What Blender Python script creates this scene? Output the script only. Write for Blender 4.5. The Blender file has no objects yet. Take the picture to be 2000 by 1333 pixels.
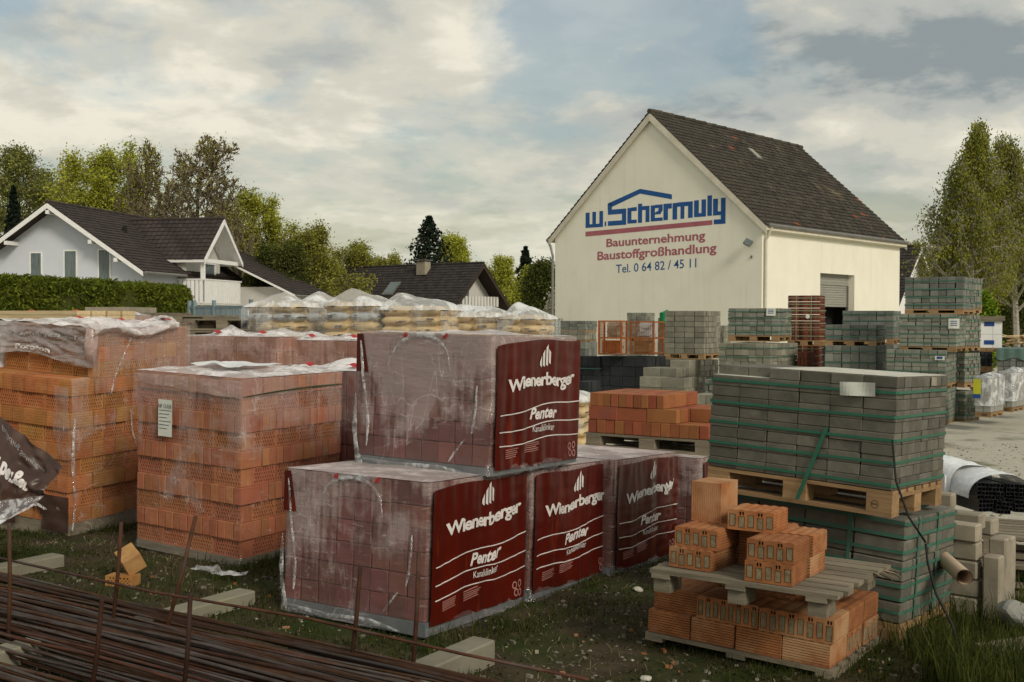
import bpy, bmesh, math, random
import numpy as np
from mathutils import Vector, Matrix, noise

R = math.radians
SC = bpy.context.scene
COL = SC.collection

# ------------------------------------------------------------------ camera
CAM_PITCH, CAM_ROLL, CAM_F, CAM_H = -0.020275, 0.003291, 2154.34, 1.8
cd = bpy.data.cameras.new('camera')
cam = bpy.data.objects.new('camera', cd); COL.objects.link(cam)
cam.matrix_world = Matrix.Translation((0, 0, CAM_H)) @ Matrix.Rotation(R(90) + CAM_PITCH, 4, 'X') @ Matrix.Rotation(CAM_ROLL, 4, 'Z')
cd.sensor_width = 36.0
cd.lens = 36.0 * CAM_F / 2000.0
cd.clip_start = 0.1; cd.clip_end = 2000
SC.camera = cam

# ------------------------------------------------------------------ world
W = bpy.data.worlds.new('World'); SC.world = W; W.use_nodes = True
SUN_EL, SUN_AZ = R(33), math.atan2(0.55, -0.835)      # azimuth measured from +Y towards +X
def sky_dir(px, py):
    F = Vector((0, math.cos(CAM_PITCH), math.sin(CAM_PITCH))); d = F + Vector((1, 0, 0)) * ((px - 1000) / CAM_F) - Vector((1, 0, 0)).cross(F) * ((py - 666.5) / CAM_F)
    return d.normalized()
def build_world():
    nt = W.node_tree; nt.nodes.clear(); L = nt.links.new
    def N(t, **k):
        n = nt.nodes.new(t)
        for a, b in k.items(): setattr(n, a, b)
        return n
    def math_(op, a, b=None, clamp=False):
        n = N('ShaderNodeMath', operation=op); n.use_clamp = clamp
        for i, q in enumerate((a, b)):
            if q is None: continue
            if isinstance(q, (int, float)): n.inputs[i].default_value = q
            else: L(q, n.inputs[i])
        return n.outputs[0]
    out = N('ShaderNodeOutputWorld')
    sky = N('ShaderNodeTexSky', sky_type='NISHITA'); sky.sun_disc = False
    sky.sun_elevation = SUN_EL; sky.sun_rotation = SUN_AZ; sky.air_density = 1.5; sky.dust_density = 3.0
    bg1 = N('ShaderNodeBackground'); L(sky.outputs[0], bg1.inputs[0]); bg1.inputs[1].default_value = 0.10
    tc = N('ShaderNodeTexCoord'); sp = N('ShaderNodeSeparateXYZ'); L(tc.outputs['Generated'], sp.inputs[0])
    zz = math_('ADD', math_('MAXIMUM', sp.outputs[2], 0.0), 0.24)
    cx = math_('DIVIDE', sp.outputs[0], zz); cy = math_('DIVIDE', sp.outputs[1], zz)
    cb = N('ShaderNodeCombineXYZ'); L(cx, cb.inputs[0]); L(cy, cb.inputs[1])
    def noi(scale, detail, rough, off, dist=0.0):
        mp = N('ShaderNodeMapping'); mp.inputs['Location'].default_value = off; L(cb.outputs[0], mp.inputs[0])
        n = N('ShaderNodeTexNoise'); n.inputs['Scale'].default_value = scale; n.inputs['Detail'].default_value = detail
        n.inputs['Roughness'].default_value = rough; n.inputs['Distortion'].default_value = dist
        L(mp.outputs[0], n.inputs['Vector']); return n.outputs[0]
    def ramp(fac, stops):
        r = N('ShaderNodeValToRGB'); r.color_ramp.interpolation = 'EASE'
        e = r.color_ramp.elements
        e[0].position, e[0].color = stops[0][0], (*stops[0][1], 1)
        e[1].position, e[1].color = stops[-1][0], (*stops[-1][1], 1)
        for p, c in stops[1:-1]:
            q = e.new(p); q.color = (*c, 1)
        L(fac, r.inputs[0]); return r.outputs[0]
    g = lambda v: (v, v, v)
    n1 = noi(1.9, 9, 0.56, (3.1, 1.7, 0), 0.25)
    n2 = noi(1.35, 9, 0.54, (9.4, 4.2, 2.0), 0.3); n2 = math_('ADD', math_('MULTIPLY', n2, .95), .035)
    n3 = noi(5.0, 8, 0.58, (1.4, 7.2, 5.0), 0.2)
    def blob(px, py, rx, ry, amt):                    # a single large cloud (or gap) standing in one part of the sky
        d = sky_dir(px, py); k = max(d[2], 0) + 0.24
        mp = N('ShaderNodeMapping'); mp.inputs['Location'].default_value = (-d[0] / k / rx, -d[1] / k / ry, 0); mp.inputs['Scale'].default_value = (1 / rx, 1 / ry, 1)
        L(cb.outputs[0], mp.inputs[0]); ln = N('ShaderNodeVectorMath', operation='LENGTH'); L(mp.outputs[0], ln.inputs[0])
        mr = N('ShaderNodeMapRange', interpolation_type='SMOOTHSTEP'); mr.inputs['From Min'].default_value = 1.0; mr.inputs['From Max'].default_value = 0.0; mr.inputs['To Min'].default_value = 0.0; mr.inputs['To Max'].default_value = amt
        L(ln.outputs['Value'], mr.inputs[0]); return mr.outputs[0]
    for b in (blob(1150, 110, .50, .40, -.10), blob(1420, 320, .45, .4, -.06), blob(880, 20, .35, .22, -.09), blob(300, 130, .9, .65, .08), blob(1620, 230, .25, .25, .10), blob(1850, 120, .6, .45, .12)): n1 = math_('ADD', n1, b)
    for b in (blob(1800, 115, .62, .34, -.17), blob(1620, 235, .18, .20, .16), blob(200, 160, .8, .6, .05), blob(700, 200, .6, .45, .05), blob(1960, 290, .3, .3, .05)): n2 = math_('ADD', n2, b)
    cover = ramp(n1, [(0.42, g(0.30)), (0.485, g(0.72)), (0.54, g(1.0))])
    # cloud colour: pale warm tops, grey bellies
    tone = ramp(math_('ADD', math_('MULTIPLY', n2, 0.66), math_('MULTIPLY', n3, 0.34)),
                [(0.36, (0.27, 0.31, 0.32)), (0.435, (0.47, 0.485, 0.45)), (0.51, (0.63, 0.61, 0.52)), (0.60, (0.83, 0.785, 0.66))])
    # towards the horizon the cloud deck is seen edge-on and evens out
    hz = N('ShaderNodeMapRange'); hz.inputs['From Min'].default_value = 0.0; hz.inputs['From Max'].default_value = 0.17
    hz.inputs['To Min'].default_value = 0.8; hz.inputs['To Max'].default_value = 0.0; L(sp.outputs[2], hz.inputs[0])
    mx = N('ShaderNodeMix', data_type='RGBA'); L(hz.outputs[0], mx.inputs[0]); L(tone, mx.inputs[6]); mx.inputs[7].default_value = (0.645, 0.64, 0.505, 1)
    bg2 = N('ShaderNodeBackground'); L(mx.outputs[2], bg2.inputs[0]); bg2.inputs[1].default_value = 1.0
    fac = math_('MAXIMUM', cover, hz.outputs[0])
    ms = N('ShaderNodeMixShader'); L(fac, ms.inputs[0]); L(bg1.outputs[0], ms.inputs[1]); L(bg2.outputs[0], ms.inputs[2])
    L(ms.outputs[0], out.inputs[0])
build_world()

sd = bpy.data.lights.new('sun', 'SUN'); sd.energy = 1.85; sd.angle = R(14); sd.color = (1.0, 0.93, 0.80)
sun = bpy.data.objects.new('sun', sd); COL.objects.link(sun)
sdir = Vector((math.sin(SUN_AZ) * math.cos(SUN_EL), math.cos(SUN_AZ) * math.cos(SUN_EL), math.sin(SUN_EL)))
sun.rotation_euler = sdir.to_track_quat('Z', 'Y').to_euler()
SC.view_settings.view_transform = 'Standard'; SC.view_settings.look = 'None'
SC.view_settings.exposure = 0.06; SC.view_settings.gamma = 1.0; SC.view_settings.use_curve_mapping = False
SC.cycles.max_bounces = 6; SC.cycles.diffuse_bounces = 3; SC.cycles.transparent_max_bounces = 24
SC.cycles.caustics_reflective = False; SC.cycles.caustics_refractive = False
SC.cycles.use_denoising = True

# ------------------------------------------------------------------ geometry of the view, used to place things in the world
_F = Vector((0, math.cos(CAM_PITCH), math.sin(CAM_PITCH))); _X = Vector((1, 0, 0)); _U = _X.cross(_F)
_c, _s = math.cos(CAM_ROLL), math.sin(CAM_ROLL)
_R2 = _c * _X + _s * _U; _U2 = -_s * _X + _c * _U
def ray(px, py): return _F + _R2 * ((px - 1000) / CAM_F) - _U2 * ((py - 666.5) / CAM_F)
def at(px, py, Y):
    d = ray(px, py); return Vector((0, 0, CAM_H)) + d * (Y / d.y)
def proj(p):
    p = Vector(p) - Vector((0, 0, CAM_H)); z = p.dot(_F)
    return 1000 + CAM_F * p.dot(_R2) / z, 666.5 - CAM_F * p.dot(_U2) / z

def gh(x, y):                                       # ground height
    a = max(0.0, min(1.0, (0.5 - x) / 2.5)); near = max(0.0, min(1.0, (12 - y) / 4))
    h = (0.03 + 0.06 * a) * near
    h += 0.018 * noise.noise(Vector((x * 0.9, y * 0.9, 3))) * near + 0.03 * noise.noise(Vector((x * .15, y * .15, 7))) * min(1, y / 30)
    return h

# ------------------------------------------------------------------ mesh helpers
class MB:
    def __init__(self): self.v = []; self.f = []; self.m = []
    def face(self, pts, mat=0):
        n = len(self.v); self.v.extend([tuple(p) for p in pts]); self.f.append(tuple(range(n, n + len(pts)))); self.m.append(mat)
    def box(self, x0, x1, y0, y1, z0, z1, mat=0, M=None):
        n = len(self.v)
        P = [(x0, y0, z0), (x1, y0, z0), (x1, y1, z0), (x0, y1, z0), (x0, y0, z1), (x1, y0, z1), (x1, y1, z1), (x0, y1, z1)]
        if M is not None: P = [tuple(M @ Vector(p)) for p in P]
        self.v.extend(P)
        for q in ((0, 3, 2, 1), (4, 5, 6, 7), (0, 1, 5, 4), (1, 2, 6, 5), (2, 3, 7, 6), (3, 0, 4, 7)):
            self.f.append(tuple(n + i for i in q)); self.m.append(mat)
    def tube(self, pts, rad, sides=6, mat=0, cap=True):
        pts = [Vector(p) for p in pts]; k = len(pts)
        if not hasattr(rad, '__len__'): rad = [rad] * k
        n0 = len(self.v); up = Vector((0, 0, 1)); prev = None
        for i, p in enumerate(pts):
            d = (pts[min(i + 1, k - 1)] - pts[max(i - 1, 0)])
            d = d.normalized() if d.length > 1e-9 else Vector((0, 0, 1))
            if prev is None:
                a = d.cross(up if abs(d.z) < 0.9 else Vector((1, 0, 0))).normalized()
            else:
                a = (prev - d * prev.dot(d)); a = a.normalized() if a.length > 1e-6 else d.orthogonal().normalized()
            prev = a; b = d.cross(a)
            for j in range(sides):
                t = 2 * math.pi * j / sides
                self.v.append(tuple(p + (a * math.cos(t) + b * math.sin(t)) * rad[i]))
        for i in range(k - 1):
            for j in range(sides):
                A = n0 + i * sides + j; B = n0 + i * sides + (j + 1) % sides
                self.f.append((A, B, B + sides, A + sides)); self.m.append(mat)
        if cap:
            self.f.append(tuple(n0 + j for j in range(sides))[::-1]); self.m.append(mat)
            self.f.append(tuple(n0 + (k - 1) * sides + j for j in range(sides))); self.m.append(mat)
    def grid(self, nu, nv, fn, mat=0, keep=None, close=False):
        n = len(self.v)
        for j in range(nv + 1):
            for i in range(nu + (0 if close else 1)): self.v.append(tuple(fn(i / nu, j / nv)))
        w = nu if close else nu + 1
        for j in range(nv):
            for i in range(nu):
                if keep and not keep((i + .5) / nu, (j + .5) / nv): continue
                a = n + j * w + i; b = n + j * w + (i + 1) % w
                self.f.append((a, b, b + w, a + w)); self.m.append(mat)
    def mesh(self, name, mats, smooth=False):
        me = bpy.data.meshes.new(name); me.from_pydata(self.v, [], self.f)
        if not isinstance(mats, (list, tuple)): mats = [mats]
        for q in mats: me.materials.append(q)
        if len(mats) > 1: me.polygons.foreach_set('material_index', self.m)
        if smooth: me.polygons.foreach_set('use_smooth', [True] * len(me.polygons))
        me.update(); return me
    def build(self, name, mats, parent=None, smooth=False, M=None):
        return link(name, self.mesh(name, mats, smooth), parent, M)

def link(name, data, parent=None, M=None, loc=None, rz=0.0):
    o = bpy.data.objects.new(name, data); COL.objects.link(o)
    if parent is not None: o.parent = parent
    if M is not None: o.matrix_local = M
    elif loc is not None:
        o.location = loc
        if rz: o.rotation_euler = (0, 0, rz)
    return o
def tag(o, label, cat, group=None):
    o['label'] = label; o['category'] = cat
    if group: o['group'] = group
    return o
def thing(name, label, cat, M=None, group=None):
    o = bpy.data.objects.new(name, None); COL.objects.link(o); o.empty_display_size = 0.1
    if M is not None: o.matrix_world = M
    return tag(o, label, cat, group)
def structure(o): o['kind'] = 'structure'; return o
def stuff(o): o['kind'] = 'stuff'; return o
def frame(x, y, z, yaw, tx=0.0, ty=0.0):
    return Matrix.Translation((x, y, z)) @ Matrix.Rotation(yaw, 4, 'Z') @ Matrix.Rotation(tx, 4, 'X') @ Matrix.Rotation(ty, 4, 'Y')
def fitbox(xl, xc, xr, yt, yb, D, yaw):
    """frame, width, depth, height of a box with its near edge at column xc, distance D"""
    o = at(xc, yb, D); h = at(xc, yt, D).z - o.z
    ax = Vector((-math.cos(yaw), -math.sin(yaw), 0)); ay = Vector((-math.sin(yaw), math.cos(yaw), 0))
    def solve(a, xt, sg):
        lo, hi = 0.0, 30.0
        for _ in range(40):
            m = (lo + hi) / 2
            if (proj(o + a * m)[0] - xt) * sg < 0: lo = m
            else: hi = m
        return lo
    return frame(o.x, o.y, o.z, yaw), solve(ax, xl, -1), solve(ay, xr, 1), h

_cache = {}
def brick_mesh(sx, sy, sz, mat, kind='plain', bev=0.003):
    """brick with its corner at the origin; kind decides the face that looks to -Y (and +X for ribbed ones)"""
    key = (round(sx, 4), round(sy, 4), round(sz, 4), mat.name, kind, bev)
    if key in _cache: return _cache[key]
    mb = MB()
    if kind == 'plain':
        bm = bmesh.new(); bmesh.ops.create_cube(bm, size=1)
        for v in bm.verts: v.co = Vector(((v.co.x + .5) * sx, (v.co.y + .5) * sy, (v.co.z + .5) * sz))
        bmesh.ops.bevel(bm, geom=bm.edges[:], offset=bev, segments=1, affect='EDGES')
        me = bpy.data.meshes.new('brick'); bm.to_mesh(me); bm.free(); me.materials.append(mat)
    else:
        if kind == 'perf':                                   # rows of slots through the face
            mb.face([(sx, 0, 0), (sx, sy, 0), (sx, sy, sz), (sx, 0, sz)]); mb.face([(0, 0, 0), (0, 0, sz), (0, sy, sz), (0, sy, 0)])
            mb.face([(0, sy, 0), (0, sy, sz), (sx, sy, sz), (sx, sy, 0)])
            mb.face([(0, 0, sz), (sx, 0, sz), (sx, sy, sz), (0, sy, sz)]); mb.face([(0, 0, 0), (0, sy, 0), (sx, sy, 0), (sx, 0, 0)])
            rows, e = 4, 0.009; rh = (sz - 2 * e) / rows; bar = 0.0060; nc = max(3, int(round((sx - 2 * e) / 0.0235)))
            cw = (sx - 2 * e) / nc; dep = min(0.09, sy * .9); Q = lambda x0, x1, z0, z1, y=0: mb.face([(x0, y, z0), (x1, y, z0), (x1, y, z1), (x0, y, z1)])
            Q(0, sx, 0, e); Q(0, sx, sz - e, sz)
            for r in range(rows):
                z0 = e + r * rh; z1 = z0 + rh - (bar if r < rows - 1 else 0)
                if r < rows - 1: Q(0, sx, z1, z0 + rh)
                x = 0.0; cuts = []
                off = 0.25 * cw if r % 2 else 0.0
                for c in range(nc - (1 if r % 2 else 0)):
                    a = e + off * 2 + c * cw + cw * .20; cuts.append((a, a + cw * .56))
                for a, b in cuts:
                    Q(x, a, z0, z1); x = b
                    mb.face([(a, 0, z0), (a, dep, z0), (a, dep, z1), (a, 0, z1)]); mb.face([(b, 0, z0), (b, 0, z1), (b, dep, z1), (b, dep, z0)])
                    mb.face([(a, 0, z0), (b, 0, z0), (b, dep, z0), (a, dep, z0)]); mb.face([(a, 0, z1), (a, dep, z1), (b, dep, z1), (b, 0, z1)])
                    Q(a, b, z0, z1, dep)
                Q(x, sx, z0, z1)
        elif kind == 'comb':                                 # horizontal grooves on -Y and +X
            n = max(4, int(round(sz / 0.02))); g = 0.0035; prof = []
            for i in range(n):
                z0 = sz * i / n; z1 = sz * (i + 1) / n
                prof += [(z0 + .0018, 0), (z1 - .0018, 0)]
                if i < n - 1: prof += [(z1 - .0006, g), (z1 + .0006, g)]
            prof[0] = (0, 0.002); prof[-1] = (sz, 0.002)
            for (za, da), (zb, db) in zip(prof, prof[1:]):
                mb.face([(0, da, za), (sx - da, da, za), (sx - db, db, zb), (0, db, zb)])
                mb.face([(sx - da, da, za), (sx - da, sy, za), (sx - db, sy, zb), (sx - db, db, zb)])
            mb.face([(0, 0, 0), (0, 0, sz), (0, sy, sz), (0, sy, 0)]); mb.face([(0, sy, 0), (0, sy, sz), (sx, sy, sz), (sx, sy, 0)])
            mb.face([(0, 0, sz), (sx, 0, sz), (sx, sy, sz), (0, sy, sz)]); mb.face([(0, 0, 0), (0, sy, 0), (sx, sy, 0), (sx, 0, 0)])
        me = mb.mesh('brick', mat)
    _cache[key] = me; return me

# ------------------------------------------------------------------ materials
def nodes(name):
    m = bpy.data.materials.new(name); m.use_nodes = True; nt = m.node_tree; nt.nodes.clear()
    def N(t, ins=None, **k):
        n = nt.nodes.new(t)
        for a, b in k.items(): setattr(n, a, b)
        for a, b in (ins or {}).items():
            if hasattr(b, 'is_output') or isinstance(b, bpy.types.NodeSocket): nt.links.new(b, n.inputs[a])
            else: n.inputs[a].default_value = b
        return n
    return m, nt, N
def rgba(c): return (c[0], c[1], c[2], 1.0)
def mat(name, c1, c2=None, scale=6.0, rough=0.85, bump=0.25, bscale=80.0, rnd=0.12, spec=0.25, metal=0.0, c3=None, c3scale=1.5, c3thr=0.6, island=False, stretch=None, detail=6.0, hue=0.0, rrand=0.0, coat=0.0):
    """base colour from two noise-mixed tones, an optional patchy third, random brightness per object (or per piece), fine relief"""
    m, nt, N = nodes(name)
    c2 = c2 or tuple(q * 0.72 for q in c1)
    tc = N('ShaderNodeTexCoord'); oi = N('ShaderNodeObjectInfo')
    offs = N('ShaderNodeVectorMath', {0: (37.0, 61.0, 17.0)}, operation='SCALE')
    nt.links.new(oi.outputs['Random'], offs.inputs['Scale'])
    vec = N('ShaderNodeVectorMath', {0: tc.outputs['Object'], 1: offs.outputs[0]}, operation='ADD').outputs[0]
    if island:
        ge = N('ShaderNodeNewGeometry'); rs = ge.outputs['Random Per Island']
    else: rs = oi.outputs['Random']
    if stretch:
        mp = N('ShaderNodeMapping', {'Vector': vec}); mp.inputs['Scale'].default_value = stretch; vec = mp.outputs[0]
    n1 = N('ShaderNodeTexNoise', {'Vector': vec, 'Scale': scale, 'Detail': detail, 'Roughness': 0.6})
    r1 = N('ShaderNodeMapRange', {'Value': n1.outputs[0], 'From Min': 0.35, 'From Max': 0.65})
    col = N('ShaderNodeMix', {0: r1.outputs[0], 6: rgba(c1), 7: rgba(c2)}, data_type='RGBA').outputs[2]
    if c3:
        n3 = N('ShaderNodeTexNoise', {'Vector': vec, 'Scale': c3scale, 'Detail': 7.0, 'Roughness': 0.65})
        r3 = N('ShaderNodeMapRange', {'Value': n3.outputs[0], 'From Min': c3thr - .05, 'From Max': c3thr + .09})
        col = N('ShaderNodeMix', {0: r3.outputs[0], 6: col, 7: rgba(c3)}, data_type='RGBA').outputs[2]
    v = N('ShaderNodeMapRange', {'Value': rs, 'To Min': 1 - rnd, 'To Max': 1 + rnd})
    hs = N('ShaderNodeHueSaturation', {'Color': col, 'Value': v.outputs[0]})
    if hue:
        w2 = N('ShaderNodeMath', {0: rs, 1: 7.31}, operation='MULTIPLY'); w3 = N('ShaderNodeMath', {0: w2.outputs[0]}, operation='FRACT')
        hh = N('ShaderNodeMapRange', {'Value': w3.outputs[0], 'To Min': 0.5 - hue, 'To Max': 0.5 + hue}); nt.links.new(hh.outputs[0], hs.inputs['Hue'])
    p = N('ShaderNodeBsdfPrincipled', {'Base Color': hs.outputs[0], 'Roughness': rough, 'Metallic': metal, 'Specular IOR Level': spec, 'Coat Weight': coat})
    if bump:
        nb = N('ShaderNodeTexNoise', {'Vector': vec, 'Scale': bscale, 'Detail': 4.0, 'Roughness': 0.6})
        b = N('ShaderNodeBump', {'Height': nb.outputs[0], 'Strength': bump, 'Distance': 0.004}); nt.links.new(b.outputs[0], p.inputs['Normal'])
        rr = N('ShaderNodeMapRange', {'Value': n1.outputs[0], 'To Min': max(0, rough - .12), 'To Max': min(1, rough + .12)}); nt.links.new(rr.outputs[0], p.inputs['Roughness'])
    o = N('ShaderNodeOutputMaterial', {'Surface': p.outputs[0]}); return m

def film_mat(name, lo=0.10, hi=0.42, ztop=None, zbot=None, col=(0.80, 0.78, 0.76), drip=28.0, gloss=0.05, scale=2.2, bump=0.5):
    """clear stretch film: see-through where dry, milky where it is doubled, creased or misted inside with run-down drops; highlights on the creases are painted as pale lines"""
    m, nt, N = nodes(name)
    tc = N('ShaderNodeTexCoord'); oi = N('ShaderNodeObjectInfo')
    offs = N('ShaderNodeVectorMath', {0: (13.0, 29.0, 0.0)}, operation='SCALE'); nt.links.new(oi.outputs['Random'], offs.inputs['Scale'])
    vec = N('ShaderNodeVectorMath', {0: tc.outputs['Object'], 1: offs.outputs[0]}, operation='ADD').outputs[0]
    n1 = N('ShaderNodeTexNoise', {'Vector': vec, 'Scale': scale, 'Detail': 5.0, 'Roughness': 0.6, 'Distortion': 0.5}).outputs[0]
    mp = N('ShaderNodeMapping', {'Vector': vec}); mp.inputs['Scale'].default_value = (drip, drip, 1.6)
    n2 = N('ShaderNodeTexNoise', {'Vector': mp.outputs[0], 'Scale': 1.0, 'Detail': 3.0, 'Roughness': 0.5}).outputs[0]
    mp3 = N('ShaderNodeMapping', {'Vector': vec}); mp3.inputs['Scale'].default_value = (7.0, 7.0, 30.0); mp3.inputs['Rotation'].default_value = (0.3, 0.2, 0.1)
    n4 = N('ShaderNodeTexNoise', {'Vector': mp3.outputs[0], 'Scale': 1.0, 'Detail': 5.0, 'Roughness': 0.7}).outputs[0]
    def mth(op, a, b): return N('ShaderNodeMath', {0: a, 1: b}, operation=op).outputs[0]
    base = mth('ADD', mth('MULTIPLY', n1, 0.75), mth('MULTIPLY', n2, 0.24)); base = mth('ADD', base, 0.055)
    if ztop is not None:
        sp = N('ShaderNodeSeparateXYZ', {0: tc.outputs['Object']})
        g = N('ShaderNodeMapRange', {'Value': sp.outputs[2], 'From Min': zbot, 'From Max': ztop, 'To Min': -0.16, 'To Max': 0.14}).outputs[0]
        base = mth('ADD', base, g)
    a = N('ShaderNodeMapRange', {'Value': base, 'From Min': 0.50, 'From Max': 0.645, 'To Min': lo, 'To Max': hi}, interpolation_type='SMOOTHSTEP').outputs[0]
    cr = N('ShaderNodeMapRange', {'Value': n4, 'From Min': 0.62, 'From Max': 0.72, 'To Min': 0.0, 'To Max': 0.35}).outputs[0]
    def crease_glint(sc, rot, w):  # thin winding lines: film highlights painted into the opacity
        mq = N('ShaderNodeMapping', {'Vector': vec}); mq.inputs['Scale'].default_value = sc; mq.inputs['Rotation'].default_value = rot
        q = N('ShaderNodeTexNoise', {'Vector': mq.outputs[0], 'Scale': 1.0, 'Detail': 2.0, 'Roughness': 0.4, 'Distortion': 0.6}).outputs[0]
        ab = N('ShaderNodeMath', {0: mth('SUBTRACT', q, 0.5)}, operation='ABSOLUTE').outputs[0]
        return N('ShaderNodeMapRange', {'Value': ab, 'From Min': 0.0, 'From Max': w, 'To Min': 1.0, 'To Max': 0.0}).outputs[0]
    cm = N('ShaderNodeMapRange', {'Value': n1, 'From Min': 0.48, 'From Max': 0.62, 'To Min': 0.0, 'To Max': 1.0}).outputs[0]
    c1 = mth('MULTIPLY', crease_glint((3.0, 3.0, 9.0), (0.5, 0.3, 0.7), .012), cm); c2 = mth('MULTIPLY', crease_glint((9.0, 9.0, 2.2), (0.1, 0.5, 0.2), .014), cm)
    cr = mth('ADD', cr, mth('MULTIPLY', mth('ADD', c1, c2), 0.26))
    a = N('ShaderNodeMath', {0: a, 1: cr}, operation='ADD'); a.use_clamp = True; a = a.outputs[0]
    bm = N('ShaderNodeBump', {'Height': mth('ADD', n1, mth('MULTIPLY', n4, 0.6)), 'Strength': bump, 'Distance': 0.02})
    p = N('ShaderNodeBsdfPrincipled', {'Base Color': rgba(col), 'Roughness': 0.38, 'Specular IOR Level': 0.4, 'Normal': bm.outputs[0]})
    t = N('ShaderNodeBsdfTransparent', {'Color': (0.97, 0.97, 0.97, 1)})
    gl = N('ShaderNodeBsdfGlossy', {'Roughness': 0.10, 'Normal': bm.outputs[0], 'Color': (0.9, 0.9, 0.9, 1)})
    s1 = N('ShaderNodeMixShader', {0: a, 1: t.outputs[0], 2: p.outputs[0]})
    lw = N('ShaderNodeLayerWeight', {'Blend': 0.25}); f = mth('ADD', mth('MULTIPLY', lw.outputs['Facing'], 0.05), gloss)
    s2 = N('ShaderNodeMixShader', {0: f, 1: s1.outputs[0], 2: gl.outputs[0]})
    N('ShaderNodeOutputMaterial', {'Surface': s2.outputs[0]}); return m

def leaf_mat(name, c1, c2, trans=0.45, vary=0.25):
    m, nt, N = nodes(name)
    ge = N('ShaderNodeNewGeometry'); tc = N('ShaderNodeTexCoord')
    n = N('ShaderNodeTexNoise', {'Vector': tc.outputs['Object'], 'Scale': 0.55, 'Detail': 3.0})
    s = N('ShaderNodeMath', {0: n.outputs[0], 1: ge.outputs['Random Per Island']}, operation='ADD')
    r = N('ShaderNodeMapRange', {'Value': s.outputs[0], 'From Min': 0.45, 'From Max': 1.5})
    c = N('ShaderNodeMix', {0: r.outputs[0], 6: rgba(c1), 7: rgba(c2)}, data_type='RGBA').outputs[2]
    v = N('ShaderNodeMapRange', {'Value': ge.outputs['Random Per Island'], 'To Min': 1 - vary, 'To Max': 1 + vary})
    hs = N('ShaderNodeHueSaturation', {'Color': c, 'Value': v.outputs[0]}).outputs[0]
    d = N('ShaderNodeBsdfPrincipled', {'Base Color': hs, 'Roughness': 0.75, 'Specular IOR Level': 0.15})
    t = N('ShaderNodeBsdfTranslucent', {'Color': hs})
    x = N('ShaderNodeMixShader', {0: trans, 1: d.outputs[0], 2: t.outputs[0]})
    N('ShaderNodeOutputMaterial', {'Surface': x.outputs[0]}); return m

M_ = {}
M_['orange'] = mat('orange_clay', (0.45, 0.19, 0.064), (0.36, 0.14, 0.045), scale=9, rough=.9, rnd=.16, hue=.012, c3=(0.40, 0.22, 0.10), c3thr=.60, c3scale=4)
M_['orange2'] = mat('salmon_clay', (0.42, 0.160, 0.075), (0.34, 0.12, 0.055), scale=7, rough=.9, rnd=.15, hue=.01)
M_['terra'] = mat('terracotta_clinker', (0.30, 0.105, 0.042), (0.24, 0.08, 0.034), scale=5, rough=.8, rnd=.2, hue=.014, c3=(0.20, 0.085, 0.06), c3thr=.64)
M_['block'] = mat('poroton_clay', (0.36, 0.145, 0.055), (0.25, 0.095, 0.036), scale=14, rough=.9, rnd=.18, c3=(0.42, 0.25, 0.13), c3thr=.56)
M_['fill'] = mat('mineral_filling', (0.25, 0.205, 0.125), (0.15, 0.12, 0.07), scale=40, rough=1, bump=.8)
M_['clinker'] = mat('dark_red_clinker', (0.175, 0.060, 0.048), (0.12, 0.043, 0.038), scale=5, rough=.7, rnd=.22, hue=.01)
M_['paver'] = mat('grey_paver', (0.150, 0.143, 0.115), (0.105, 0.100, 0.080), scale=8, rough=.92, rnd=.24, bump=.5, c3=(0.18, 0.17, 0.14), c3thr=.60, c3scale=5)
M_['paver2'] = mat('greygreen_paver', (0.21, 0.215, 0.175), (0.155, 0.16, 0.13), scale=6, rough=.92, rnd=.24, bump=.4)
M_['paver3'] = mat('pale_paver', (0.25, 0.24, 0.185), (0.19, 0.18, 0.14), scale=6, rough=.92, rnd=.24, bump=.4)
M_['paver4'] = mat('teal_grey_paver', (0.178, 0.188, 0.165), (0.13, 0.138, 0.122), scale=6, rough=.92, rnd=.24, bump=.4)
M_['dust_sheen'] = mat('pale_dust_and_sky_sheen', (0.60, 0.585, 0.50), (0.46, 0.45, 0.39), scale=7, rough=.95, bump=.3, rnd=0, c3=(0.34, 0.33, 0.29), c3thr=.62, c3scale=9)  # dusty paver tops, with sky light painted into the pale tone
M_['charcoal'] = mat('charcoal_paver', (0.030, 0.034, 0.036), (0.022, 0.024, 0.026), scale=6, rough=.85, rnd=.2)
M_['concrete'] = mat('concrete', (0.23, 0.215, 0.16), (0.17, 0.16, 0.12), scale=5, rough=.95, bump=.6, c3=(0.2, 0.2, 0.13), c3thr=.63)
M_['stone'] = mat('kerb_stone', (0.34, 0.30, 0.23), (0.24, 0.21, 0.16), scale=7, rough=.95, bump=.5, c3=(0.14, 0.13, 0.10), c3thr=.6)
M_['wood'] = mat('pallet_wood', (0.36, 0.23, 0.115), (0.25, 0.155, 0.075), scale=3, stretch=(1, 8, 8), rough=.85, rnd=.2, bump=.4, bscale=30)
M_['wood_old'] = mat('weathered_wood', (0.25, 0.215, 0.155), (0.16, 0.135, 0.095), scale=3, stretch=(1, 9, 9), rough=.95, rnd=.18, bump=.8, bscale=30)
M_['wood_new'] = mat('fresh_plank', (0.62, 0.50, 0.30), (0.52, 0.40, 0.22), scale=3, stretch=(1, 8, 8), rough=.8, rnd=.1)
M_['rust'] = mat('rusty_steel', (0.085, 0.037, 0.018), (0.045, 0.021, 0.012), scale=9, rough=.75, rnd=.4, bump=.7, bscale=120, c3=(0.075, 0.066, 0.062), c3thr=.56, metal=.25, hue=.01)
M_['rust2'] = mat('grey_steel', (0.12, 0.10, 0.09), (0.06, 0.038, 0.028), scale=5, rough=.55, rnd=.3, bump=.5, bscale=120, metal=.5)
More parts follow.
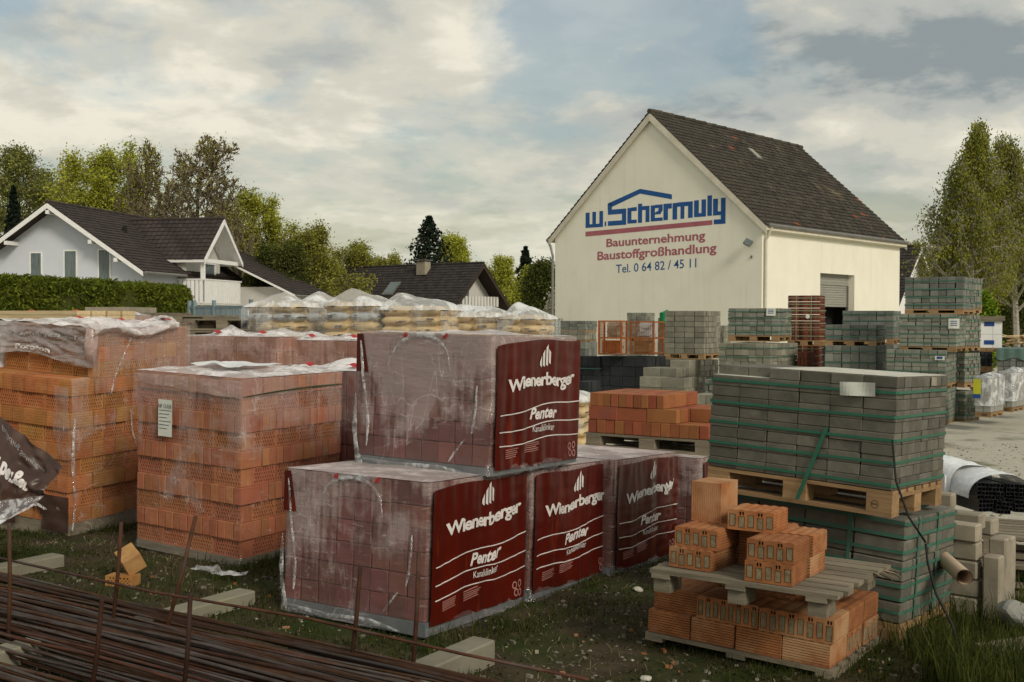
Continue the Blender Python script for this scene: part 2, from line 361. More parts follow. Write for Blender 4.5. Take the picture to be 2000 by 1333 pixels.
M_['strap'] = mat('green_strap', (0.022, 0.135, 0.08), (0.018, 0.11, 0.066), rough=.4, rnd=.05, bump=.1, spec=.5)
M_['strap_teal'] = mat('dull_green_strap', (0.055, 0.15, 0.105), (0.045, 0.125, 0.09), rough=.5, rnd=.1, bump=0)
M_['strap_olive'] = mat('olive_strap', (0.06, 0.075, 0.04), rough=.6, bump=0)
M_['strap_pale'] = mat('pale_strap', (0.30, 0.36, 0.22), rough=.5, bump=0)
M_['cord'] = mat('black_cord', (0.012, 0.014, 0.012), rough=.6, bump=0)
M_['white'] = mat('white_paint', (0.78, 0.78, 0.76), (0.70, 0.70, 0.69), rough=.6, bump=.1, rnd=.03)
M_['paper'] = mat('paper_label', (0.66, 0.68, 0.62), (0.56, 0.58, 0.52), rough=.7, bump=.3, rnd=.05, spec=.3)
M_['ink'] = mat('black_ink', (0.03, 0.03, 0.035), rough=.7, bump=0)
M_['red_tape'] = mat('red_tape', (0.42, 0.02, 0.02), rough=.4, bump=.1)
M_['redfilm'] = mat('printed_red_film', (0.088, 0.0075, 0.0035), (0.052, 0.005, 0.0025), scale=1.6, stretch=(1, 3, .6), rough=.3, bump=.35, bscale=7, spec=.28, rnd=.06, c3=(0.24, 0.026, 0.008), c3thr=.62, c3scale=1.6)
M_['print'] = mat('white_print', (0.72, 0.68, 0.66), (0.60, 0.56, 0.54), scale=12, rough=.35, bump=.1, rnd=.02, spec=.4)
M_['print_dim'] = mat('faint_pink_print', (0.42, 0.20, 0.17), rough=.4, bump=0)
M_['brownfilm'] = mat('brown_printed_film', (0.075, 0.040, 0.030), (0.045, 0.026, 0.02), scale=3, rough=.32, bump=.9, bscale=9, spec=.35, rnd=.03)
M_['mauvefilm'] = film_mat('mauve_printed_film', .50, .85, col=(0.36, 0.30, 0.29), gloss=.14, bump=.9)
M_['bag'] = mat('paper_bag', (0.66, 0.50, 0.27), (0.54, 0.40, 0.20), scale=7, rough=.7, bump=.8, bscale=14, rnd=.12)
M_['bag_white'] = mat('white_bag', (0.52, 0.54, 0.54), (0.36, 0.40, 0.43), scale=14, rough=.7, bump=.6, bscale=16, rnd=.06)
M_['bag_ink'] = mat('bag_print', (0.16, 0.11, 0.08), (0.07, 0.08, 0.11), scale=9, rough=.7, bump=0)
M_['pbase'] = mat('blue_grey_pallet_base', (0.13, 0.145, 0.15), (0.085, 0.095, 0.10), scale=4, rough=.6, bump=.4, rnd=.06)
M_['render'] = mat('white_render', (0.80, 0.775, 0.655), (0.765, 0.74, 0.62), scale=1.1, rough=.95, bump=.25, bscale=60, rnd=0, c3=(0.70, 0.675, 0.555), c3thr=.60, c3scale=.7, stretch=(1, 1, .45))
M_['verge'] = mat('cream_verge', (0.62, 0.58, 0.48), (0.52, 0.48, 0.38), scale=3, rough=.9, bump=.2)
M_['tile'] = mat('old_roof_tile', (0.066, 0.058, 0.045), (0.040, 0.035, 0.028), scale=4, rough=.9, bump=.5, bscale=30, rnd=.30, island=True, c3=(0.14, 0.12, 0.075), c3thr=.64, c3scale=.8)
M_['tile_red'] = mat('red_roof_tile', (0.28, 0.075, 0.03), (0.17, 0.05, 0.025), scale=4, rough=.9, rnd=.3)
M_['tile2'] = mat('brown_roof_tile', (0.050, 0.038, 0.034), (0.034, 0.027, 0.024), scale=3, rough=.7, bump=.3, bscale=20, rnd=.2, island=True)
M_['tile3'] = mat('dark_roof_tile', (0.044, 0.037, 0.033), (0.030, 0.025, 0.023), scale=3, rough=.8, bump=.3, bscale=20, rnd=.25, island=True)
M_['blue'] = mat('blue_wall_paint', (0.022, 0.095, 0.29), (0.018, 0.08, 0.25), scale=3, rough=.85, bump=.1, rnd=0)
M_['pink'] = mat('faded_red_paint', (0.40, 0.13, 0.16), (0.35, 0.11, 0.135), scale=3, rough=.85, bump=.1, rnd=0)
M_['zinc'] = mat('zinc', (0.22, 0.22, 0.20), (0.16, 0.16, 0.15), scale=4, rough=.5, metal=.3, bump=.1)
M_['shutter'] = mat('grey_shutter', (0.30, 0.30, 0.26), (0.26, 0.26, 0.225), scale=2, rough=.6, bump=.1, rnd=.04)
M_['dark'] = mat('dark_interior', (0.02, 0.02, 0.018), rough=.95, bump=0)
M_['housewall'] = mat('pale_blue_render', (0.56, 0.60, 0.66), (0.53, 0.57, 0.63), scale=1.5, rough=.95, bump=.15, rnd=0)
M_['housewall2'] = mat('pale_grey_render', (0.58, 0.57, 0.54), (0.52, 0.51, 0.48), scale=1.5, rough=.95, bump=.15, rnd=0)
M_['pane'] = mat('window_pane', (0.05, 0.075, 0.08), (0.16, 0.20, 0.20), scale=3, stretch=(9, 9, .5), rough=.12, bump=0, spec=.7, rnd=.1)
M_['darkwood'] = mat('dark_brown_timber', (0.045, 0.030, 0.024), (0.03, 0.02, 0.016), rough=.8, bump=.2)
M_['grille'] = mat('orange_steel', (0.36, 0.11, 0.025), (0.24, 0.07, 0.02), scale=9, rough=.6, bump=.2, rnd=.1)
M_['bluegrey'] = mat('blue_grey_gate', (0.20, 0.27, 0.30), (0.16, 0.22, 0.25), rough=.6, bump=.1)
M_['fencegreen'] = mat('green_fence', (0.05, 0.10, 0.08), rough=.7, bump=0)
M_['tube'] = mat('black_plastic', (0.014, 0.016, 0.020), (0.01, 0.011, 0.014), rough=.35, bump=.1, rnd=.25, spec=.5)
M_['pvc'] = mat('cream_pipe', (0.52, 0.40, 0.29), (0.44, 0.33, 0.23), rough=.5, bump=.1)
M_['greenplastic'] = mat('green_plastic', (0.01, 0.25, 0.09), (0.008, 0.2, 0.07), rough=.4, bump=.2)
M_['tealwrap'] = mat('teal_wrap', (0.13, 0.22, 0.19), (0.09, 0.15, 0.13), rough=.4, bump=.4, bscale=12)
M_['signblue'] = mat('blue_label', (0.02, 0.07, 0.25), rough=.5, bump=0)
M_['signyellow'] = mat('yellow_label', (0.62, 0.62, 0.04), rough=.5, bump=0)
M_['bark'] = mat('bark', (0.18, 0.145, 0.095), (0.12, 0.095, 0.062), scale=3, rough=.95, bump=.6, bscale=15, rnd=.15)
M_['barkgreen'] = mat('olive_bark', (0.17, 0.145, 0.07), (0.11, 0.095, 0.05), scale=3, rough=.95, bump=.4, rnd=.15)
M_['birchbark'] = mat('birch_bark', (0.36, 0.34, 0.28), (0.24, 0.22, 0.18), scale=6, rough=.8, bump=.3, c3=(0.05, 0.045, 0.04), c3thr=.60, c3scale=3, stretch=(1, 1, 3))
M_['film_w'] = film_mat('misted_film', .04, .38, ztop=.86, zbot=.0, col=(0.66, 0.55, 0.53), bump=.6, gloss=.03)
M_['film_o'] = film_mat('thin_film', .01, .22, ztop=1.45, zbot=.1, col=(0.70, 0.60, 0.58), bump=.55, gloss=.015)
M_['film_p'] = film_mat('pink_film', .22, .52, col=(0.72, 0.52, 0.47), bump=.6)
M_['film_top'] = film_mat('white_film', .42, .88, col=(0.84, 0.80, 0.79), scale=4, bump=.5)
M_['film_cap'] = film_mat('clear_cap_film', .30, .78, col=(0.86, 0.88, 0.88), scale=3, bump=.5, gloss=.06)
M_['film_fold'] = film_mat('folded_film', .10, .62, col=(0.70, 0.71, 0.72), scale=14, bump=.9, gloss=.08)
M_['film_bag'] = film_mat('clear_bag', .22, .68, col=(0.80, 0.82, 0.84), scale=6, bump=.9, gloss=.08)
M_['sheet'] = film_mat('white_sheeting', .78, .98, col=(0.82, 0.85, 0.86), scale=4, bump=.6, gloss=.06)

# ------------------------------------------------------------------ lettering
_tcache = {}
def text2d(s, bold=0.0, space=1.0):
    key = (s, bold, space)
    if key in _tcache: return _tcache[key]
    cu = bpy.data.curves.new('lettering', 'FONT'); cu.body = s; cu.size = 1; cu.offset = bold; cu.space_character = space; cu.resolution_u = 3
    o = bpy.data.objects.new('lettering', cu); COL.objects.link(o)
    dg = bpy.context.evaluated_depsgraph_get(); me = bpy.data.meshes.new_from_object(o.evaluated_get(dg))
    V = [(v.co.x, v.co.y) for v in me.vertices]; F = [tuple(p.vertices) for p in me.polygons]
    bpy.data.objects.remove(o); bpy.data.curves.remove(cu); bpy.data.meshes.remove(me)
    x0 = min(v[0] for v in V); x1 = max(v[0] for v in V)
    _tcache[key] = ([((x - x0) / (x1 - x0), y / 0.729) for x, y in V], F); return _tcache[key]
def lettering(s, fn, parent, m, bold=0.02, space=1.0, name='lettering'):
    """fn(t, y): t 0..1 along the words, y in cap heights above the baseline"""
    V, F = text2d(s, bold, space); mb = MB(); mb.v = [tuple(fn(a, b)) for a, b in V]; mb.f = list(F); mb.m = [0] * len(F)
    return mb.build(name, m, parent)

def polys(pl, fn, name, m, parent):
    mb = MB()
    for q in pl: mb.face([fn(*p) for p in q])
    return mb.build(name, m, parent)

# ------------------------------------------------------------------ ground
def gravel_mask(x, y):
    t = (y - 9.3) / 1.5 if x < 2.6 else (y - 7.9 + (x - 2.6) * .25) / 1.2
    return max(0, min(1, t + .5 * noise.noise(Vector((x * .8, y * .8, 1)))))
def ground_mat():
    m, nt, N = nodes('ground')
    tc = N('ShaderNodeTexCoord'); v = tc.outputs['Object']
    sp = N('ShaderNodeSeparateXYZ', {0: v})
    def nz(s, d=6.0, r=.6): return N('ShaderNodeTexNoise', {'Vector': v, 'Scale': s, 'Detail': d, 'Roughness': r}).outputs[0]
    def mr(x, a, b, c=0.0, d=1.0): return N('ShaderNodeMapRange', {'Value': x, 'From Min': a, 'From Max': b, 'To Min': c, 'To Max': d}).outputs[0]
    def mix(f, a, b):
        n = N('ShaderNodeMix', data_type='RGBA')
        for i, q in ((0, f), (6, a), (7, b)):
            if isinstance(q, bpy.types.NodeSocket): nt.links.new(q, n.inputs[i])
            else: n.inputs[i].default_value = q if i == 0 else rgba(q)
        return n.outputs[2]
    soil = mix(mr(nz(5), .35, .65), (0.070, 0.054, 0.030), (0.036, 0.029, 0.016))
    soil = mix(mr(nz(45, 3), .60, .72), soil, (0.13, 0.11, 0.075))
    green = mix(mr(nz(14), .35, .65), (0.035, 0.048, 0.010), (0.020, 0.032, 0.007))
    near = mix(mr(nz(1.6), .46, .62), soil, green)
    grav = mix(mr(nz(9, 8, .7), .3, .7), (0.50, 0.47, 0.38), (0.36, 0.34, 0.275))
    grav = mix(mr(nz(60, 2), .62, .70), grav, (0.44, 0.42, 0.36))
    grav = mix(mr(nz(.45), .56, .68), grav, (0.11, 0.115, 0.06))
    at_ = N('ShaderNodeAttribute', attribute_name='gravel'); f = N('ShaderNodeMath', {0: at_.outputs['Fac'], 1: nz(6)}, operation='ADD').outputs[0]
    c = mix(mr(f, .85, 1.15), near, grav)
    b = N('ShaderNodeBump', {'Height': nz(70, 5), 'Strength': .7, 'Distance': .012})
    p = N('ShaderNodeBsdfPrincipled', {'Base Color': c, 'Roughness': .95, 'Specular IOR Level': .15, 'Normal': b.outputs[0]})
    N('ShaderNodeOutputMaterial', {'Surface': p.outputs[0]}); return m
def make_ground():
    ys = [-60, -30, -12, -4, 0, 1.5] + [2.5 + .11 * i for i in range(110)]
    while ys[-1] < 900: ys.append(ys[-1] * 1.06)
    xs = [-6 + .12 * i for i in range(101)]; a = []; q = 6.0
    while q < 700: q *= 1.12; a.append(q)
    xs = [-t for t in reversed(a)] + xs + a
    nx = len(xs); V = [(x, y, gh(x, y)) for y in ys for x in xs]
    F = [(j * nx + i, j * nx + i + 1, (j + 1) * nx + i + 1, (j + 1) * nx + i) for j in range(len(ys) - 1) for i in range(nx - 1)]
    me = bpy.data.meshes.new('ground'); me.from_pydata(V, [], F); me.materials.append(ground_mat())
    at_ = me.attributes.new('gravel', 'FLOAT', 'POINT'); at_.data.foreach_set('value', [gravel_mask(v[0], v[1]) for v in V])
    me.polygons.foreach_set('use_smooth', [True] * len(F)); structure(link('ground', me))
make_ground()

# ------------------------------------------------------------------ roofs and buildings
def tile_shape(w, l, t=0.036):
    """one pantile: x across the roof 0..w, y down the slope 0..l, z out of the roof"""
    prof = [(0, .002), (w * .2, .020), (w * .42, .024), (w * .66, .004), (w, .004)]
    V = []; F = []
    for yy, lift in ((0, 0), (l, t)):
        for x, z in prof: V.append((x, yy, z + lift))
    for x, z in prof: V.append((x, l, z + t - .038))
    for i in range(4): F.append((i, i + 1, i + 6, i + 5)[::-1]); F.append((i + 5, i + 6, i + 11, i + 10)[::-1])
    F.append((4, 9, 14)); F.append((0, 10, 5)); return V, F
def roof_slope(parent, P0, down, along, ld, la, tw, ex, m, nobj=0, red=None, seed=0):
    rnd = random.Random(seed); down = Vector(down).normalized(); along = Vector(along).normalized(); n = along.cross(down)
    flip = n.z < 0
    nc = int(round(la / tw)); nr = int(round(ld / ex)); tw = la / nc; ex = ld / nr
    V, F = tile_shape(tw * .985, ex * 1.12)
    if flip: n = -n; F = [f[::-1] for f in F]
    Bm = Matrix((along, down, n)).transposed().to_4x4()
    mats = [m] + ([red] if red else [])
    mb = MB(); me = [None, None]
    if nobj:
        for k in range(len(mats)):
            q = MB(); q.v = V; q.f = F; q.m = [0] * len(F); me[k] = q.mesh('roof_tile', mats[k])
    cells = [(c, r) for r in range(nr) for c in range(nc)]
    cells.sort(key=lambda t: t[0]) if nobj else None
    for k, (c, r) in enumerate(cells):
        p = Vector(P0) + along * (c * tw) + down * (r * ex) + n * rnd.uniform(0, .008) + down * rnd.uniform(-.008, .008)
        isred = 0
        if red:
            pr = 0.002 + (0.06 if (c > nc * .80 and noise.noise(Vector((c * .3, r * .3, 2))) > .22) else 0) + (.2 if (abs(c - nc * .42) < 1.2 and r in (2, 3)) else 0)
            isred = 1 if rnd.random() < pr else 0
        T = Matrix.Translation(p) @ Bm @ Matrix.Rotation(rnd.uniform(-.012, .012), 4, 'X')
        if k < nobj: link('roof_tile', me[isred], parent, T)
        else:
            b = len(mb.v); mb.v.extend([tuple(T @ Vector(v)) for v in V]); mb.f.extend([tuple(b + i for i in f) for f in F]); mb.m.extend([isred] * len(F))
    o = mb.build('roof_tiles', mats, parent); stuff(o)
    mb = MB()                                                        # ridge tiles on request by caller
    return n

def gable_roof(t, Wd, L, e, a, ov, fy, by, m, tw=.25, ex=.2, nobj=0, red=None, edge='verge', thick=.12, seed=0, board=.2):
    """two slopes over a Wd x L plan; ov: eave overhang, fy/by: overhang past the front/back gable"""
    hw = Wd / 2; s = (a - e) / hw; run = hw + ov; ld = math.hypot(run, run * s)
    mb = MB()
    for sg in (1, -1):
        X = lambda q: -hw + sg * q
        T = [(X(0), -fy, a), (X(run), -fy, a - run * s), (X(run), L + by, a - run * s), (X(0), L + by, a)]
        Bt = [(x, y, z - thick) for x, y, z in T]
        if sg < 0: T = T[::-1]; Bt = Bt[::-1]
        mb.face(T); mb.face(Bt[::-1])
        for i in range(4): mb.face([T[i], Bt[i], Bt[(i + 1) % 4], T[(i + 1) % 4]])
    mb.build('roof', M_['darkwood'] if edge != 'verge' else M_['verge'], t)
    for sg in (1, -1):
        roof_slope(t, (-hw, -fy - .03, a + .02), (sg, 0, -s), (0, 1, 0), ld, L + fy + by + .06, tw, ex, m, nobj if sg > 0 else 0, red, seed + (sg > 0))
    mb = MB(); nr = int((L + fy + by) / .33)
    for i in range(nr):
        y0 = -fy - .04 + i * (L + fy + by + .08) / nr; y1 = y0 + (L + fy + by + .08) / nr * 1.06; z = a + .035 + .012 * (i % 2)
        mb.tube([(-hw, y0, z), (-hw, y1, z + .012)], [.085, .095], 8)
    stuff(mb.build('ridge_tiles', m, t))
    # barge boards on both gables
    for yy, nm in ((-fy - .025, 'verge_board'), (L + by + .005, 'verge_board')):
        for sg in (1, -1):
            mb = MB(); X = lambda q: -hw + sg * q; z = lambda q: a - q * s
            P = [(X(0), yy, z(0) - thick - board), (X(run), yy, z(run) - thick - board * .75), (X(run), yy, z(run) - .02), (X(0), yy, z(0) - .02)]
            Q = [(x, y + .02, zz) for x, y, zz in P]
            mb.face(P if sg > 0 else P[::-1]); mb.face(Q[::-1] if sg > 0 else Q)
            for i in range(4): mb.face([P[i], Q[i], Q[(i + 1) % 4], P[(i + 1) % 4]])
            mb.build(nm, M_[edge] if edge in M_ else M_['white'], t)

def gable_wall(mb, Wd, e, a, y0, y1, mat=0):
    F = [(-Wd, y0, 0), (0, y0, 0), (0, y0, e), (-Wd / 2, y0, a), (-Wd, y0, e)]; B = [(x, y1, z) for x, _, z in F]
    mb.face(F, mat); mb.face(B[::-1], mat)
    for i in range(5): mb.face([F[i], B[i], B[(i + 1) % 5], F[(i + 1) % 5]], mat)

def render_wall_mat():
    m, nt, N = nodes('white_render_wall'); tc = N('ShaderNodeTexCoord'); v = tc.outputs['Object']; sp = N('ShaderNodeSeparateXYZ', {0: v})
    def nz(sc, s_, d=6.0, r=.6):
        mp = N('ShaderNodeMapping', {'Vector': v}); mp.inputs['Scale'].default_value = sc
        return N('ShaderNodeTexNoise', {'Vector': mp.outputs[0], 'Scale': s_, 'Detail': d, 'Roughness': r}).outputs[0]
    def mr(x, a, b, c=0.0, d=1.0): return N('ShaderNodeMapRange', {'Value': x, 'From Min': a, 'From Max': b, 'To Min': c, 'To Max': d}).outputs[0]
    def mix(f, a, b):
        n = N('ShaderNodeMix', data_type='RGBA'); nt.links.new(f, n.inputs[0])
        for i, q in ((6, a), (7, b)):
            if isinstance(q, bpy.types.NodeSocket): nt.links.new(q, n.inputs[i])
            else: n.inputs[i].default_value = rgba(q)
        return n.outputs[2]
    c = mix(mr(nz((1, 1, 1), 1.2), .35, .65), (0.80, 0.78, 0.665), (0.755, 0.735, 0.62))
    st = N('ShaderNodeMath', {0: mr(nz((5, 5, .22), 1.0), .52, .72, 0, .5), 1: mr(nz((.4, .4, .4), 1.0), .4, .6)}, operation='MULTIPLY').outputs[0]
    c = mix(st, c, (0.60, 0.575, 0.46)); c = mix(mr(nz((1, 1, 1), .35, 8.0), .56, .70, 0, .35), c, (0.66, 0.64, 0.54))
    ft = N('ShaderNodeMath', {0: mr(sp.outputs[2], .1, 1.1, .75, 0), 1: nz((2, 2, 1), 1.5)}, operation='MULTIPLY').outputs[0]
    c = mix(ft, c, (0.34, 0.33, 0.24))
    b = N('ShaderNodeBump', {'Height': nz((1, 1, 1), 55), 'Strength': .3, 'Distance': .006})
    p = N('ShaderNodeBsdfPrincipled', {'Base Color': c, 'Roughness': .95, 'Specular IOR Level': .2, 'Normal': b.outputs[0]}); N('ShaderNodeOutputMaterial', {'Surface': p.outputs[0]}); return m
M_['render_wall'] = render_wall_mat()
def warehouse():
    Wd, L, e, a = 8.33, 10.19, 4.86, 8.66
    t = thing('warehouse', 'large cream gabled warehouse with blue company lettering painted on its gable', 'building', frame(7.685, 34.0, 0, R(-42.45)))
    mb = MB(); gable_wall(mb, Wd, e, a, 0, .3); gable_wall(mb, Wd, e, a, L - .3, L)
    mb.box(-.3, 0, .3, 3.84, -.2, e); mb.box(-.3, 0, 6.40, L - .3, -.2, e); mb.box(-.3, 0, 3.84, 6.40, 3.36, e)
    mb.box(-Wd, -Wd + .3, .3, L - .3, -.2, e)
    mb.build('wall', M_['render_wall'], t)
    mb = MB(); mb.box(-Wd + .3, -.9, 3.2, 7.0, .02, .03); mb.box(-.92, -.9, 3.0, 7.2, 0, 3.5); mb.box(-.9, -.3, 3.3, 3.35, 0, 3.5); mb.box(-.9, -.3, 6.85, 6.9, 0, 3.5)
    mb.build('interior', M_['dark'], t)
    gable_roof(t, Wd, L, e, a, .22, .10, .10, M_['tile'], tw=.245, ex=.205, nobj=300, red=M_['tile_red'], edge='verge', board=.16)
    # eaves cornice and gutter on the long wall
    mb = MB(); mb.box(.002, .16, -.05, L + .05, e - .34, e - .14); mb.build('cornice', M_['render'], t)
    mb = MB(); mb.tube([(.26, -.08, e - .17), (.26, L + .1, e - .17)], .06, 8); mb.build('gutter', M_['zinc'], t)
    mb = MB(); mb.tube([(.26, .12, e - .2), (.16, .12, e - .45), (.07, .12, e - .6), (.07, .12, 0)], .045, 8); mb.build('downpipe', M_['verge'], t)
    mb = MB(); mb.tube([(-Wd - .3, -.05, e - .28), (-Wd - .18, -.05, e - .45), (-Wd - .07, -.05, e - .8), (-Wd - .07, -.05, 0)], .045, 8); mb.build('downpipe', M_['zinc'], t)
    mb = MB(); mb.tube([(-Wd - .30, -.1, e - .24), (-Wd - .30, L, e - .24)], .06, 8); mb.build('gutter', M_['zinc'], t)
    # roller shutter set back in its opening
    r = -.24
    mb = MB(); mb.box(r - .06, r, 3.84, 6.40, 2.98, 3.36); sh = mb.build('roller_shutter', M_['shutter'], t)
    for i in range(9):
        q = MB(); z1 = 2.975 - i * .082; q.box(r - .09, r - .035, 3.86, 6.38, z1 - .078, z1 - .066); q.box(r - .085, r - .022, 3.86, 6.38, z1 - .066, z1); q.build('shutter_slat', M_['shutter'], sh)
    for i in range(4):
        q = MB(); z1 = 3.35 - i * .092; q.box(r, r + .012, 3.86, 6.38, z1 - .080, z1); q.build('shutter_slat', M_['shutter'], sh)
    for y in (3.84, 6.34):
        q = MB(); q.box(r - .05, r + .03, y, y + .06, 0, 2.98); q.build('guide_rail', M_['zinc'], sh)
    # floodlight
    mb = MB(); T = Matrix.Translation((-.36, -.22, 4.17)) @ Matrix.Rotation(R(25), 4, 'Y') @ Matrix.Rotation(R(-30), 4, 'X')
    mb.box(-.12, .12, -.05, .05, -.10, .10, 0, T); fl = mb.build('floodlight', M_['zinc'], t)
    q = MB(); q.box(-.10, .10, -.056, -.051, -.08, .08, 0, T); q.build('lens', M_['pane'], fl)
    q = MB(); q.tube([(-.36, -.003, 4.2), (-.36, -.2, 4.2)], .02, 6); q.build('bracket', M_['zinc'], fl)
    q = MB(); q.box(-.38, -.33, -.03, -.003, 3.70, 3.78); q.build('sensor', M_['zinc'], t)
    # skylight on the visible slope
    s = (a - e) / (Wd / 2); dn = Vector((1, 0, -s)).normalized(); n = Vector((s, 0, 1)).normalized()
    T = Matrix((Vector((0, 1, 0)), dn, n)).transposed().to_4x4(); T.translation = Vector((-Wd / 2, 4.6, a)) + dn * 1.15
    mb = MB(); mb.box(0, .34, 0, .62, .0, .09, 0, T); sk = mb.build('skylight', M_['zinc'], t)
    q = MB(); q.box(.04, .30, .05, .56, .09, .10, 0, T); q.build('glass', M_['shutter'], sk)
    # ---- painted sign: a millimetre or two of paint on the render
    fn = lambda u, z: Vector((-u, -.004, z))
    B = []
    def rect(u1, u0, z0, z1): B.append([(u1, z0), (u0, z0), (u0, z1), (u1, z1)])
    rect(6.94, 6.76, 4.98, 5.51); rect(6.76, 6.60, 4.98, 5.10); rect(6.64, 6.48, 5.10, 5.52); rect(6.60, 6.17, 4.98, 5.10); rect(6.33, 6.17, 5.10, 5.53); rect(6.10, 6.03, 5.0, 5.15)
    rect(5.96, 5.18, 5.0, 5.16); rect(5.36, 5.18, 5.16, 5.38); rect(5.96, 5.18, 5.38, 5.55); rect(5.97, 5.79, 5.55, 5.77)
    B += [[(5.97, 5.77), (5.79, 5.64), (4.61, 6.01), (4.61, 6.17)], [(4.61, 6.17), (4.61, 6.01), (3.33, 5.73), (3.33, 5.89)]]
    rect(5.13, 4.96, 5.03, 5.56); rect(4.96, 4.74, 5.03, 5.15); rect(4.96, 4.74, 5.44, 5.57)
    rect(4.69, 4.52, 5.03, 5.67); rect(4.52, 4.22, 5.45, 5.58); rect(4.38, 4.22, 5.04, 5.45)
    rect(4.17, 4.00, 5.05, 5.58); rect(4.00, 3.69, 5.05, 5.16); rect(4.00, 3.69, 5.48, 5.59); B.append([(3.86, 5.48), (3.69, 5.48), (3.69, 5.40), (3.78, 5.27), (4.0, 5.27), (4.0, 5.33), (3.86, 5.40)])
    rect(3.66, 3.48, 5.06, 5.60); rect(3.48, 3.33, 5.43, 5.60)
    rect(3.30, 3.12, 5.06, 5.60); rect(3.12, 2.52, 5.47, 5.61); rect(2.99, 2.84, 5.07, 5.47); rect(2.70, 2.52, 5.08, 5.47)
    rect(2.47, 2.29, 5.09, 5.63); rect(2.29, 2.02, 5.09, 5.21); rect(2.19, 2.02, 5.21, 5.64)
    rect(1.97, 1.80, 5.10, 5.75)
    rect(1.76, 1.58, 5.10, 5.63); rect(1.58, 1.47, 5.10, 5.22); rect(1.47, 1.30, 4.82, 5.64); rect(1.73, 1.47, 4.82, 4.97)
    polys(B, fn, 'logo', M_['blue'], t)
    polys([[(6.94, 4.68), (1.78, 4.81), (1.78, 4.96), (6.94, 4.85)]], fn, 'stripe', M_['pink'], t)
    def line(s, u1, u0, z0, z1, cap, m, b): lettering(s, lambda q, y: fn(u1 + (u0 - u1) * q, z0 + (z1 - z0) * q + y * cap), t, m, b)
    line('Bauunternehmung', 6.02, 2.04, 4.28, 4.36, .285, M_['pink'], .024)
    line('Baustoffgroßhandlung', 6.41, 1.62, 3.84, 3.94, .30, M_['pink'], .024)
    line('Tel. 0 64 82 / 45 11', 5.60, 2.37, 3.37, 3.48, .30, M_['blue'], .006)
warehouse()

def window(t, x0, x1, y, z0, z1, deep=.08, m='white', axis='x'):
    mb = MB(); w = .07
    bx = (lambda a, b, c, d, e_, f: mb.box(a, b, c, d, e_, f)) if axis == 'x' else (lambda a, b, c, d, e_, f: mb.box(c, d, a, b, e_, f))
    bx(x0, x0 + w, y - .03, y + deep, z0, z1); bx(x1 - w, x1, y - .03, y + deep, z0, z1); bx(x0 + w, x1 - w, y - .03, y + deep, z0, z0 + w); bx(x0 + w, x1 - w, y - .03, y + deep, z1 - w, z1)
    bx(x0 - .06, x1 + .06, y - .09, y - .035, z0 - .07, z0 - .01)
    o = mb.build('window', M_[m], t); mb = MB()
    bx(x0 + w, x1 - w, y - .008, y + .01, z0 + w, z1 - w)
    mb.build('pane', M_['pane'], o); return o

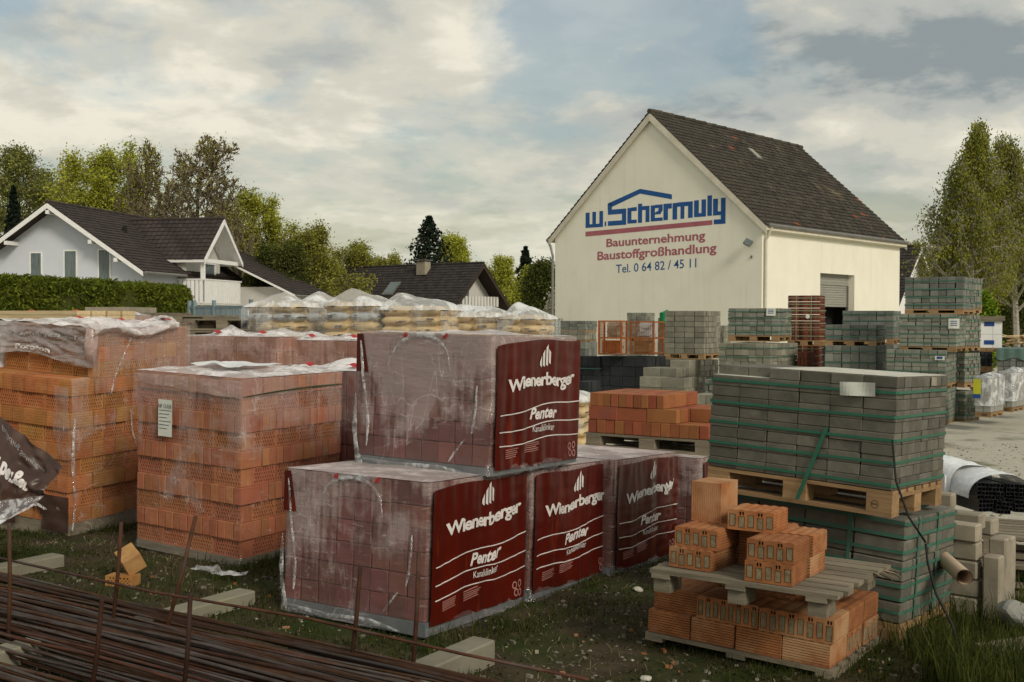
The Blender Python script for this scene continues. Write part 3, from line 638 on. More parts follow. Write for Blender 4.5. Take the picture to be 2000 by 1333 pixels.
def left_house():
    c = at(278, 640, 53); t = thing('white_house', 'pale blue house with white barge boards and brown roof behind the hedge', 'house', frame(c.x, 53, 0, R(-11.6)))
    Wd, L, a = 9.0, 9.4, 7.25; s = .645; e = a - s * Wd / 2
    mb = MB(); gable_wall(mb, Wd, e, a - .1, 0, .3); gable_wall(mb, Wd, e, a - .1, L - .3, L); mb.box(-.3, 0, .3, L - .3, -.2, e); mb.box(-Wd, -Wd + .3, .3, L - .3, -.2, e); mb.build('wall', M_['housewall'], t)
    gable_roof(t, Wd, L, e, a + .05, .55, .85, .3, M_['tile2'], tw=.3, ex=.28, edge='white', board=.16, seed=5)
    for x, zt in ((-2.25, 1.62), (2.25, 1.62), (3.6, .72), (0, 3.05)):                    # purlin ends under the overhang
        q = MB(); z = a - abs(x) * s - .36; q.box(-Wd / 2 + x - .09, -Wd / 2 + x + .09, -.86, 0, z - .13, z + .05); q.build('purlin', M_['white'], t)
    for xa, xb, za, zb in ((-6.05, -5.35, 3.1, 5.0), (-4.2, -3.45, 3.1, 5.08), (-2.35, -1.65, 2.2, 5.12)): window(t, xa, xb, 0, za, zb)
    # cross gable over the balcony
    y0, y1, za, xe = 3.3, 7.7, 6.95, 1.5; ym = (y0 + y1) / 2; sl = (za - 4.75) / (ym - y0)
    mb = MB()
    for sg in (1, -1):
        P = [(-4.3, ym, za), (xe, ym, za), (xe, ym - sg * (ym - y0), 4.75), (-1.0, ym - sg * (ym - y0), 4.75)]
        Q = [(x, y, z - .14) for x, y, z in P]
        mb.face(P); mb.face(Q[::-1])
        for i in range(4): mb.face([P[i], Q[i], Q[(i + 1) % 4], P[(i + 1) % 4]])
    mb.build('dormer_roof', M_['white'], t)
    # tiles on both cross slopes, cut along the valley
    ld = math.hypot(ym - y0, za - 4.75)
    for sg in (1, -1):
        rows = 10
        for r in range(rows):
            f = r / rows; xs_ = -4.0 + 3.0 * f
            P0 = (xs_, ym - sg * (ym - y0) * f, za + .03 - (za - 4.75) * f)
            roof_slope(t, P0, (0, -sg, -sl), (1, 0, 0), ld / rows, xe + .03 - xs_, .3, ld / rows, M_['tile2'], seed=r)
    mb = MB(); mb.tube([(-4.2, ym, za + .06), (xe + .05, ym, za + .06)], .09, 8); mb.build('ridge_tiles', M_['tile2'], t)
    for sg in (1, -1):                                                  # white boards on the dormer's edge
        mb = MB(); P = [(xe + .04, ym, za - .26), (xe + .04, ym - sg * (ym - y0), 4.75 - .22), (xe + .04, ym - sg * (ym - y0), 4.78), (xe + .04, ym, za + .02)]
        Q = [(x + .04, y, z) for x, y, z in P]; mb.face(P); mb.face(Q[::-1])
        for i in range(4): mb.face([P[i], Q[i], Q[(i + 1) % 4], P[(i + 1) % 4]])
        mb.build('verge_board', M_['white'], t)
    mb = MB(); mb.face([(.35, y0 + .3, 2.4), (.35, y1 - .3, 2.4), (.35, y1 - .3, 4.8), (.35, ym, za - .3), (.35, y0 + .3, 4.8)]); mb.box(.33, .34, y0 + .3, y1 - .3, 2.4, 4.8)
    mb.box(-1, .33, y0 + .3, y0 + .5, 2.4, 4.9); mb.build('dormer_wall', M_['housewall2'], t)
    window(t, ym - .2, ym + 1.2, .40, 2.7, 4.7, axis='y')
    mb = MB(); mb.box(1.2, 1.38, y0 + .25, y0 + .43, 2.4, 4.7); mb.box(1.2, 1.38, y0 + .25, y1 - .2, 4.62, 4.82); mb.build('balcony_frame', M_['white'], t)
    mb = MB(); mb.box(0, 1.5, y0 + .1, y1 - .1, 2.45, 2.62); bl = mb.build('balcony', M_['housewall2'], t)
    for i in range(18):
        q = MB(); y = y0 + .12 + i * (y1 - y0 - .3) / 18; q.box(1.48, 1.51, y, y + .20, 2.55, 3.72); q.build('baluster', M_['white'], bl)
    for i in range(6):
        q = MB(); x = .08 + i * .23; q.box(x, x + .17, y0 + .07, y0 + .1, 2.55, 3.72); q.build('baluster', M_['white'], bl)
    q = MB(); q.box(0, 1.54, y0 + .04, y0 + .13, 3.72, 3.78); q.box(1.45, 1.54, y0 + .131, y1 - .1, 3.72, 3.78); q.build('handrail', M_['white'], bl)
    # lower wing behind
    mb = MB(); mb.box(-.5, 3.4, 8.4, 8.7, 0, 3.5); mb.box(3.1, 3.4, 8.7, 13, 0, 3.3); mb.build('wing_wall', M_['housewall2'], t)
    mb = MB(); P = [(-1.2, 7.7, 5.75), (4.6, 7.7, 3.05), (4.6, 13.4, 3.05), (-1.2, 13.4, 5.75)]; Q = [(x, y, z - .12) for x, y, z in P]; mb.face(P); mb.face(Q[::-1])
    for i in range(4): mb.face([P[i], Q[i], Q[(i + 1) % 4], P[(i + 1) % 4]])
    mb.build('wing_roof', M_['white'], t)
    roof_slope(t, (-1.2, 7.68, 5.78), (5.8, 0, -2.7), (0, 1, 0), 6.4, 5.75, .3, .28, M_['tile2'], seed=21)
    mb = MB(); mb.tube([(4.65, 7.7, 3.0), (4.65, 13.4, 3.0)], .07, 6); mb.build('gutter', M_['zinc'], t)
    mb = MB(); mb.tube([(.62, -.8, e - .42), (.62, 3.2, e - .42)], .07, 6); mb.build('gutter', M_['zinc'], t)
    q = MB(); q.tube([(-2.7, 3.0, 5.9), (-2.7, 3.0, 6.45)], .12, 8); q.build('vent_pipe', M_['dark'], t)
left_house()

def middle_house():
    # gable looks to the front right; the long tiled slope looks to the camera
    A = at(945, 515, 75); Wd, L, a = 6.2, 11.6, A.z; e = a - 3.1
    T0 = Matrix.Rotation(R(52), 4, 'Z'); o = Vector((A.x, 75, 0)) + (T0 @ Vector((1, 0, 0))) * (Wd / 2) + (T0 @ Vector((0, 1, 0))) * 1.2
    t = thing('dark_roofed_house', 'low house with long dark roof and skylight in front of the conifer', 'house', frame(o.x, o.y, 0, R(52)))
    mb = MB(); gable_wall(mb, Wd - .1, e, a - .15, 0, .3); mb.box(-.3, 0, .3, L, -.2, e); mb.box(-Wd, -Wd + .3, .3, L, -.2, e); mb.build('wall', M_['housewall2'], t)
    gable_roof(t, Wd, L, e, a, .45, 1.2, .4, M_['tile3'], tw=.28, ex=.27, edge='darkwood', board=.2, seed=11)
    mb = MB(); mb.box(-Wd + 1.2, -1.0, -.9, -.02, 2.5, 2.62); b = mb.build('balcony', M_['darkwood'], t)
    for i in range(12):
        q = MB(); x = -Wd + 1.2 + i * .33; q.box(x, x + .22, -.92, -.88, 2.62, 3.3); q.build('baluster', M_['housewall2'], b)
    window(t, -4.4, -3.2, 0, 2.7, 4.2, m='housewall2'); 
    mb = MB(); mb.box(-Wd / 2 - .9, -Wd / 2 - .3, 3.4, 4.2, a - .7, a + .22); ch = mb.build('chimney', M_['stone'], t)
    q = MB(); q.box(-Wd / 2 - 1.0, -Wd / 2 - .2, 3.3, 4.3, a + .3, a + .36); q.box(-Wd / 2 - .75, -Wd / 2 - .45, 3.6, 4.0, a + .22, a + .3); q.build('chimney_cap', M_['zinc'], ch)
    dn = Vector((-1, 0, -1)).normalized(); n = Vector((-1, 0, 1)).normalized()
    T = Matrix((Vector((0, -1, 0)), dn, n)).transposed().to_4x4(); T.translation = Vector((-Wd / 2, 6.3, a)) + dn * 1.75
    mb = MB(); mb.box(0, 1.0, 0, 1.3, 0, .12, 0, T); sk = mb.build('skylight', M_['zinc'], t)
    q = MB(); q.box(.1, .9, .1, 1.15, .12, .14, 0, T); q.build('glass', M_['pane'], sk)
middle_house()

def right_house():
    A = at(1800, 482, 72); Wd, L = 7.0, 10.0; a = A.z; e = a - 3.6; T0 = Matrix.Rotation(R(50), 4, 'Z'); o = Vector((A.x, 72, 0)) + (T0 @ Vector((1, 0, 0))) * (Wd / 2) + (T0 @ Vector((0, 1, 0))) * .6
    t = thing('distant_house', 'distant house with brown tiled roof showing right of the warehouse', 'house', frame(o.x, o.y, 0, R(50)))
    mb = MB(); gable_wall(mb, Wd - .2, e, a - .15, 0, .3); mb.box(-Wd, -Wd + .3, .3, L, 0, e); mb.box(-.3, 0, .3, L, 0, e); mb.build('wall', M_['white'], t)
    gable_roof(t, Wd, L, e, a, .4, .6, .3, M_['tile3'], tw=.3, ex=.28, edge='white', seed=31)
right_house()

# ------------------------------------------------------------------ foliage
def tris_object(name, V, m, parent=None, quads=False):
    """V: (n, 3|4, 3) array of separate faces"""
    n, k, _ = V.shape; me = bpy.data.meshes.new(name)
    me.vertices.add(n * k); me.vertices.foreach_set('co', V.reshape(-1).astype(np.float32))
    me.loops.add(n * k); me.loops.foreach_set('vertex_index', np.arange(n * k, dtype=np.int32))
    me.polygons.add(n); me.polygons.foreach_set('loop_start', np.arange(0, n * k, k, dtype=np.int32)); me.polygons.foreach_set('loop_total', np.full(n, k, dtype=np.int32))
    me.materials.append(m); me.update(calc_edges=True); return link(name, me, parent)
def leaf_quads(P, size, rng, up=.0, aspect=1.6, fixed=None):
    """leaf faces at points P: folded kite quads of random attitude"""
    n = len(P); a = rng.normal(size=(n, 3)); a[:, 2] = a[:, 2] * .7 + up
    if fixed is not None: a = a * .35 + fixed
    a /= np.linalg.norm(a, axis=1)[:, None]
    b = rng.normal(size=(n, 3)); b -= a * (a * b).sum(1)[:, None]; b /= np.linalg.norm(b, axis=1)[:, None]
    s = size * rng.uniform(.6, 1.3, n)[:, None]
    return np.stack([P - a * s * aspect * .5, P + b * s * .5, P + a * s * aspect * .5, P - b * s * .5], 1)

class Skel:
    """branch skeleton grown by recursion, returned as tubes and leaf-bearing twig points"""
    def __init__(self, seed, h, kids, ang, ratio, trunk=.3, droop=0.0, lift=.15, bend=.14, up0=.30, seg=4, leader=True):
        self.r = random.Random(seed); self.t = []; self.tips = []; self.kids = kids; self.ang = ang; self.ratio = ratio; self.droop = droop; self.lift = lift; self.bend = bend; self.seg = seg
        r = self.r; p = Vector((0, 0, -.2)); d = Vector((r.uniform(-.05, .05), r.uniform(-.05, .05), 1)).normalized(); pts = [p.copy()]; n = 10
        for i in range(n):
            d = (d + Vector((r.uniform(-1, 1), r.uniform(-1, 1), .8)) * .07).normalized(); p = p + d * (h * .92 / n); pts.append(p.copy())
        rad = [trunk * (1 - .93 * (i / n)) ** .9 + .012 for i in range(n + 1)]; self.t.append((pts, rad, 6, 0))
        for k in range(kids[0]):
            f = up0 + (1 - up0) * ((k + r.random() * .8) / kids[0]); f = min(f, .985)
            q = f * n; i = min(int(q), n - 1); p = pts[i].lerp(pts[i + 1], q - i)
            az = k * 2.4 + r.uniform(-.5, .5); el = R(ang[0] * (1.1 - .55 * f) + r.uniform(-10, 10))
            dd = Vector((math.cos(az) * math.sin(el), math.sin(az) * math.sin(el), math.cos(el)))
            Lb = h * ratio[0] * (1.0 - .62 * max(0, f - up0) / (1 - up0)) * r.uniform(.8, 1.15)
            self.grow(p, dd, Lb, rad[i] * .5, 1)
    def grow(self, p, d, L, rad, lev):
        r = self.r; n = self.seg if lev < 3 else 2; pts = [p.copy()]; dirs = []
        for i in range(n):
            d = (d + Vector((r.uniform(-1, 1), r.uniform(-1, 1), r.uniform(-1, 1))) * self.bend + Vector((0, 0, self.lift if lev < 3 else -self.droop))).normalized()
            p = p + d * (L / n); pts.append(p.copy()); dirs.append(d.copy())
        self.t.append((pts, [max(.006, rad * (1 - .75 * i / n)) for i in range(n + 1)], 5 if lev == 1 else (4 if lev == 2 else 3), lev))
        if lev >= len(self.kids): self.tips.append((pts[0], pts[-1])); return
        for k in range(self.kids[lev]):
            f = .22 + .78 * (k + r.random() * .7) / self.kids[lev]; f = min(f, .99); q = f * n; i = min(int(q), n - 1); b = pts[i].lerp(pts[i + 1], q - i)
            ax = dirs[i].orthogonal().normalized(); ax = Matrix.Rotation(k * 2.4 + r.uniform(-.6, .6), 3, dirs[i]) @ ax
            dd = Matrix.Rotation(R(self.ang[min(lev, len(self.ang) - 1)] + r.uniform(-14, 14)), 3, ax) @ dirs[i]
            self.grow(b, dd, L * self.ratio[min(lev, len(self.ratio) - 1)] * (1.05 - .45 * f) * r.uniform(.75, 1.2), rad * (1 - .75 * f) * .6 + .003, lev + 1)

def tree(name, label, px, ptop, D, wpx, seed, kids=(14, 6, 5, 4), ang=(62, 42, 40, 40), ratio=(.42, .5, .5, .5), trunk=.22, leaves=0, lsize=.12, m='leaf', bark='bark', droop=0.0, lift=.12, up0=.25, spread=.25, group='trees behind the yard', thin=1.0, base=0.0, bend=.14, fix=None, rmin=0.0, taper=0.0):
    b = at(px, 640, D); top = at(px, ptop, D).z; h = top
    S = Skel(seed, 1.0 * h, kids, ang, ratio, trunk, droop, lift, bend=bend, up0=up0)
    allp = [p for (a, q) in S.tips for p in (q,)]
    ex = sorted(abs(p.x) for p in allp)[int(len(allp) * .97)]; zt = max(p.z for p in allp); want = wpx * D / CAM_F / 2
    sx = want / ex; sz = (h - .0) / zt
    t = thing(name, label, 'tree', Matrix.Translation((b.x, D, base)), group)
    mb = MB(); tp = lambda z: 1 + taper * (.45 - 1.25 * max(0, z) / zt); sc = lambda p: Vector((p.x * sx * tp(p.z), p.y * sx * tp(p.z), p.z * sz))
    for pts, rad, sides, lev in S.t: mb.tube([sc(p) for p in pts], [max(q * thin, rmin if lev >= 3 else 0) for q in rad], sides, cap=False)
    mb.build('trunk', M_[bark], t)
    if leaves:
        rng = np.random.default_rng(seed); A = np.array([sc(a) for a, _ in S.tips]); Bp = np.array([sc(q) for _, q in S.tips])
        i = rng.integers(0, len(A), leaves); f = rng.uniform(0, 1.1, leaves)[:, None]
        P = A[i] + (Bp[i] - A[i]) * f + rng.normal(size=(leaves, 3)) * spread
        if droop > .1: P[:, 2] -= np.abs(rng.normal(size=leaves)) * spread * 1.5
        tris_object('crown', leaf_quads(P, lsize, rng, fixed=fix), M_[m], t)
    return t
for k, c1, c2 in (('leaf_lime', (0.30, 0.34, 0.035), (0.48, 0.48, 0.07)), ('leaf_olive', (0.19, 0.20, 0.035), (0.34, 0.33, 0.06)), ('leaf_grey', (0.16, 0.18, 0.045), (0.28, 0.29, 0.08)),
                  ('leaf_bud', (0.28, 0.27, 0.05), (0.44, 0.42, 0.09)), ('leaf_dark', (0.055, 0.072, 0.018), (0.12, 0.135, 0.03)), ('needle', (0.010, 0.022, 0.014), (0.026, 0.040, 0.024)),
                  ('leaf_birch', (0.15, 0.17, 0.025), (0.28, 0.28, 0.045)), ('hedge', (0.060, 0.088, 0.011), (0.17, 0.20, 0.022)), ('leaf_bright', (0.13, 0.22, 0.012), (0.22, 0.32, 0.025)), ('blossom', (0.5, 0.48, 0.36), (0.6, 0.58, 0.46)),
                  ('straw', (0.22, 0.17, 0.09), (0.34, 0.28, 0.16)), ('grass', (0.022, 0.042, 0.006), (0.085, 0.095, 0.020)), ('cover', (0.020, 0.026, 0.006), (0.045, 0.040, 0.014))):
    M_[k] = leaf_mat(k, c1, c2, vary=.35)

tree('lime_tree', 'grey green leafy tree at the far left edge above the house', 40, 292, 78, 210, 1, leaves=27202, lsize=0.111, m='leaf_grey', spread=0.31, rmin=.026)
tree('lime_tree', 'pale twiggy tree between the leftmost tree and the bright green ones', 128, 322, 80, 110, 2, leaves=5762, lsize=0.093, m='leaf_bud', spread=0.27, rmin=.030)
tree('maple_tree', 'bright lime green tree above the brown roof ridge of the white house', 192, 296, 74, 170, 3, leaves=22668, lsize=0.106, m='leaf_lime', spread=0.31, rmin=.026)
tree('maple_tree', 'bright green tree just left of the tallest bare tree', 262, 286, 76, 130, 4, leaves=16623, lsize=0.102, m='leaf_lime', spread=0.27, rmin=.022)
tree('bare_tree', 'tallest bare spreading tree above the dormer, in early bud', 352, 253, 70, 235, 5, kids=(20, 7, 6, 6), leaves=7672, lsize=0.065, m='leaf_bud', spread=0.20, trunk=.30, rmin=.030, lift=.16)
tree('bare_tree', 'dark branched bare tree rising over the left slope of the dormer', 292, 268, 72, 120, 6, kids=(16, 6, 6, 5), leaves=5541, lsize=0.068, m='leaf_bud', spread=0.17, rmin=.030)
tree('bare_tree', 'thin grey bare tree between the tallest tree and the pale green one', 470, 370, 68, 90, 7, kids=(12, 6, 5, 3), leaves=886, lsize=0.064, m='leaf_bud', rmin=.02)
tree('poplar_tree', 'pale yellow green airy tree right of the dormer gable', 530, 378, 72, 150, 8, kids=(16, 6, 5, 4), ang=(45, 32, 30), leaves=15717, lsize=0.090, m='leaf_lime', spread=0.20, bark='barkgreen', rmin=.024)
tree('bush_tree', 'dense rounded olive bush tree left of the dark roofed house', 612, 440, 70, 190, 9, kids=(22, 8, 6, 4), ang=(58, 35, 32), up0=.05, ratio=(.55, .5, .5), leaves=33247, lsize=0.093, m='leaf_olive', spread=0.24, bark='barkgreen', rmin=.026)
tree('bush_tree', 'low brownish bush tree behind the wing of the white house', 540, 480, 66, 160, 10, kids=(22, 8, 6, 3), ang=(58, 35, 32), up0=.05, ratio=(.55, .5, .5), leaves=27202, lsize=0.093, m='leaf_dark', spread=0.27, bark='barkgreen', rmin=.026)
tree('bush_tree', 'olive bush tree touching the left end of the dark roof', 695, 474, 84, 165, 11, kids=(20, 8, 6, 4), ang=(58, 35, 32), up0=.05, ratio=(.5, .5, .5), leaves=27202, lsize=0.093, m='leaf_olive', spread=0.24, bark='barkgreen', rmin=.022)
tree('bush_tree', 'low dark bush tree right behind the balcony of the white house', 480, 470, 72, 130, 12, kids=(20, 8, 5, 3), ang=(58, 35, 32), up0=.03, ratio=(.5, .5, .5), leaves=24180, lsize=0.106, m='leaf_olive', spread=0.27, rmin=.026)
tree('bush_tree', 'low olive bush tree fading out above the left half of the dark roof', 757, 496, 90, 130, 51, kids=(20, 8, 6, 4), ang=(58, 35, 32), up0=.05, ratio=(.5, .5, .5), leaves=21700, lsize=0.091, m='leaf_olive', spread=0.24, bark='barkgreen', rmin=.028)
tree('lime_tree', 'yellow green filler tree low between the two bright green trees and the tallest bare tree', 420, 400, 82, 190, 52, kids=(20, 8, 6, 4), ang=(58, 35, 32), up0=.05, ratio=(.5, .5, .5), leaves=20150, lsize=0.091, m='leaf_lime', spread=0.27, rmin=.028)
tree('willow_tree', 'yellow green tree peeping over the roof right of the dark conifer', 893, 463, 100, 95, 13, kids=(14, 7, 6, 4), ang=(45, 32, 30), leaves=22165, lsize=0.111, m='leaf_lime', spread=0.27, bark='barkgreen', rmin=.03)
tree('willow_tree', 'tall pale drooping tree right of the dark roofed gable', 985, 502, 92, 70, 14, kids=(14, 7, 6, 4), ang=(45, 32, 30), leaves=15314, lsize=0.093, m='leaf_lime', spread=0.20, bark='barkgreen', rmin=.025)
tree('willow_tree', 'bright yellow green bush beside the gable of the dark roofed house', 1018, 528, 84, 80, 15, kids=(18, 7, 6, 3), ang=(55, 35, 32), up0=.05, leaves=32240, lsize=0.102, m='leaf_lime', spread=0.24, rmin=.02)
tree('evergreen_bush', 'dark evergreen bush against the left edge of the warehouse', 1068, 520, 62, 80, 16, kids=(20, 7, 6, 3), ang=(55, 35, 32), up0=.03, leaves=48360, lsize=0.085, m='leaf_dark', spread=0.24)
tree('blossom_shrub', 'shrub with white blossom at the lower left corner of the warehouse', 1074, 566, 48, 42, 17, kids=(14, 7, 5, 3), ang=(40, 35, 32), up0=.05, leaves=2250, lsize=0.080, m='blossom', spread=0.08, rmin=.008)
# right side: birches over a dark thicket
FIX = np.array([0, 0, -.9])
tree('birch_tree', 'tall birch with hanging twigs and white trunk right of the distant house', 1905, 238, 46, 215, 18, kids=(30, 7, 6, 5), ang=(52, 40, 55, 60), ratio=(.34, .45, .5, .5), leaves=30382, lsize=0.065, m='leaf_birch', bark='birchbark', droop=.55, lift=.1, up0=.20, spread=0.15, trunk=.17, fix=FIX, rmin=.009, taper=.62)
tree('birch_tree', 'second birch at the right edge, taller twigs against the sky', 1985, 262, 50, 170, 19, kids=(28, 7, 6, 5), ang=(50, 40, 55, 60), ratio=(.34, .45, .5, .5), leaves=19865, lsize=0.065, m='leaf_birch', bark='birchbark', droop=.55, lift=.1, up0=.24, spread=0.15, trunk=.17, fix=FIX, rmin=.009, taper=.62)
tree('birch_tree', 'small leaning birch on the left flank of the tall birch', 1850, 380, 47, 120, 20, kids=(22, 6, 6, 5), ang=(50, 40, 55, 60), ratio=(.36, .45, .5, .5), leaves=10517, lsize=0.068, m='leaf_birch', bark='birchbark', droop=.55, lift=.1, up0=.2, spread=0.14, trunk=.10, fix=FIX, rmin=.009, taper=.62)
tree('thicket_tree', 'dark undergrowth tree below the tall birch', 1880, 500, 52, 130, 21, kids=(22, 8, 6, 3), ang=(62, 35, 32), up0=.02, ratio=(.5, .5, .5), leaves=79040, lsize=0.065, m='leaf_dark', spread=0.24)
tree('thicket_tree', 'dark undergrowth tree at the right edge under the birches', 1975, 440, 55, 150, 22, kids=(22, 8, 6, 3), ang=(60, 35, 32), up0=.02, ratio=(.5, .5, .5), leaves=88920, lsize=0.069, m='leaf_dark', spread=0.27)
tree('shrub', 'bright green shrub between the tall grey stack and the birch thicket', 1922, 570, 36, 52, 23, kids=(18, 7, 5, 3), ang=(45, 35, 32), up0=.05, leaves=4940, lsize=0.068, m='leaf_bright', spread=0.08, group=None, rmin=.008)
tree('thicket_tree', 'dull green tree behind the roof of the distant house', 1800, 480, 84, 90, 24, kids=(20, 8, 5, 3), ang=(58, 35, 32), up0=.02, leaves=24180, lsize=0.111, m='leaf_olive', spread=0.27)

def conifer(label, px, ptop, D, wpx, seed, group='dark conifers', n=34):
    rng = np.random.default_rng(seed); r = random.Random(seed); b = at(px, 640, D); h = at(px, ptop, D).z; rad = wpx * D / CAM_F / 2
    t = thing('conifer', label, 'tree', Matrix.Translation((b.x, D, 0)), group)
    mb = MB(); mb.tube([(0, 0, -.2), (0, 0, h * .5), (0, 0, h)], [.22, .13, .02], 6); P = []
    for k in range(n):
        f = (k + .5) / n; z = h * (1 - f * .93) ; L0 = rad * (.03 + .97 * f ** .95)
        for j in range(9):
            L = L0 * r.uniform(.55, 1.12); az = j * .7 + k * 1.3 + r.uniform(-.3, .3); dx, dy = math.cos(az), math.sin(az)
            pts = [(0, 0, z), (dx * L * .5, dy * L * .5, z - L * .10), (dx * L, dy * L, z - L * .12 + .04 * L)]
            mb.tube(pts, [.035, .02, .008], 3, cap=False)
            m_ = int(46 * max(.35, L / rad)); q = rng.uniform(.12, 1.03, m_); side = rng.normal(size=m_) * .16 * L * (1.05 - q)
            P.append(np.stack([dx * L * q - dy * side, dy * L * q + dx * side, z - L * .12 * q - np.abs(rng.normal(size=m_)) * .13 * (h / n) * 3], 1))
    mb.build('trunk', M_['bark'], t); P = np.concatenate(P)
    tris_object('crown', leaf_quads(P, h / n * .62, rng, fixed=np.array([0, 0, -.35]), aspect=1.9), M_['needle'], t)
conifer('broad dark conifer behind the ridge of the dark roofed house', 838, 420, 95, 300, 40)
conifer('small slender conifer between the dark roofed house and the warehouse', 1026, 480, 105, 130, 41, n=26)
conifer('dark conifer at the far left behind the white house roof', 28, 362, 66, 110, 42)
conifer('dark conifer low behind the right birches', 1948, 470, 62, 150, 43)

def hedge():
    a = at(-60, 640, 27.0); b = at(367, 640, 37.5); a = a + (a - b) * .9; h = 2.78; n = 150000; rng = np.random.default_rng(5)
    A = np.array([a.x, a.y]); Bq = np.array([b.x, b.y]); d = Bq - A; L = np.linalg.norm(d); d /= L; nn = np.array([-d[1], d[0]]); wd = 1.3
    t = thing('hedge', 'long clipped dark green hedge in front of the pale blue house', 'hedge', Matrix.Identity(4))
    u = rng.uniform(0, L, n); k = rng.uniform(size=n); z = rng.uniform(0, h, n); v = np.where(k < .62, rng.normal(size=n) * .05, rng.uniform(0, wd, n)); z = np.where(k >= .62, h + rng.normal(size=n) * .05, z)
    e = k > .93; u[e] = L + rng.normal(size=e.sum()) * .06; z[e] = rng.uniform(0, h, e.sum())
    bulge = np.array([noise.noise(Vector((q * .8, zz * .7, 0))) for q, zz in zip(u, z)]); v = v - bulge * .22 * (k < .62); z = z + (k >= .62) * bulge * .10
    P = np.stack([A[0] + d[0] * u + nn[0] * v, A[1] + d[1] * u + nn[1] * v, z], 1)
    tris_object('foliage', leaf_quads(P, .058, rng, up=.8, aspect=2.8), M_['hedge'], t)
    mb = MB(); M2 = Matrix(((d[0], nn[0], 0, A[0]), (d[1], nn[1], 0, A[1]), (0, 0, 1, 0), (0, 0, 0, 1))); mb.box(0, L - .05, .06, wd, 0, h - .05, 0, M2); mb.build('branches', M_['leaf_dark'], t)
hedge()

# ------------------------------------------------------------------ stacks of bricks and blocks
def stack(root, w, d, h, nl, nx, ny, m, kinds=('plain', 'plain'), dep=.1, ends=None, core='core', gap=.004, jit=.003, seed=0, skip=None, top=True, z0=0.0, name='brick', layers=None, bev=.003, both=False, limit=290):
    """shell of single bricks on the two faces that look at the yard plus the whole top course, round a solid core.
    The frame's origin is the near bottom corner; the stack runs to -x (left face) and +y (right face)."""
    rnd = random.Random(seed); lh = h / nl; cnt = 0; joined = MB()
    def put(me, x, y, z, rz=0.0):
        nonlocal cnt
        M = Matrix.Translation((x + rnd.uniform(-jit, jit), y + rnd.uniform(-jit, jit), z)) @ Matrix.Rotation(rz + rnd.uniform(-.004, .004), 4, 'Z')
        if cnt < limit: link(name, me, root, M)
        else:
            n = len(joined.v); joined.v.extend([tuple(M @ v.co) for v in me.vertices])
            for p in me.polygons: joined.f.append(tuple(n + i for i in p.vertices)); joined.m.append(0)
        cnt += 1
    for l in reversed(range(nl)):
        z = z0 + l * lh; kind = kinds[l % len(kinds)]; a, b = (nx, ny)
        dd = dep; ins = 0.0
        if ends and kind != 'perf': a, b, dd = ends
        ins = .014 if (ends and kind == 'perf') else 0.0
        bw, bd = w / a, (d - dd) / b; off = 0.0
        fm = brick_mesh(bw - gap, dd - gap, lh - gap * .6, m, kind, bev)
        rm = brick_mesh(bd - gap, dd - gap, lh - gap * .6, m, kind, bev)
        for i in range(a):
            if skip and skip(l, i / a, 0): continue
            put(fm, -w + i * bw + gap / 2 - ins, ins, z)
        for j in range(b):
            if skip and skip(l, 1, (dd + j * bd) / d): continue
            put(rm, -ins, dd + j * bd + gap / 2, z, math.pi / 2)
        if top and l == nl - 1:
            for r in range(1, max(1, int(round((d - .001) / dd)))):
                for i in range(a if bw > dd else a):
                    x0 = -w + i * bw
                    if x0 + bw > -dd + .001: continue
                    put(fm, x0 + gap / 2, r * dd, z)
    if joined.v: stuff(joined.build(name + 's', m, root))
    mb = MB(); mb.box(-w + .012, -dep + .0 if not skip else -max(dep, .1), max(dep * .9, .03) + .004, d - .012, z0 + .004, z0 + (nl - 1) * lh - .002); mb.build(core, m, root)

def pallet(parent, w, d, mwood='wood', h=.144, along='x', name='pallet', detail=True, x0=None, y0=0.0, z1=0.0):
    """pallet under the frame: deck at z1, feet below; returns the part"""
    X0 = -w if x0 is None else x0; m = M_[mwood]; t = .022; blk = h - .022 * 3; mb = MB()
    for k in range(3):                                               # three runners with their blocks
        y = y0 + k * (d - .1) / 2 + .0; mb.box(X0, X0 + w, y, y + .1, z1 - h, z1 - h + t)
    p = mb.build(name, m, parent)
    for k in range(3):
        for q in range(3):
            b = MB(); xx = X0 + q * (w - .145) / 2; yy = y0 + k * (d - .1) / 2
            b.box(0, .143, 0, .1, 0, blk - .001); o = b.build('pallet_block', m, p, M=Matrix.Translation((xx + .001, yy, z1 - h + t + .0005)))
    for q in range(3):
        b = MB(); xx = X0 + q * (w - .145) / 2; b.box(0, .145, 0, d, 0, t - .001); b.build('stringer_board', m, p, M=Matrix.Translation((xx, y0, z1 - 2 * t)))
    n = 7 if d > .7 else 5; me = MB(); bw = d / n * .74; me.box(0, w, 0, bw, 0, t - .001); mesh = me.mesh('deck_board', m)
    for k in range(n): link('deck_board', mesh, p, Matrix.Translation((X0, y0 + k * (d - bw) / (n - 1), z1 - t)))
    return p
def pallet_simple(parent, w, d, mwood='wood', h=.12, z1=0.0):
    mb = MB()
    for k in range(3):
        y = k * (d - .1) / 2; mb.box(-w, 0, y, y + .1, z1 - h, z1 - h + .02)
        for q in range(3): mb.box(-w + q * (w - .145) / 2, -w + q * (w - .145) / 2 + .14, y, y + .1, z1 - h + .021, z1 - .041)
    n = 6; bw = d / n * .7
    for q in range(3): mb.box(-w + q * (w - .145) / 2, -w + q * (w - .145) / 2 + .14, 0, d, z1 - .040, z1 - .021)
    for k in range(n): mb.box(-w, 0, k * (d - bw) / (n - 1), k * (d - bw) / (n - 1) + bw, z1 - .020, z1 - .001)
    return stuff(mb.build('pallet', M_[mwood], parent))

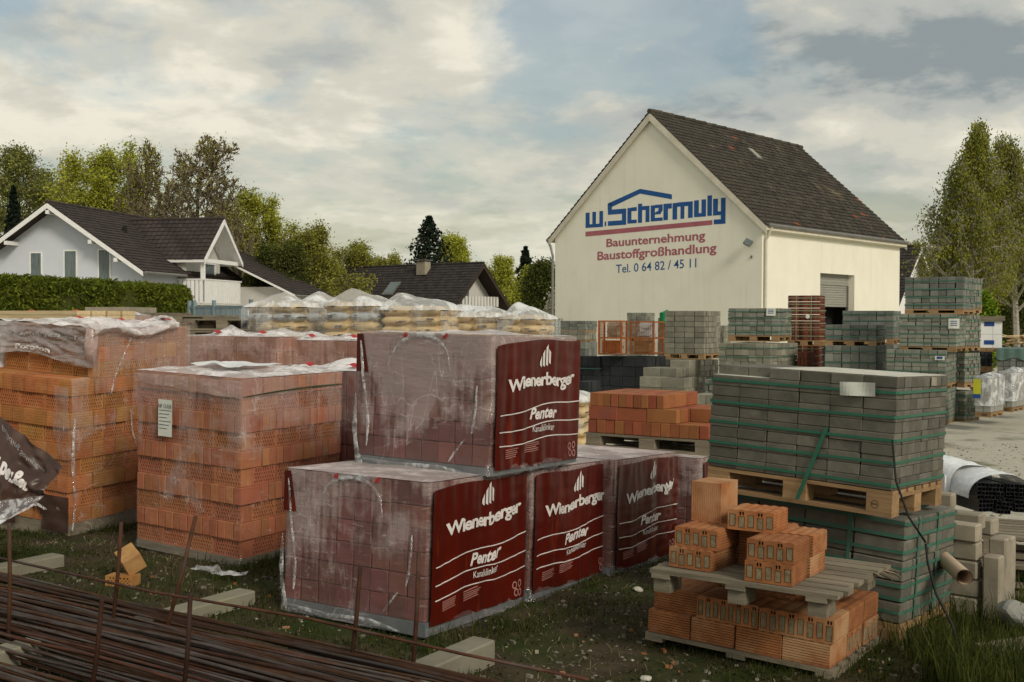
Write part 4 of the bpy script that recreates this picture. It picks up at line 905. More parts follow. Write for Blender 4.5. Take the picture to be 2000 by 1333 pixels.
def straps(parent, w, d, zs, m, wd=.016, off=.007, wave=.004, seed=0):
    rnd = random.Random(seed)
    for z in zs:
        mb = MB(); pts = []
        ph = rnd.uniform(0, 6)
        def P(s):
            per = [(-w, 0), (0, 0), (0, d), (-w, d)]; o = off
            L = [w, d, w, d]; q = s * sum(L); k = 0
            while k < 3 and q > L[k]: q -= L[k]; k += 1
            f = q / L[k]; a = Vector((*per[k], 0)); b = Vector((*per[(k + 1) % 4], 0)); nrm = [(0, -1), (1, 0), (0, 1), (-1, 0)][k]
            return a.lerp(b, f) + Vector((nrm[0] * o, nrm[1] * o, 0))
        tot = 2 * (w + d); S = [0]; ss = sorted(set([i / 40 for i in range(41)] + [w / tot - .002, w / tot + .002, (w + d) / tot - .002, (w + d) / tot + .002, (2 * w + d) / tot - .002, (2 * w + d) / tot + .002]))
        mb.grid(len(ss) - 1, 1, lambda u, v: P(ss[int(round(u * (len(ss) - 1)))] % 1.0 if ss[int(round(u * (len(ss) - 1)))] < 1 else .99999) + Vector((0, 0, z + wave * math.sin(9 * u + ph) + (v - .5) * wd)))
        mb.build('strap', m, parent)

def wrap(parent, w, d, h, m, off=.012, seed=0, topm=None, skirt=.05, amp=.006, top_amp=.02, z0=0.0, peaks=(), name='film', sides=True, pull=0.0):
    """film drawn round a load: four rounded sides with creases, ragged hem, and a wrinkled top sheet"""
    nu, nv = 150, 26; r = .02; per = 2 * (w + d)
    sd_ = seed * 7.3
    def ring(s, o):
        q = (s % 1.0) * per; segs = ((w, (-w, 0), (1, 0), (0, -1)), (d, (0, 0), (0, 1), (1, 0)), (w, (0, d), (-1, 0), (0, 1)), (d, (-w, d), (0, -1), (-1, 0)))
        for L, a, t, n in segs:
            if q <= L: break
            q -= L
        c = min(q, L - q); rr = (1 - min(1, c / .05)) ** 2 * .008
        return Vector((a[0] + t[0] * q + n[0] * (o - rr), a[1] + t[1] * q + n[1] * (o - rr), 0)), Vector((n[0], n[1], 0)), min(1, c / .1)
    def side(u, v):
        z = z0 - skirt + (h + skirt + .004) * v
        p, n, c = ring(u, off)
        ne = noise.noise(Vector((u * per * 7, z * 1.6, sd_))) * amp + noise.noise(Vector((u * per * 22, z * 3, sd_ + 5))) * amp * .5 + noise.noise(Vector((u * per * 1.5, z * 9, sd_ + 2))) * amp * .7
        fl = max(0, (z0 + .02 - z)) / max(skirt, .01)
        ne = abs(ne) * c + fl * (.025 + .03 * noise.noise(Vector((u * per * 4, 0, sd_))))
        ne += pull * math.sin(math.pi * min(1, max(0, (z - z0) / h))) * -1 * c * .5
        zz = z + fl * .02 * noise.noise(Vector((u * per * 6, 3, sd_)))
        return p + n * ne + Vector((0, 0, zz))
    if sides:
        mb = MB(); mb.grid(nu, nv, side, close=True); o = mb.build(name, m, parent, smooth=True)
    if topm:
        def topf(u, v):
            x = -w - off + (w + 2 * off) * u; y = -off + (d + 2 * off) * v; e = min(u, 1 - u, v, 1 - v)
            z = z0 + h + .008 + (abs(noise.noise(Vector((x * 3, y * 3, sd_)))) * top_amp * 1.6 + abs(noise.noise(Vector((x * 9, y * 9, sd_)))) * top_amp * .8) * min(1, e * 12)
            for px_, py_, ph_, pr_ in peaks:
                q = math.hypot(u - px_, v - py_) / pr_
                if q < 1: z += ph_ * (1 - q) ** 1.3
            return Vector((x, y, z))
        mb = MB(); mb.grid(44, 36, topf); mb.build(name + '_top', topm, parent, smooth=True)

def fold(parent, pts, w0, m=None, side='front', lift=.007, seed=0, name='film_fold', w1=None):
    """twisted rope of gathered film lying on a face; pts are (along, z) on that face"""
    rnd = random.Random(seed); mb = MB(); P = []; n = len(pts)
    for k in range((n - 1) * 6 + 1):
        f = k / 6; i = min(int(f), n - 2); t = f - i
        a = [pts[max(i - 1, 0)], pts[i], pts[i + 1], pts[min(i + 2, n - 1)]]
        q = [0.5 * (2 * a[1][c] + (a[2][c] - a[0][c]) * t + (2 * a[0][c] - 5 * a[1][c] + 4 * a[2][c] - a[3][c]) * t * t + (3 * a[1][c] - a[0][c] - 3 * a[2][c] + a[3][c]) * t ** 3) for c in (0, 1)]
        P.append(q)
    N_ = len(P); V = lambda a, z, o: Vector((a, -o, z)) if side == 'front' else Vector((o, a, z))
    w1 = w0 if w1 is None else w1
    def fn(u, v):
        k = int(round(u * (N_ - 1))); a = P[max(k - 1, 0)]; b = P[min(k + 1, N_ - 1)]; dx, dz = b[0] - a[0], b[1] - a[1]; L = math.hypot(dx, dz) or 1
        ww = (w0 + (w1 - w0) * u) * (.7 + .6 * abs(noise.noise(Vector((u * 5, seed, 1))))) * min(1, .25 + 4 * u * (1.02 - u)); s = (v - .5) * 2
        hh = lift * (1 - s * s) + .012 * abs(noise.noise(Vector((u * 9, v * 3, seed))))
        return V(P[k][0] - dz / L * ww * s, P[k][1] + dx / L * ww * s, .016 + hh * .7)
    mb.grid(N_ - 1, 5, fn); mb.build(name, m or M_['film_fold'], parent, smooth=True)

# ---- the dark red clinker pallets with printed film
FLAME = [[(0, .12), (.16, .0), (.16, .55), (0, .28)], [(.24, .08), (.40, .0), (.40, .80), (.24, .62)], [(.48, .08), (.64, .0), (.64, 1.0), (.48, .88)], [(.72, .16), (.86, .06), (.86, .62), (.72, .78)]]
def clinker_pallet(label, pos, yaw, tilt, dims, seed, base=.075, rise=.05, dark=0, peaks=(), lite=False, crumple=0, folds=True):
    w, d, h = dims; t = thing('wrapped_brick_pallet', label, 'brick pallet', frame(*pos, R(yaw), R(tilt[0]), R(tilt[1])), 'clinker pallets with dark red printed film')
    stack(t, w, d, h, 6, 8, 8, M_['clinker'], dep=.115, seed=seed, gap=.006, jit=.004)
    mb = MB(); mb.box(-w - .01, .012, -.012, d + .01, -base, -.002); mb.build('pallet_base', M_['pbase'], t)
    wrap(t, w, d, h, M_['film_w'], seed=seed, topm=M_['film_pt'], skirt=base * .95, amp=.007, top_amp=.008, peaks=peaks)
    rnd = random.Random(seed)
    # printed sheet on the right face
    def surf(u, v, o=.022):
        u_ = u * .985 + .015
        topz = .965 - (.045 if seed == 3 else .012) * math.exp(-u * 9) + .015 * u + .008 * math.sin(u * 9 + seed)
        z = h * (.0 + topz * v) - .02 * (1 - v) * 1.0
        rip = .010 * noise.noise(Vector((u * 7, v * 1.2, seed))) + .007 * noise.noise(Vector((u * 16, v * 2, seed + 3))) + .003 * noise.noise(Vector((u * 4, v * 14, seed)))
        if crumple: rip += .03 * max(0, u - .62) * abs(noise.noise(Vector((u * 14, v * 12, 5)))) * 2
        return Vector((o + .005 + rip, u_ * d, z))
    mb = MB(); mb.grid(54, 40, lambda u, v: surf(u, v)); pf = mb.build('printed_film', M_['redfilm'], t, smooth=True)
    mb = MB(); mb.grid(2, 12, lambda u, v: Vector((-w - .014 + .10 * u * (1 - .5 * v), -.016, h * (.68 + .31 * v)))); 
    mb.build('film_edge', M_['redfilm'], t)
    S = lambda u, v: surf((u - .015) / .985, v, .0262)
    wob = lambda u: .008 * math.sin(u * 11 + seed) + .006 * math.sin(u * 23 + seed * 2)
    def words(s, u0, u1, v0, cap, bold, dr=rise, sl=0.0, m='print', sp=1.0):
        def fn(q, y):
            uu = u0 + (u1 - u0) * q + sl * y * cap
            cr = (.02 * math.sin(uu * 90) * (uu > .78) if crumple else 0)
            return S(min(uu, .995), v0 + dr * (q - .0) * (u1 - u0) / .8 + wob(uu) + y * cap * (.92 + .1 * q) + cr)
        lettering(s, fn, pf, M_[m], bold, sp)
    words('Wienerberger', .135, .935, .625, .105, .032, sp=.90)
    words('Penter', .385, .70, .365, .098, .035, sl=.25, dr=rise * .8)
    words('Kanalklinker', .42, .68, .262, .058, .004, dr=rise * .8)
    polys([[(x, y) for x, y in q] for q in FLAME], lambda x, y: S(.50 + .135 * x, .765 + rise * .5 + .175 * y + .02 * x), 'flame_logo', M_['print'], pf)
    for v0, v1 in ((.435, .495), (.300, .340), (.190, .215)):
        mb = MB(); mb.grid(50, 1, lambda u, v: S(.05 + u * .94, v0 + (v1 - v0 + rise * .4) * u + .012 * math.sin(u * 8 + seed) + (v - .5) * .0085)); mb.build('printed_line', M_['print'], pf)
    for u0, u1, va in ((.12, .27, .15), (.33, .50, .175)):
        for k in range(5):
            mb = MB(); uu1 = u1 - rnd.uniform(0, .04); vv = va - k * .016
            mb.grid(6, 1, lambda u, v: S(u0 + (uu1 - u0) * u, vv + rise * .3 * u + v * .007)); mb.build('small_print', M_['print_dim'], pf)
    for cu, cv in ((.88, .115), (.935, .12), (.895, .055), (.94, .05)):
        mb = MB(); mb.grid(16, 1, lambda u, v: S(cu + (.013 + .008 * v) * math.cos(u * 6.283), cv + (.02 + .012 * v) * math.sin(u * 6.283))); mb.build('recycling_mark', M_['print_dim'], pf)
    if folds:                                                        # gathered film: two arms and a knot at the top edge, seams at the corners
        c = -w * .52
        fold(t, [(c + .02, h - .01), (c - .10, h - .03), (c - .19, h - .10), (c - .24, h - .20)], .024, seed=seed, w1=.006)
        fold(t, [(c - .02, h - .01), (c + .10, h - .02), (c + .20, h - .09), (c + .235, h - .21)], .022, seed=seed + 1, w1=.006)
        fold(t, [(c - .17, h + .002), (c, h - .006), (c + .2, h + .002)], .018, seed=seed + 2)
        fold(t, [(-w + .02, h - .05), (-w + .05, h * .6), (-w + .09, h * .3), (-w + .085, h * .08)], .014, seed=seed + 3)
        fold(t, [(-w - .012, h * .5), (-w - .014, h * .2), (-w + .015, -.01), (-w + .05, -base)], .016, seed=seed + 4, w1=.03)
        fold(t, [(-.09, h * .62), (-.10, h * .4), (-.12, h * .25)], .012, seed=seed + 5)
        fold(t, [(-.17, h * .20), (-.24, h * .09), (-.28, h * .02)], .009, seed=seed + 8)
        fold(t, [(-w + .05, -base * .4), (-w * .7, -base * .7), (-w * .4, -base * .55), (-w * .15, -base * .9)], .018, seed=seed + 7)
        for dx, sl in ((-.12, 0), (.17, .02)):
            mb = MB(); mb.grid(3, 2, lambda u, v: Vector((c + dx + .03 * u + sl * v, -.020 - .004 * u, h - .022 + .03 * v))); mb.build('red_tape', M_['red_tape'], t)
    return t
M_['film_pt'] = film_mat('pink_white_film_top', .50, .85, col=(0.74, 0.66, 0.64), scale=3.5, bump=.35)
clinker_pallet('wrapped clinker pallet on top of the row, standing on two lower ones', (-.129, 6.381, .934), -32.8, (-1.26, .74), (1.0, .99, .765), 3, base=.05, rise=.015, peaks=((.62, .55, .03, .25), (.2, .75, .02, .2)))
clinker_pallet('wrapped clinker pallet on the grass nearest the steel bars, bottom left of the row', (-.468, 5.939, .150), -31.5, (-2.4, .3), (1.02, 1.0, .755), 5, rise=.07)
clinker_pallet('wrapped clinker pallet in the middle of the bottom row, half under the upper one', (.105, 6.831, .110), -32.8, (-2.6, 0), (1.0, 1.0, .744), 7, rise=.055)
clinker_pallet('wrapped clinker pallet at the right end of the bottom row with crumpled print', (.690, 7.553, .090), -32.6, (-2.6, .2), (1.0, 1.0, .733), 9, rise=.06, crumple=1)
clinker_pallet('wrapped clinker pallet almost hidden under the terracotta bricks', (1.53, 8.9, .07), -33, (0, 0), (1.02, 1.0, .60), 11, rise=.06, folds=False)

# ---- orange brick pallet with a white label
def orange_pallet():
    w, d, h = 1.066, 1.034, 1.246
    t = thing('wrapped_brick_pallet', 'film wrapped pallet of orange perforated bricks with a white paper label', 'brick pallet', frame(-1.865, 7.564, .133, R(-31.85), R(.57), R(1.75)))
    stack(t, w, d, h, 10, 4, 4, M_['orange2'], kinds=('perf', 'plain'), dep=.115, ends=(14, 12, .2), seed=21, gap=.005, jit=.004)
    mb = MB(); mb.box(-w, 0, 0, d, -.06, -.002); mb.build('pallet_base', M_['wood_old'], t)
    wrap(t, w, d, h, M_['film_o'], seed=4, topm=M_['film_top'], skirt=.04, amp=.006, top_amp=.02, peaks=((.5, .6, .03, .3), (.8, .7, .03, .2), (.25, .55, .02, .2)))
    mb = MB(); mb.grid(34, 6, lambda u, v: Vector((-w - .014 + (w + .028) * u, -.022 + .004 * noise.noise(Vector((u * 14, v, 1))), h * (.80 + .14 * (1 - .35 * u)) + h * (.19 - .14 * (1 - .35 * u)) * v + .004 * (1 - v) * math.sin(u * 22)))); mb.build('film_band', M_['film_p'], t, smooth=True)
    fold(t, [(.0, h * .905), (d * .5, h * .925), (d, h * .93)], .007, m=M_['strap_olive'], side='right', seed=41, lift=.002, name='strap')
    mb = MB(); mb.grid(1, 4, lambda u, v: Vector((-w + .255 + .145 * u, -.030, h * .655 + .265 * v - h * .02))); lb = mb.build('label', M_['paper'], t)
    lettering('NF 12-0,8', lambda q, y: Vector((-w + .262 + .13 * q, -.0345, h * .655 + .180 + y * .030)), lb, M_['ink'], .0)
    for k in range(6):
        mb = MB(); z = h * .655 + .16 - k * .026; x1 = .125 - .02 * (k % 3); mb.face([(-w + .265, -.0315, z), (-w + .265 + x1, -.0315, z), (-w + .265 + x1, -.0315, z + .004), (-w + .265, -.0315, z + .004)]); mb.build('printed_line', M_['ink'], lb)
    mb = MB(); mb.grid(20, 8, lambda u, v: Vector((-w * .8 + .5 * u, .3 + .45 * v, h + .05 + .03 * noise.noise(Vector((u * 3, v * 3, 4)))))); mb.build('loose_film', M_['sheet'], t, smooth=True)
orange_pallet()

# ---- part used orange stack at the left edge
def left_stack():
    w, d, lh, nl = 1.40, 1.30, .127, 9
    t = thing('torn_brick_stack', 'tall part used stack of orange perforated bricks with torn printed film, left edge', 'brick stack', frame(-3.49, 8.66, .165, R(-25.5), R(1.5), R(3.2)))
    stack(t, w, d, lh * nl, nl, 5, 5, M_['orange'], kinds=('comb', 'perf'), dep=.115, ends=(11, 9, .24), seed=51, gap=.005, jit=.005, limit=300)
    # even courses end-on, so swap in narrow brick ends: done by a second row set
    h = lh * nl
    up = lh * 3; w2 = 1.06; ys = .28                                       # three upper courses, set back from the left face
    for l in range(3):
        kd = ('perf', 'comb', 'perf')[l]; z = h + l * lh
        for i in range(4 if kd == 'perf' else 8):
            n = 4 if kd == 'perf' else 8; bw = w2 / n; link('brick', brick_mesh(bw - .005, .115, lh - .003, M_['orange'], kd), t, Matrix.Translation((-w2 + i * bw, ys + .01 * math.sin(i * 3 + l), z)))
        n = 4 if kd == 'perf' else 8; bw = (d - ys) / n
        for j in range(n): link('brick', brick_mesh(bw - .005, .115, lh - .003, M_['orange'], kd), t, Matrix.Translation((0, ys + j * bw, z)) @ Matrix.Rotation(math.pi / 2, 4, 'Z'))
    mb = MB(); mb.box(-w2 + .02, -.12, ys + .12, d - .02, h, h + up - .004); mb.build('inner_bricks', M_['orange'], t)
    H = h + up
    mb = MB(); mb.box(-w, -.005, .005, d, -.20, -.002); mb.build('pallet_base', M_['wood_old'], t)
    # clear film on the right face and over the top
    def rf(u, v):
        y = -.01 + (d + .02) * u; z = -.07 + (H + .08) * v; a = .02 + .008 * abs(noise.noise(Vector((u * 9, v * 4, 1)))) + .008 * abs(noise.noise(Vector((u * 4, v * 12, 7))))
        if u < .2 and z > h: a -= (ys * (1 - u / .2)) * 0
        return Vector((a + .03 * max(0, .06 - v) * 8, y, z))
    mb = MB(); mb.grid(44, 60, rf, keep=lambda u, v: not (v > .76 and u < .17)); mb.build('film', M_['film_o'], t, smooth=True)
    def wr(u, v):                                                         # the same film turned round the near corner
        z = -.07 + (h + .02) * v; x = -.14 * (1 - u) + .02 * u - .02 * math.sin(v * 9)
        return Vector((x - (.05 * noise.noise(Vector((v * 5, 0, 2)))) * (1 - u), -.018 - .01 * math.sin(u * 3), z))
    mb = MB(); mb.grid(6, 40, wr); mb.build('film_corner', M_['film_o'], t, smooth=True)
    def tf(u, v):
        x = -w2 - .02 + (w2 + .05) * u; y = ys - .05 + (d - ys + .1) * v
        return Vector((x, y, H + .01 + .05 * abs(noise.noise(Vector((x * 3, y * 3, 3)))) + .03 * abs(noise.noise(Vector((x * 8, y * 8, 3))))))
    mb = MB(); mb.grid(40, 30, tf); mb.build('film_top', M_['film_top'], t, smooth=True)
    # printed mauve film hanging over the set-back courses
    def mf(u, v):
        x = -w2 - .03 + (w2 + .02) * u; zlo = h + lh * .95 + .04 * math.sin(u * 5); z = zlo + (H + .02 - zlo) * v
        o = .035 + .035 * abs(noise.noise(Vector((u * 3, v * 5 + u * 2, 5)))) + .02 * abs(noise.noise(Vector((u * 9, v * 7, 1)))) + .05 * (1 - v) * .3
        return Vector((x, ys - o, z))
    mb = MB(); mb.grid(60, 30, mf); pf = mb.build('printed_film', M_['mauvefilm'], t, smooth=True)
    lettering('Poroton', lambda q, y: mf(.20 + .38 * q, .10 + .05 * q + y * .17) + Vector((0, -.008, 0)), pf, M_['print'], .05)
    lettering('Wienerberger', lambda q, y: mf(.12 + .75 * q, .56 + .12 * q + y * .14 + .03 * math.sin(q * 20)) + Vector((0, -.008, 0)), pf, M_['print_grey'], .02)
    def crump(u, v):
        y = .18 + .95 * u; r = .5 * noise.noise(Vector((u * 7, v * 5, 3))) + .5 * noise.noise(Vector((u * 17, v * 11, 8)))
        return Vector((-.10 + .17 * math.sin(v * 3.0) + .035 * r, y + .02 * r, H + .07 - .15 * v + .035 * r + .03 * math.sin(u * 8)))
    mb = MB(); mb.grid(70, 16, crump); mb.build('film_crumple', M_['film_top'], t, smooth=True)
    fold(t, [(.62, H - .05), (.55, H * .88), (.45, H * .76), (.40, H * .66)], .009, side='right', seed=66, lift=.01)
    fold(t, [(.95, H - .05), (1.0, H * .85), (1.05, H * .7)], .007, side='right', seed=67, lift=.01)
    fold(t, [(.62, h * .75), (.66, h * .55), (.8, h * .32), (1.0, h * .12)], .008, side='right', seed=68, lift=.01)
    fold(t, [(.03, H * .55), (.02, H * .3), (.05, H * .1), (.02, -.05)], .02, side='right', seed=69, lift=.015)
    mb = MB(); mb.tube([(-.02, ys - .05, h + lh), (-.02, ys - .06, h + lh * 2), (-.02, ys - .05, H + .0), (-.02, ys - .0, H + .06)], [.03, .055, .05, .02], 12); mb.build('film_bulge', M_['film_p'], t, smooth=True)
    for x_, y_ in ((-.55, .5), (-.2, .62), (-.05, 1.0)):
        mb = MB(); mb.grid(4, 2, lambda u, v: Vector((x_ + .1 * u, y_ + .05 * v, H + .075 + .01 * math.sin(u * 4)))); mb.build('red_tape', M_['red_tape'], t)
    # brown film strip on the foot with white letters
    def bf(u, v): return Vector((-w * .5 + w * .52 * u, -.028 - .01 * noise.noise(Vector((u * 6, v * 4, 2))), -.06 + .28 * v))
    mb = MB(); mb.grid(30, 10, bf, keep=lambda u, v: (u - .40) ** 2 / .045 + (v - .12) ** 2 / .30 > 1); fs = mb.build('film_skirt', M_['brownfilm'], t, smooth=True)
    lettering('erger', lambda q, y: Vector((-w * .5 + w * .52 * (.40 + .27 * math.sin(1.15 * (q - .30)) * 1.5), -.036, .145 - .045 * (q * 1.2) ** 2 + y * .035)), fs, M_['print'], .04)
    return t
M_['print_grey'] = mat('grey_print', (0.34, 0.33, 0.33), rough=.4, bump=0)
left_stack()

def film_flap():
    """stiff brown printed film blown up at the left edge, seen from its back so the print reads in reverse"""
    D = 6.9; C = [at(-70, 760, 7.3), at(122, 912, D), at(70, 985, 6.85), at(-90, 1060, 6.7)]
    def fn(u, v):
        a = C[0].lerp(C[1], u); b = C[3].lerp(C[2], u); p = a.lerp(b, v)
        return p + Vector((.0, -.06 * noise.noise(Vector((u * 3, v * 3, 1))) - .035 * noise.noise(Vector((u * 9, v * 7, 4))), .008 * noise.noise(Vector((u * 8, v * 3, 9)))))
    t = thing('loose_film', 'loose brown film flap with white letters in mirror writing, bottom left', 'plastic film', Matrix.Identity(4))
    mb = MB(); mb.grid(60, 36, fn); o = mb.build('sheet', M_['brownfilm'], t, smooth=True)
    F2 = lambda u, v: fn(u, v) + Vector((0, -.006, .003))
    lettering('Wienerberger', lambda q, y: F2(.10 + .72 * q - y * .03, .16 + .40 * q + y * .17), o, M_['print'], .05)
    lettering('Building Solutions', lambda q, y: F2(.40 + .48 * q, .06 + .22 * q + y * .06), o, M_['print_grey'], .0)
    lettering('Terca', lambda q, y: F2(.12 + .30 * q, .52 + .15 * q + y * .2), o, M_['print'], .05)
    mb = MB(); mb.grid(30, 8, lambda u, v: fn(u, .78 + .26 * v) + Vector((0, -.008, 0))); mb.build('film_edge', M_['film_fold'], t, smooth=True)
film_flap()

# ---- big grey paver stack, right foreground
def grey_upper():
    w, d, h = 1.141, .744, .613
    t = thing('strapped_paver_pallet', 'dark grey paver stack with five green straps on a wooden pallet, upper one', 'paver pallet', frame(2.05, 5.915, .88, R(-41.0), R(-1.4), R(1.83)), 'big grey paver pallets')
    stack(t, w, d, h, 10, 6, 7, M_['paver'], dep=.10, seed=71, gap=.003, jit=.0035, z0=0, skip=lambda l, fx, fy: l == 9 and fx < .333, limit=299)
    straps(t, w, d, [h * f for f in (.045, .245, .445, .645, .86)], M_['strap'], seed=3)
    mb = MB(); mb.box(-w * .667, -.008, .008, d - .006, h + .0005, h + .003); mb.box(-w + .006, -w * .668, .008, d - .006, h * .9 + .0005, h * .9 + .003); mb.build('dust_and_sky_sheen', M_['dust_sheen'], t)  # thin pale sheet, sky light on the dusty top put into its colour
    # diagonal strap end hanging down, over the pallet
    mb = MB(); mb.face([(-.40, -.012, h * .50), (-.375, -.012, h * .50), (-.53, -.02, -.12), (-.555, -.02, -.12)]); mb.build('strap_end', M_['strap'], t)
    mb = MB(); mb.grid(10, 3, lambda u, v: Vector((-.31 + .20 * u, -.034 - .010 * math.sin(u * 6 + v), h * .80 + .002 + .075 * v + .008 * u))); mb.build('label', M_['paper'], t)
    mb = MB(); mb.face([(.006, .47, h * .91), (.006, .55, h * .91), (.006, .55, h * .99), (.006, .47, h * .99)]); mb.build('label', M_['stone'], t)
    p = pallet(t, w, d, 'wood', z1=-.003)
    mb = MB(); f = lambda x, z: Vector((x, -.0015, z))
    rg = [(-.095 + .022 * math.cos(q), -.085 + .022 * math.sin(q)) for q in [i * 6.283 / 16 for i in range(16)]]
    for i in range(16): a, b = rg[i], rg[(i + 1) % 16]; mb.face([f(*a), f(*b), f(b[0] * .88 - .0114, b[1] * .88 - .0102), f(a[0] * .88 - .0114, a[1] * .88 - .0102)])
    mb.build('stamp', M_['darkwood'], p); lettering('EPAL', lambda q, y: f(-.112 + .034 * q, -.089 + y * .010), p, M_['darkwood'], .02)
    return t
grey_upper()
def grey_lower():
    w, d, h = 1.2, .777, .593
    t = thing('strapped_paver_pallet', 'lower grey paver stack in teal film bands under the pallet of the upper one', 'paver pallet', frame(2.14, 6.039, .124, R(-40.9), R(-1.91), R(2.6)), 'big grey paver pallets')
    stack(t, w, d, h - .016, 5, 4, 6, M_['paver'], dep=.14, seed=73, gap=.006, jit=.006, bev=.006, limit=299)
    straps(t, w, d, [h * f for f in (.10, .22, .34, .50, .66, .80, .93)], M_['strap_teal'], wd=.02, seed=5, wave=.006)
    for x in (.17, .46):
        mb = MB(); mb.grid(1, 20, lambda u, v: Vector((.010, x + .022 * u, h * v))); mb.build('strap', M_['strap_teal'], t)
    mb = MB(); mb.grid(1, 20, lambda u, v: Vector((-.33 + .02 * u, -.010, h * v))); mb.build('strap', M_['strap_teal'], t)
    pallet(t, w, d, 'wood', z1=-.003, h=.12)
grey_lower()
def cord():
    P = [(1742, 700, 5.95), (1743, 860, 5.86), (1750, 940, 5.84), (1775, 1010, 5.75), (1808, 1060, 5.72)]
    pts = [at(*p) for p in P]; mb = MB(); mb.tube(pts[1:], .006, 6); o = mb.build('cord', M_['cord'], None, smooth=True)
    tag(o, 'black cord hanging over the pallet corner of the upper grey paver stack', 'cord')
    P = [(1808, 1062, 5.70), (1812, 1100, 5.7), (1828, 1160, 5.65), (1862, 1225, 5.55), (1880, 1262, 5.5)]
    pts = [at(*p) for p in P]; pts[-1].z = .03; mb = MB(); mb.tube(pts, [.006, .006, .007, .007, .007], 6); o = mb.build('cord', M_['cord'], None, smooth=True)
    tag(o, 'dark green cord running down the lower grey paver stack into the tall grass', 'cord')
cord()

# ---- terracotta bricks on a pallet
def terracotta():
    D = 9.0; M, w, d, h = fitbox(1155.6, 1385, 1430, 761, 860, D, R(-33)); w = 1.13; d = .8; bh = .116
    t = thing('brick_pile', 'loose terracotta bricks stacked in three stepped courses on a weathered pallet', 'brick pile', M)
    rnd = random.Random(8)
    def b(x, y, z, sx, sy): link('brick', brick_mesh(sx - .004, sy - .004, bh - .002, M_['terra']), t, Matrix.Translation((x + rnd.uniform(-.003, .003), y + rnd.uniform(-.005, .005), z)) @ Matrix.Rotation(rnd.uniform(-.008, .008), 4, 'Z'))
    for i in range(13):
        for r in range(3): b(-w + i * w / 13, r * .24, 0, w / 13, .24)
    x0 = -w
    for i in range(3):
        for r in range(9): b(-w + .005 + i * .28, r * .08, bh, .28, .08)
    for i in range(3):
        b(-w + .85 + i * .0, .26 + i * .08, bh, .24, .08)
    for i in range(10):
        for r in range(3): b(-w + .015 + i * .0705, r * .24, bh * 2, .0705, .235)
    p = pallet(t, w + .04, d, 'wood_old', z1=-.003, x0=-w - .02, h=.13)
terracotta()

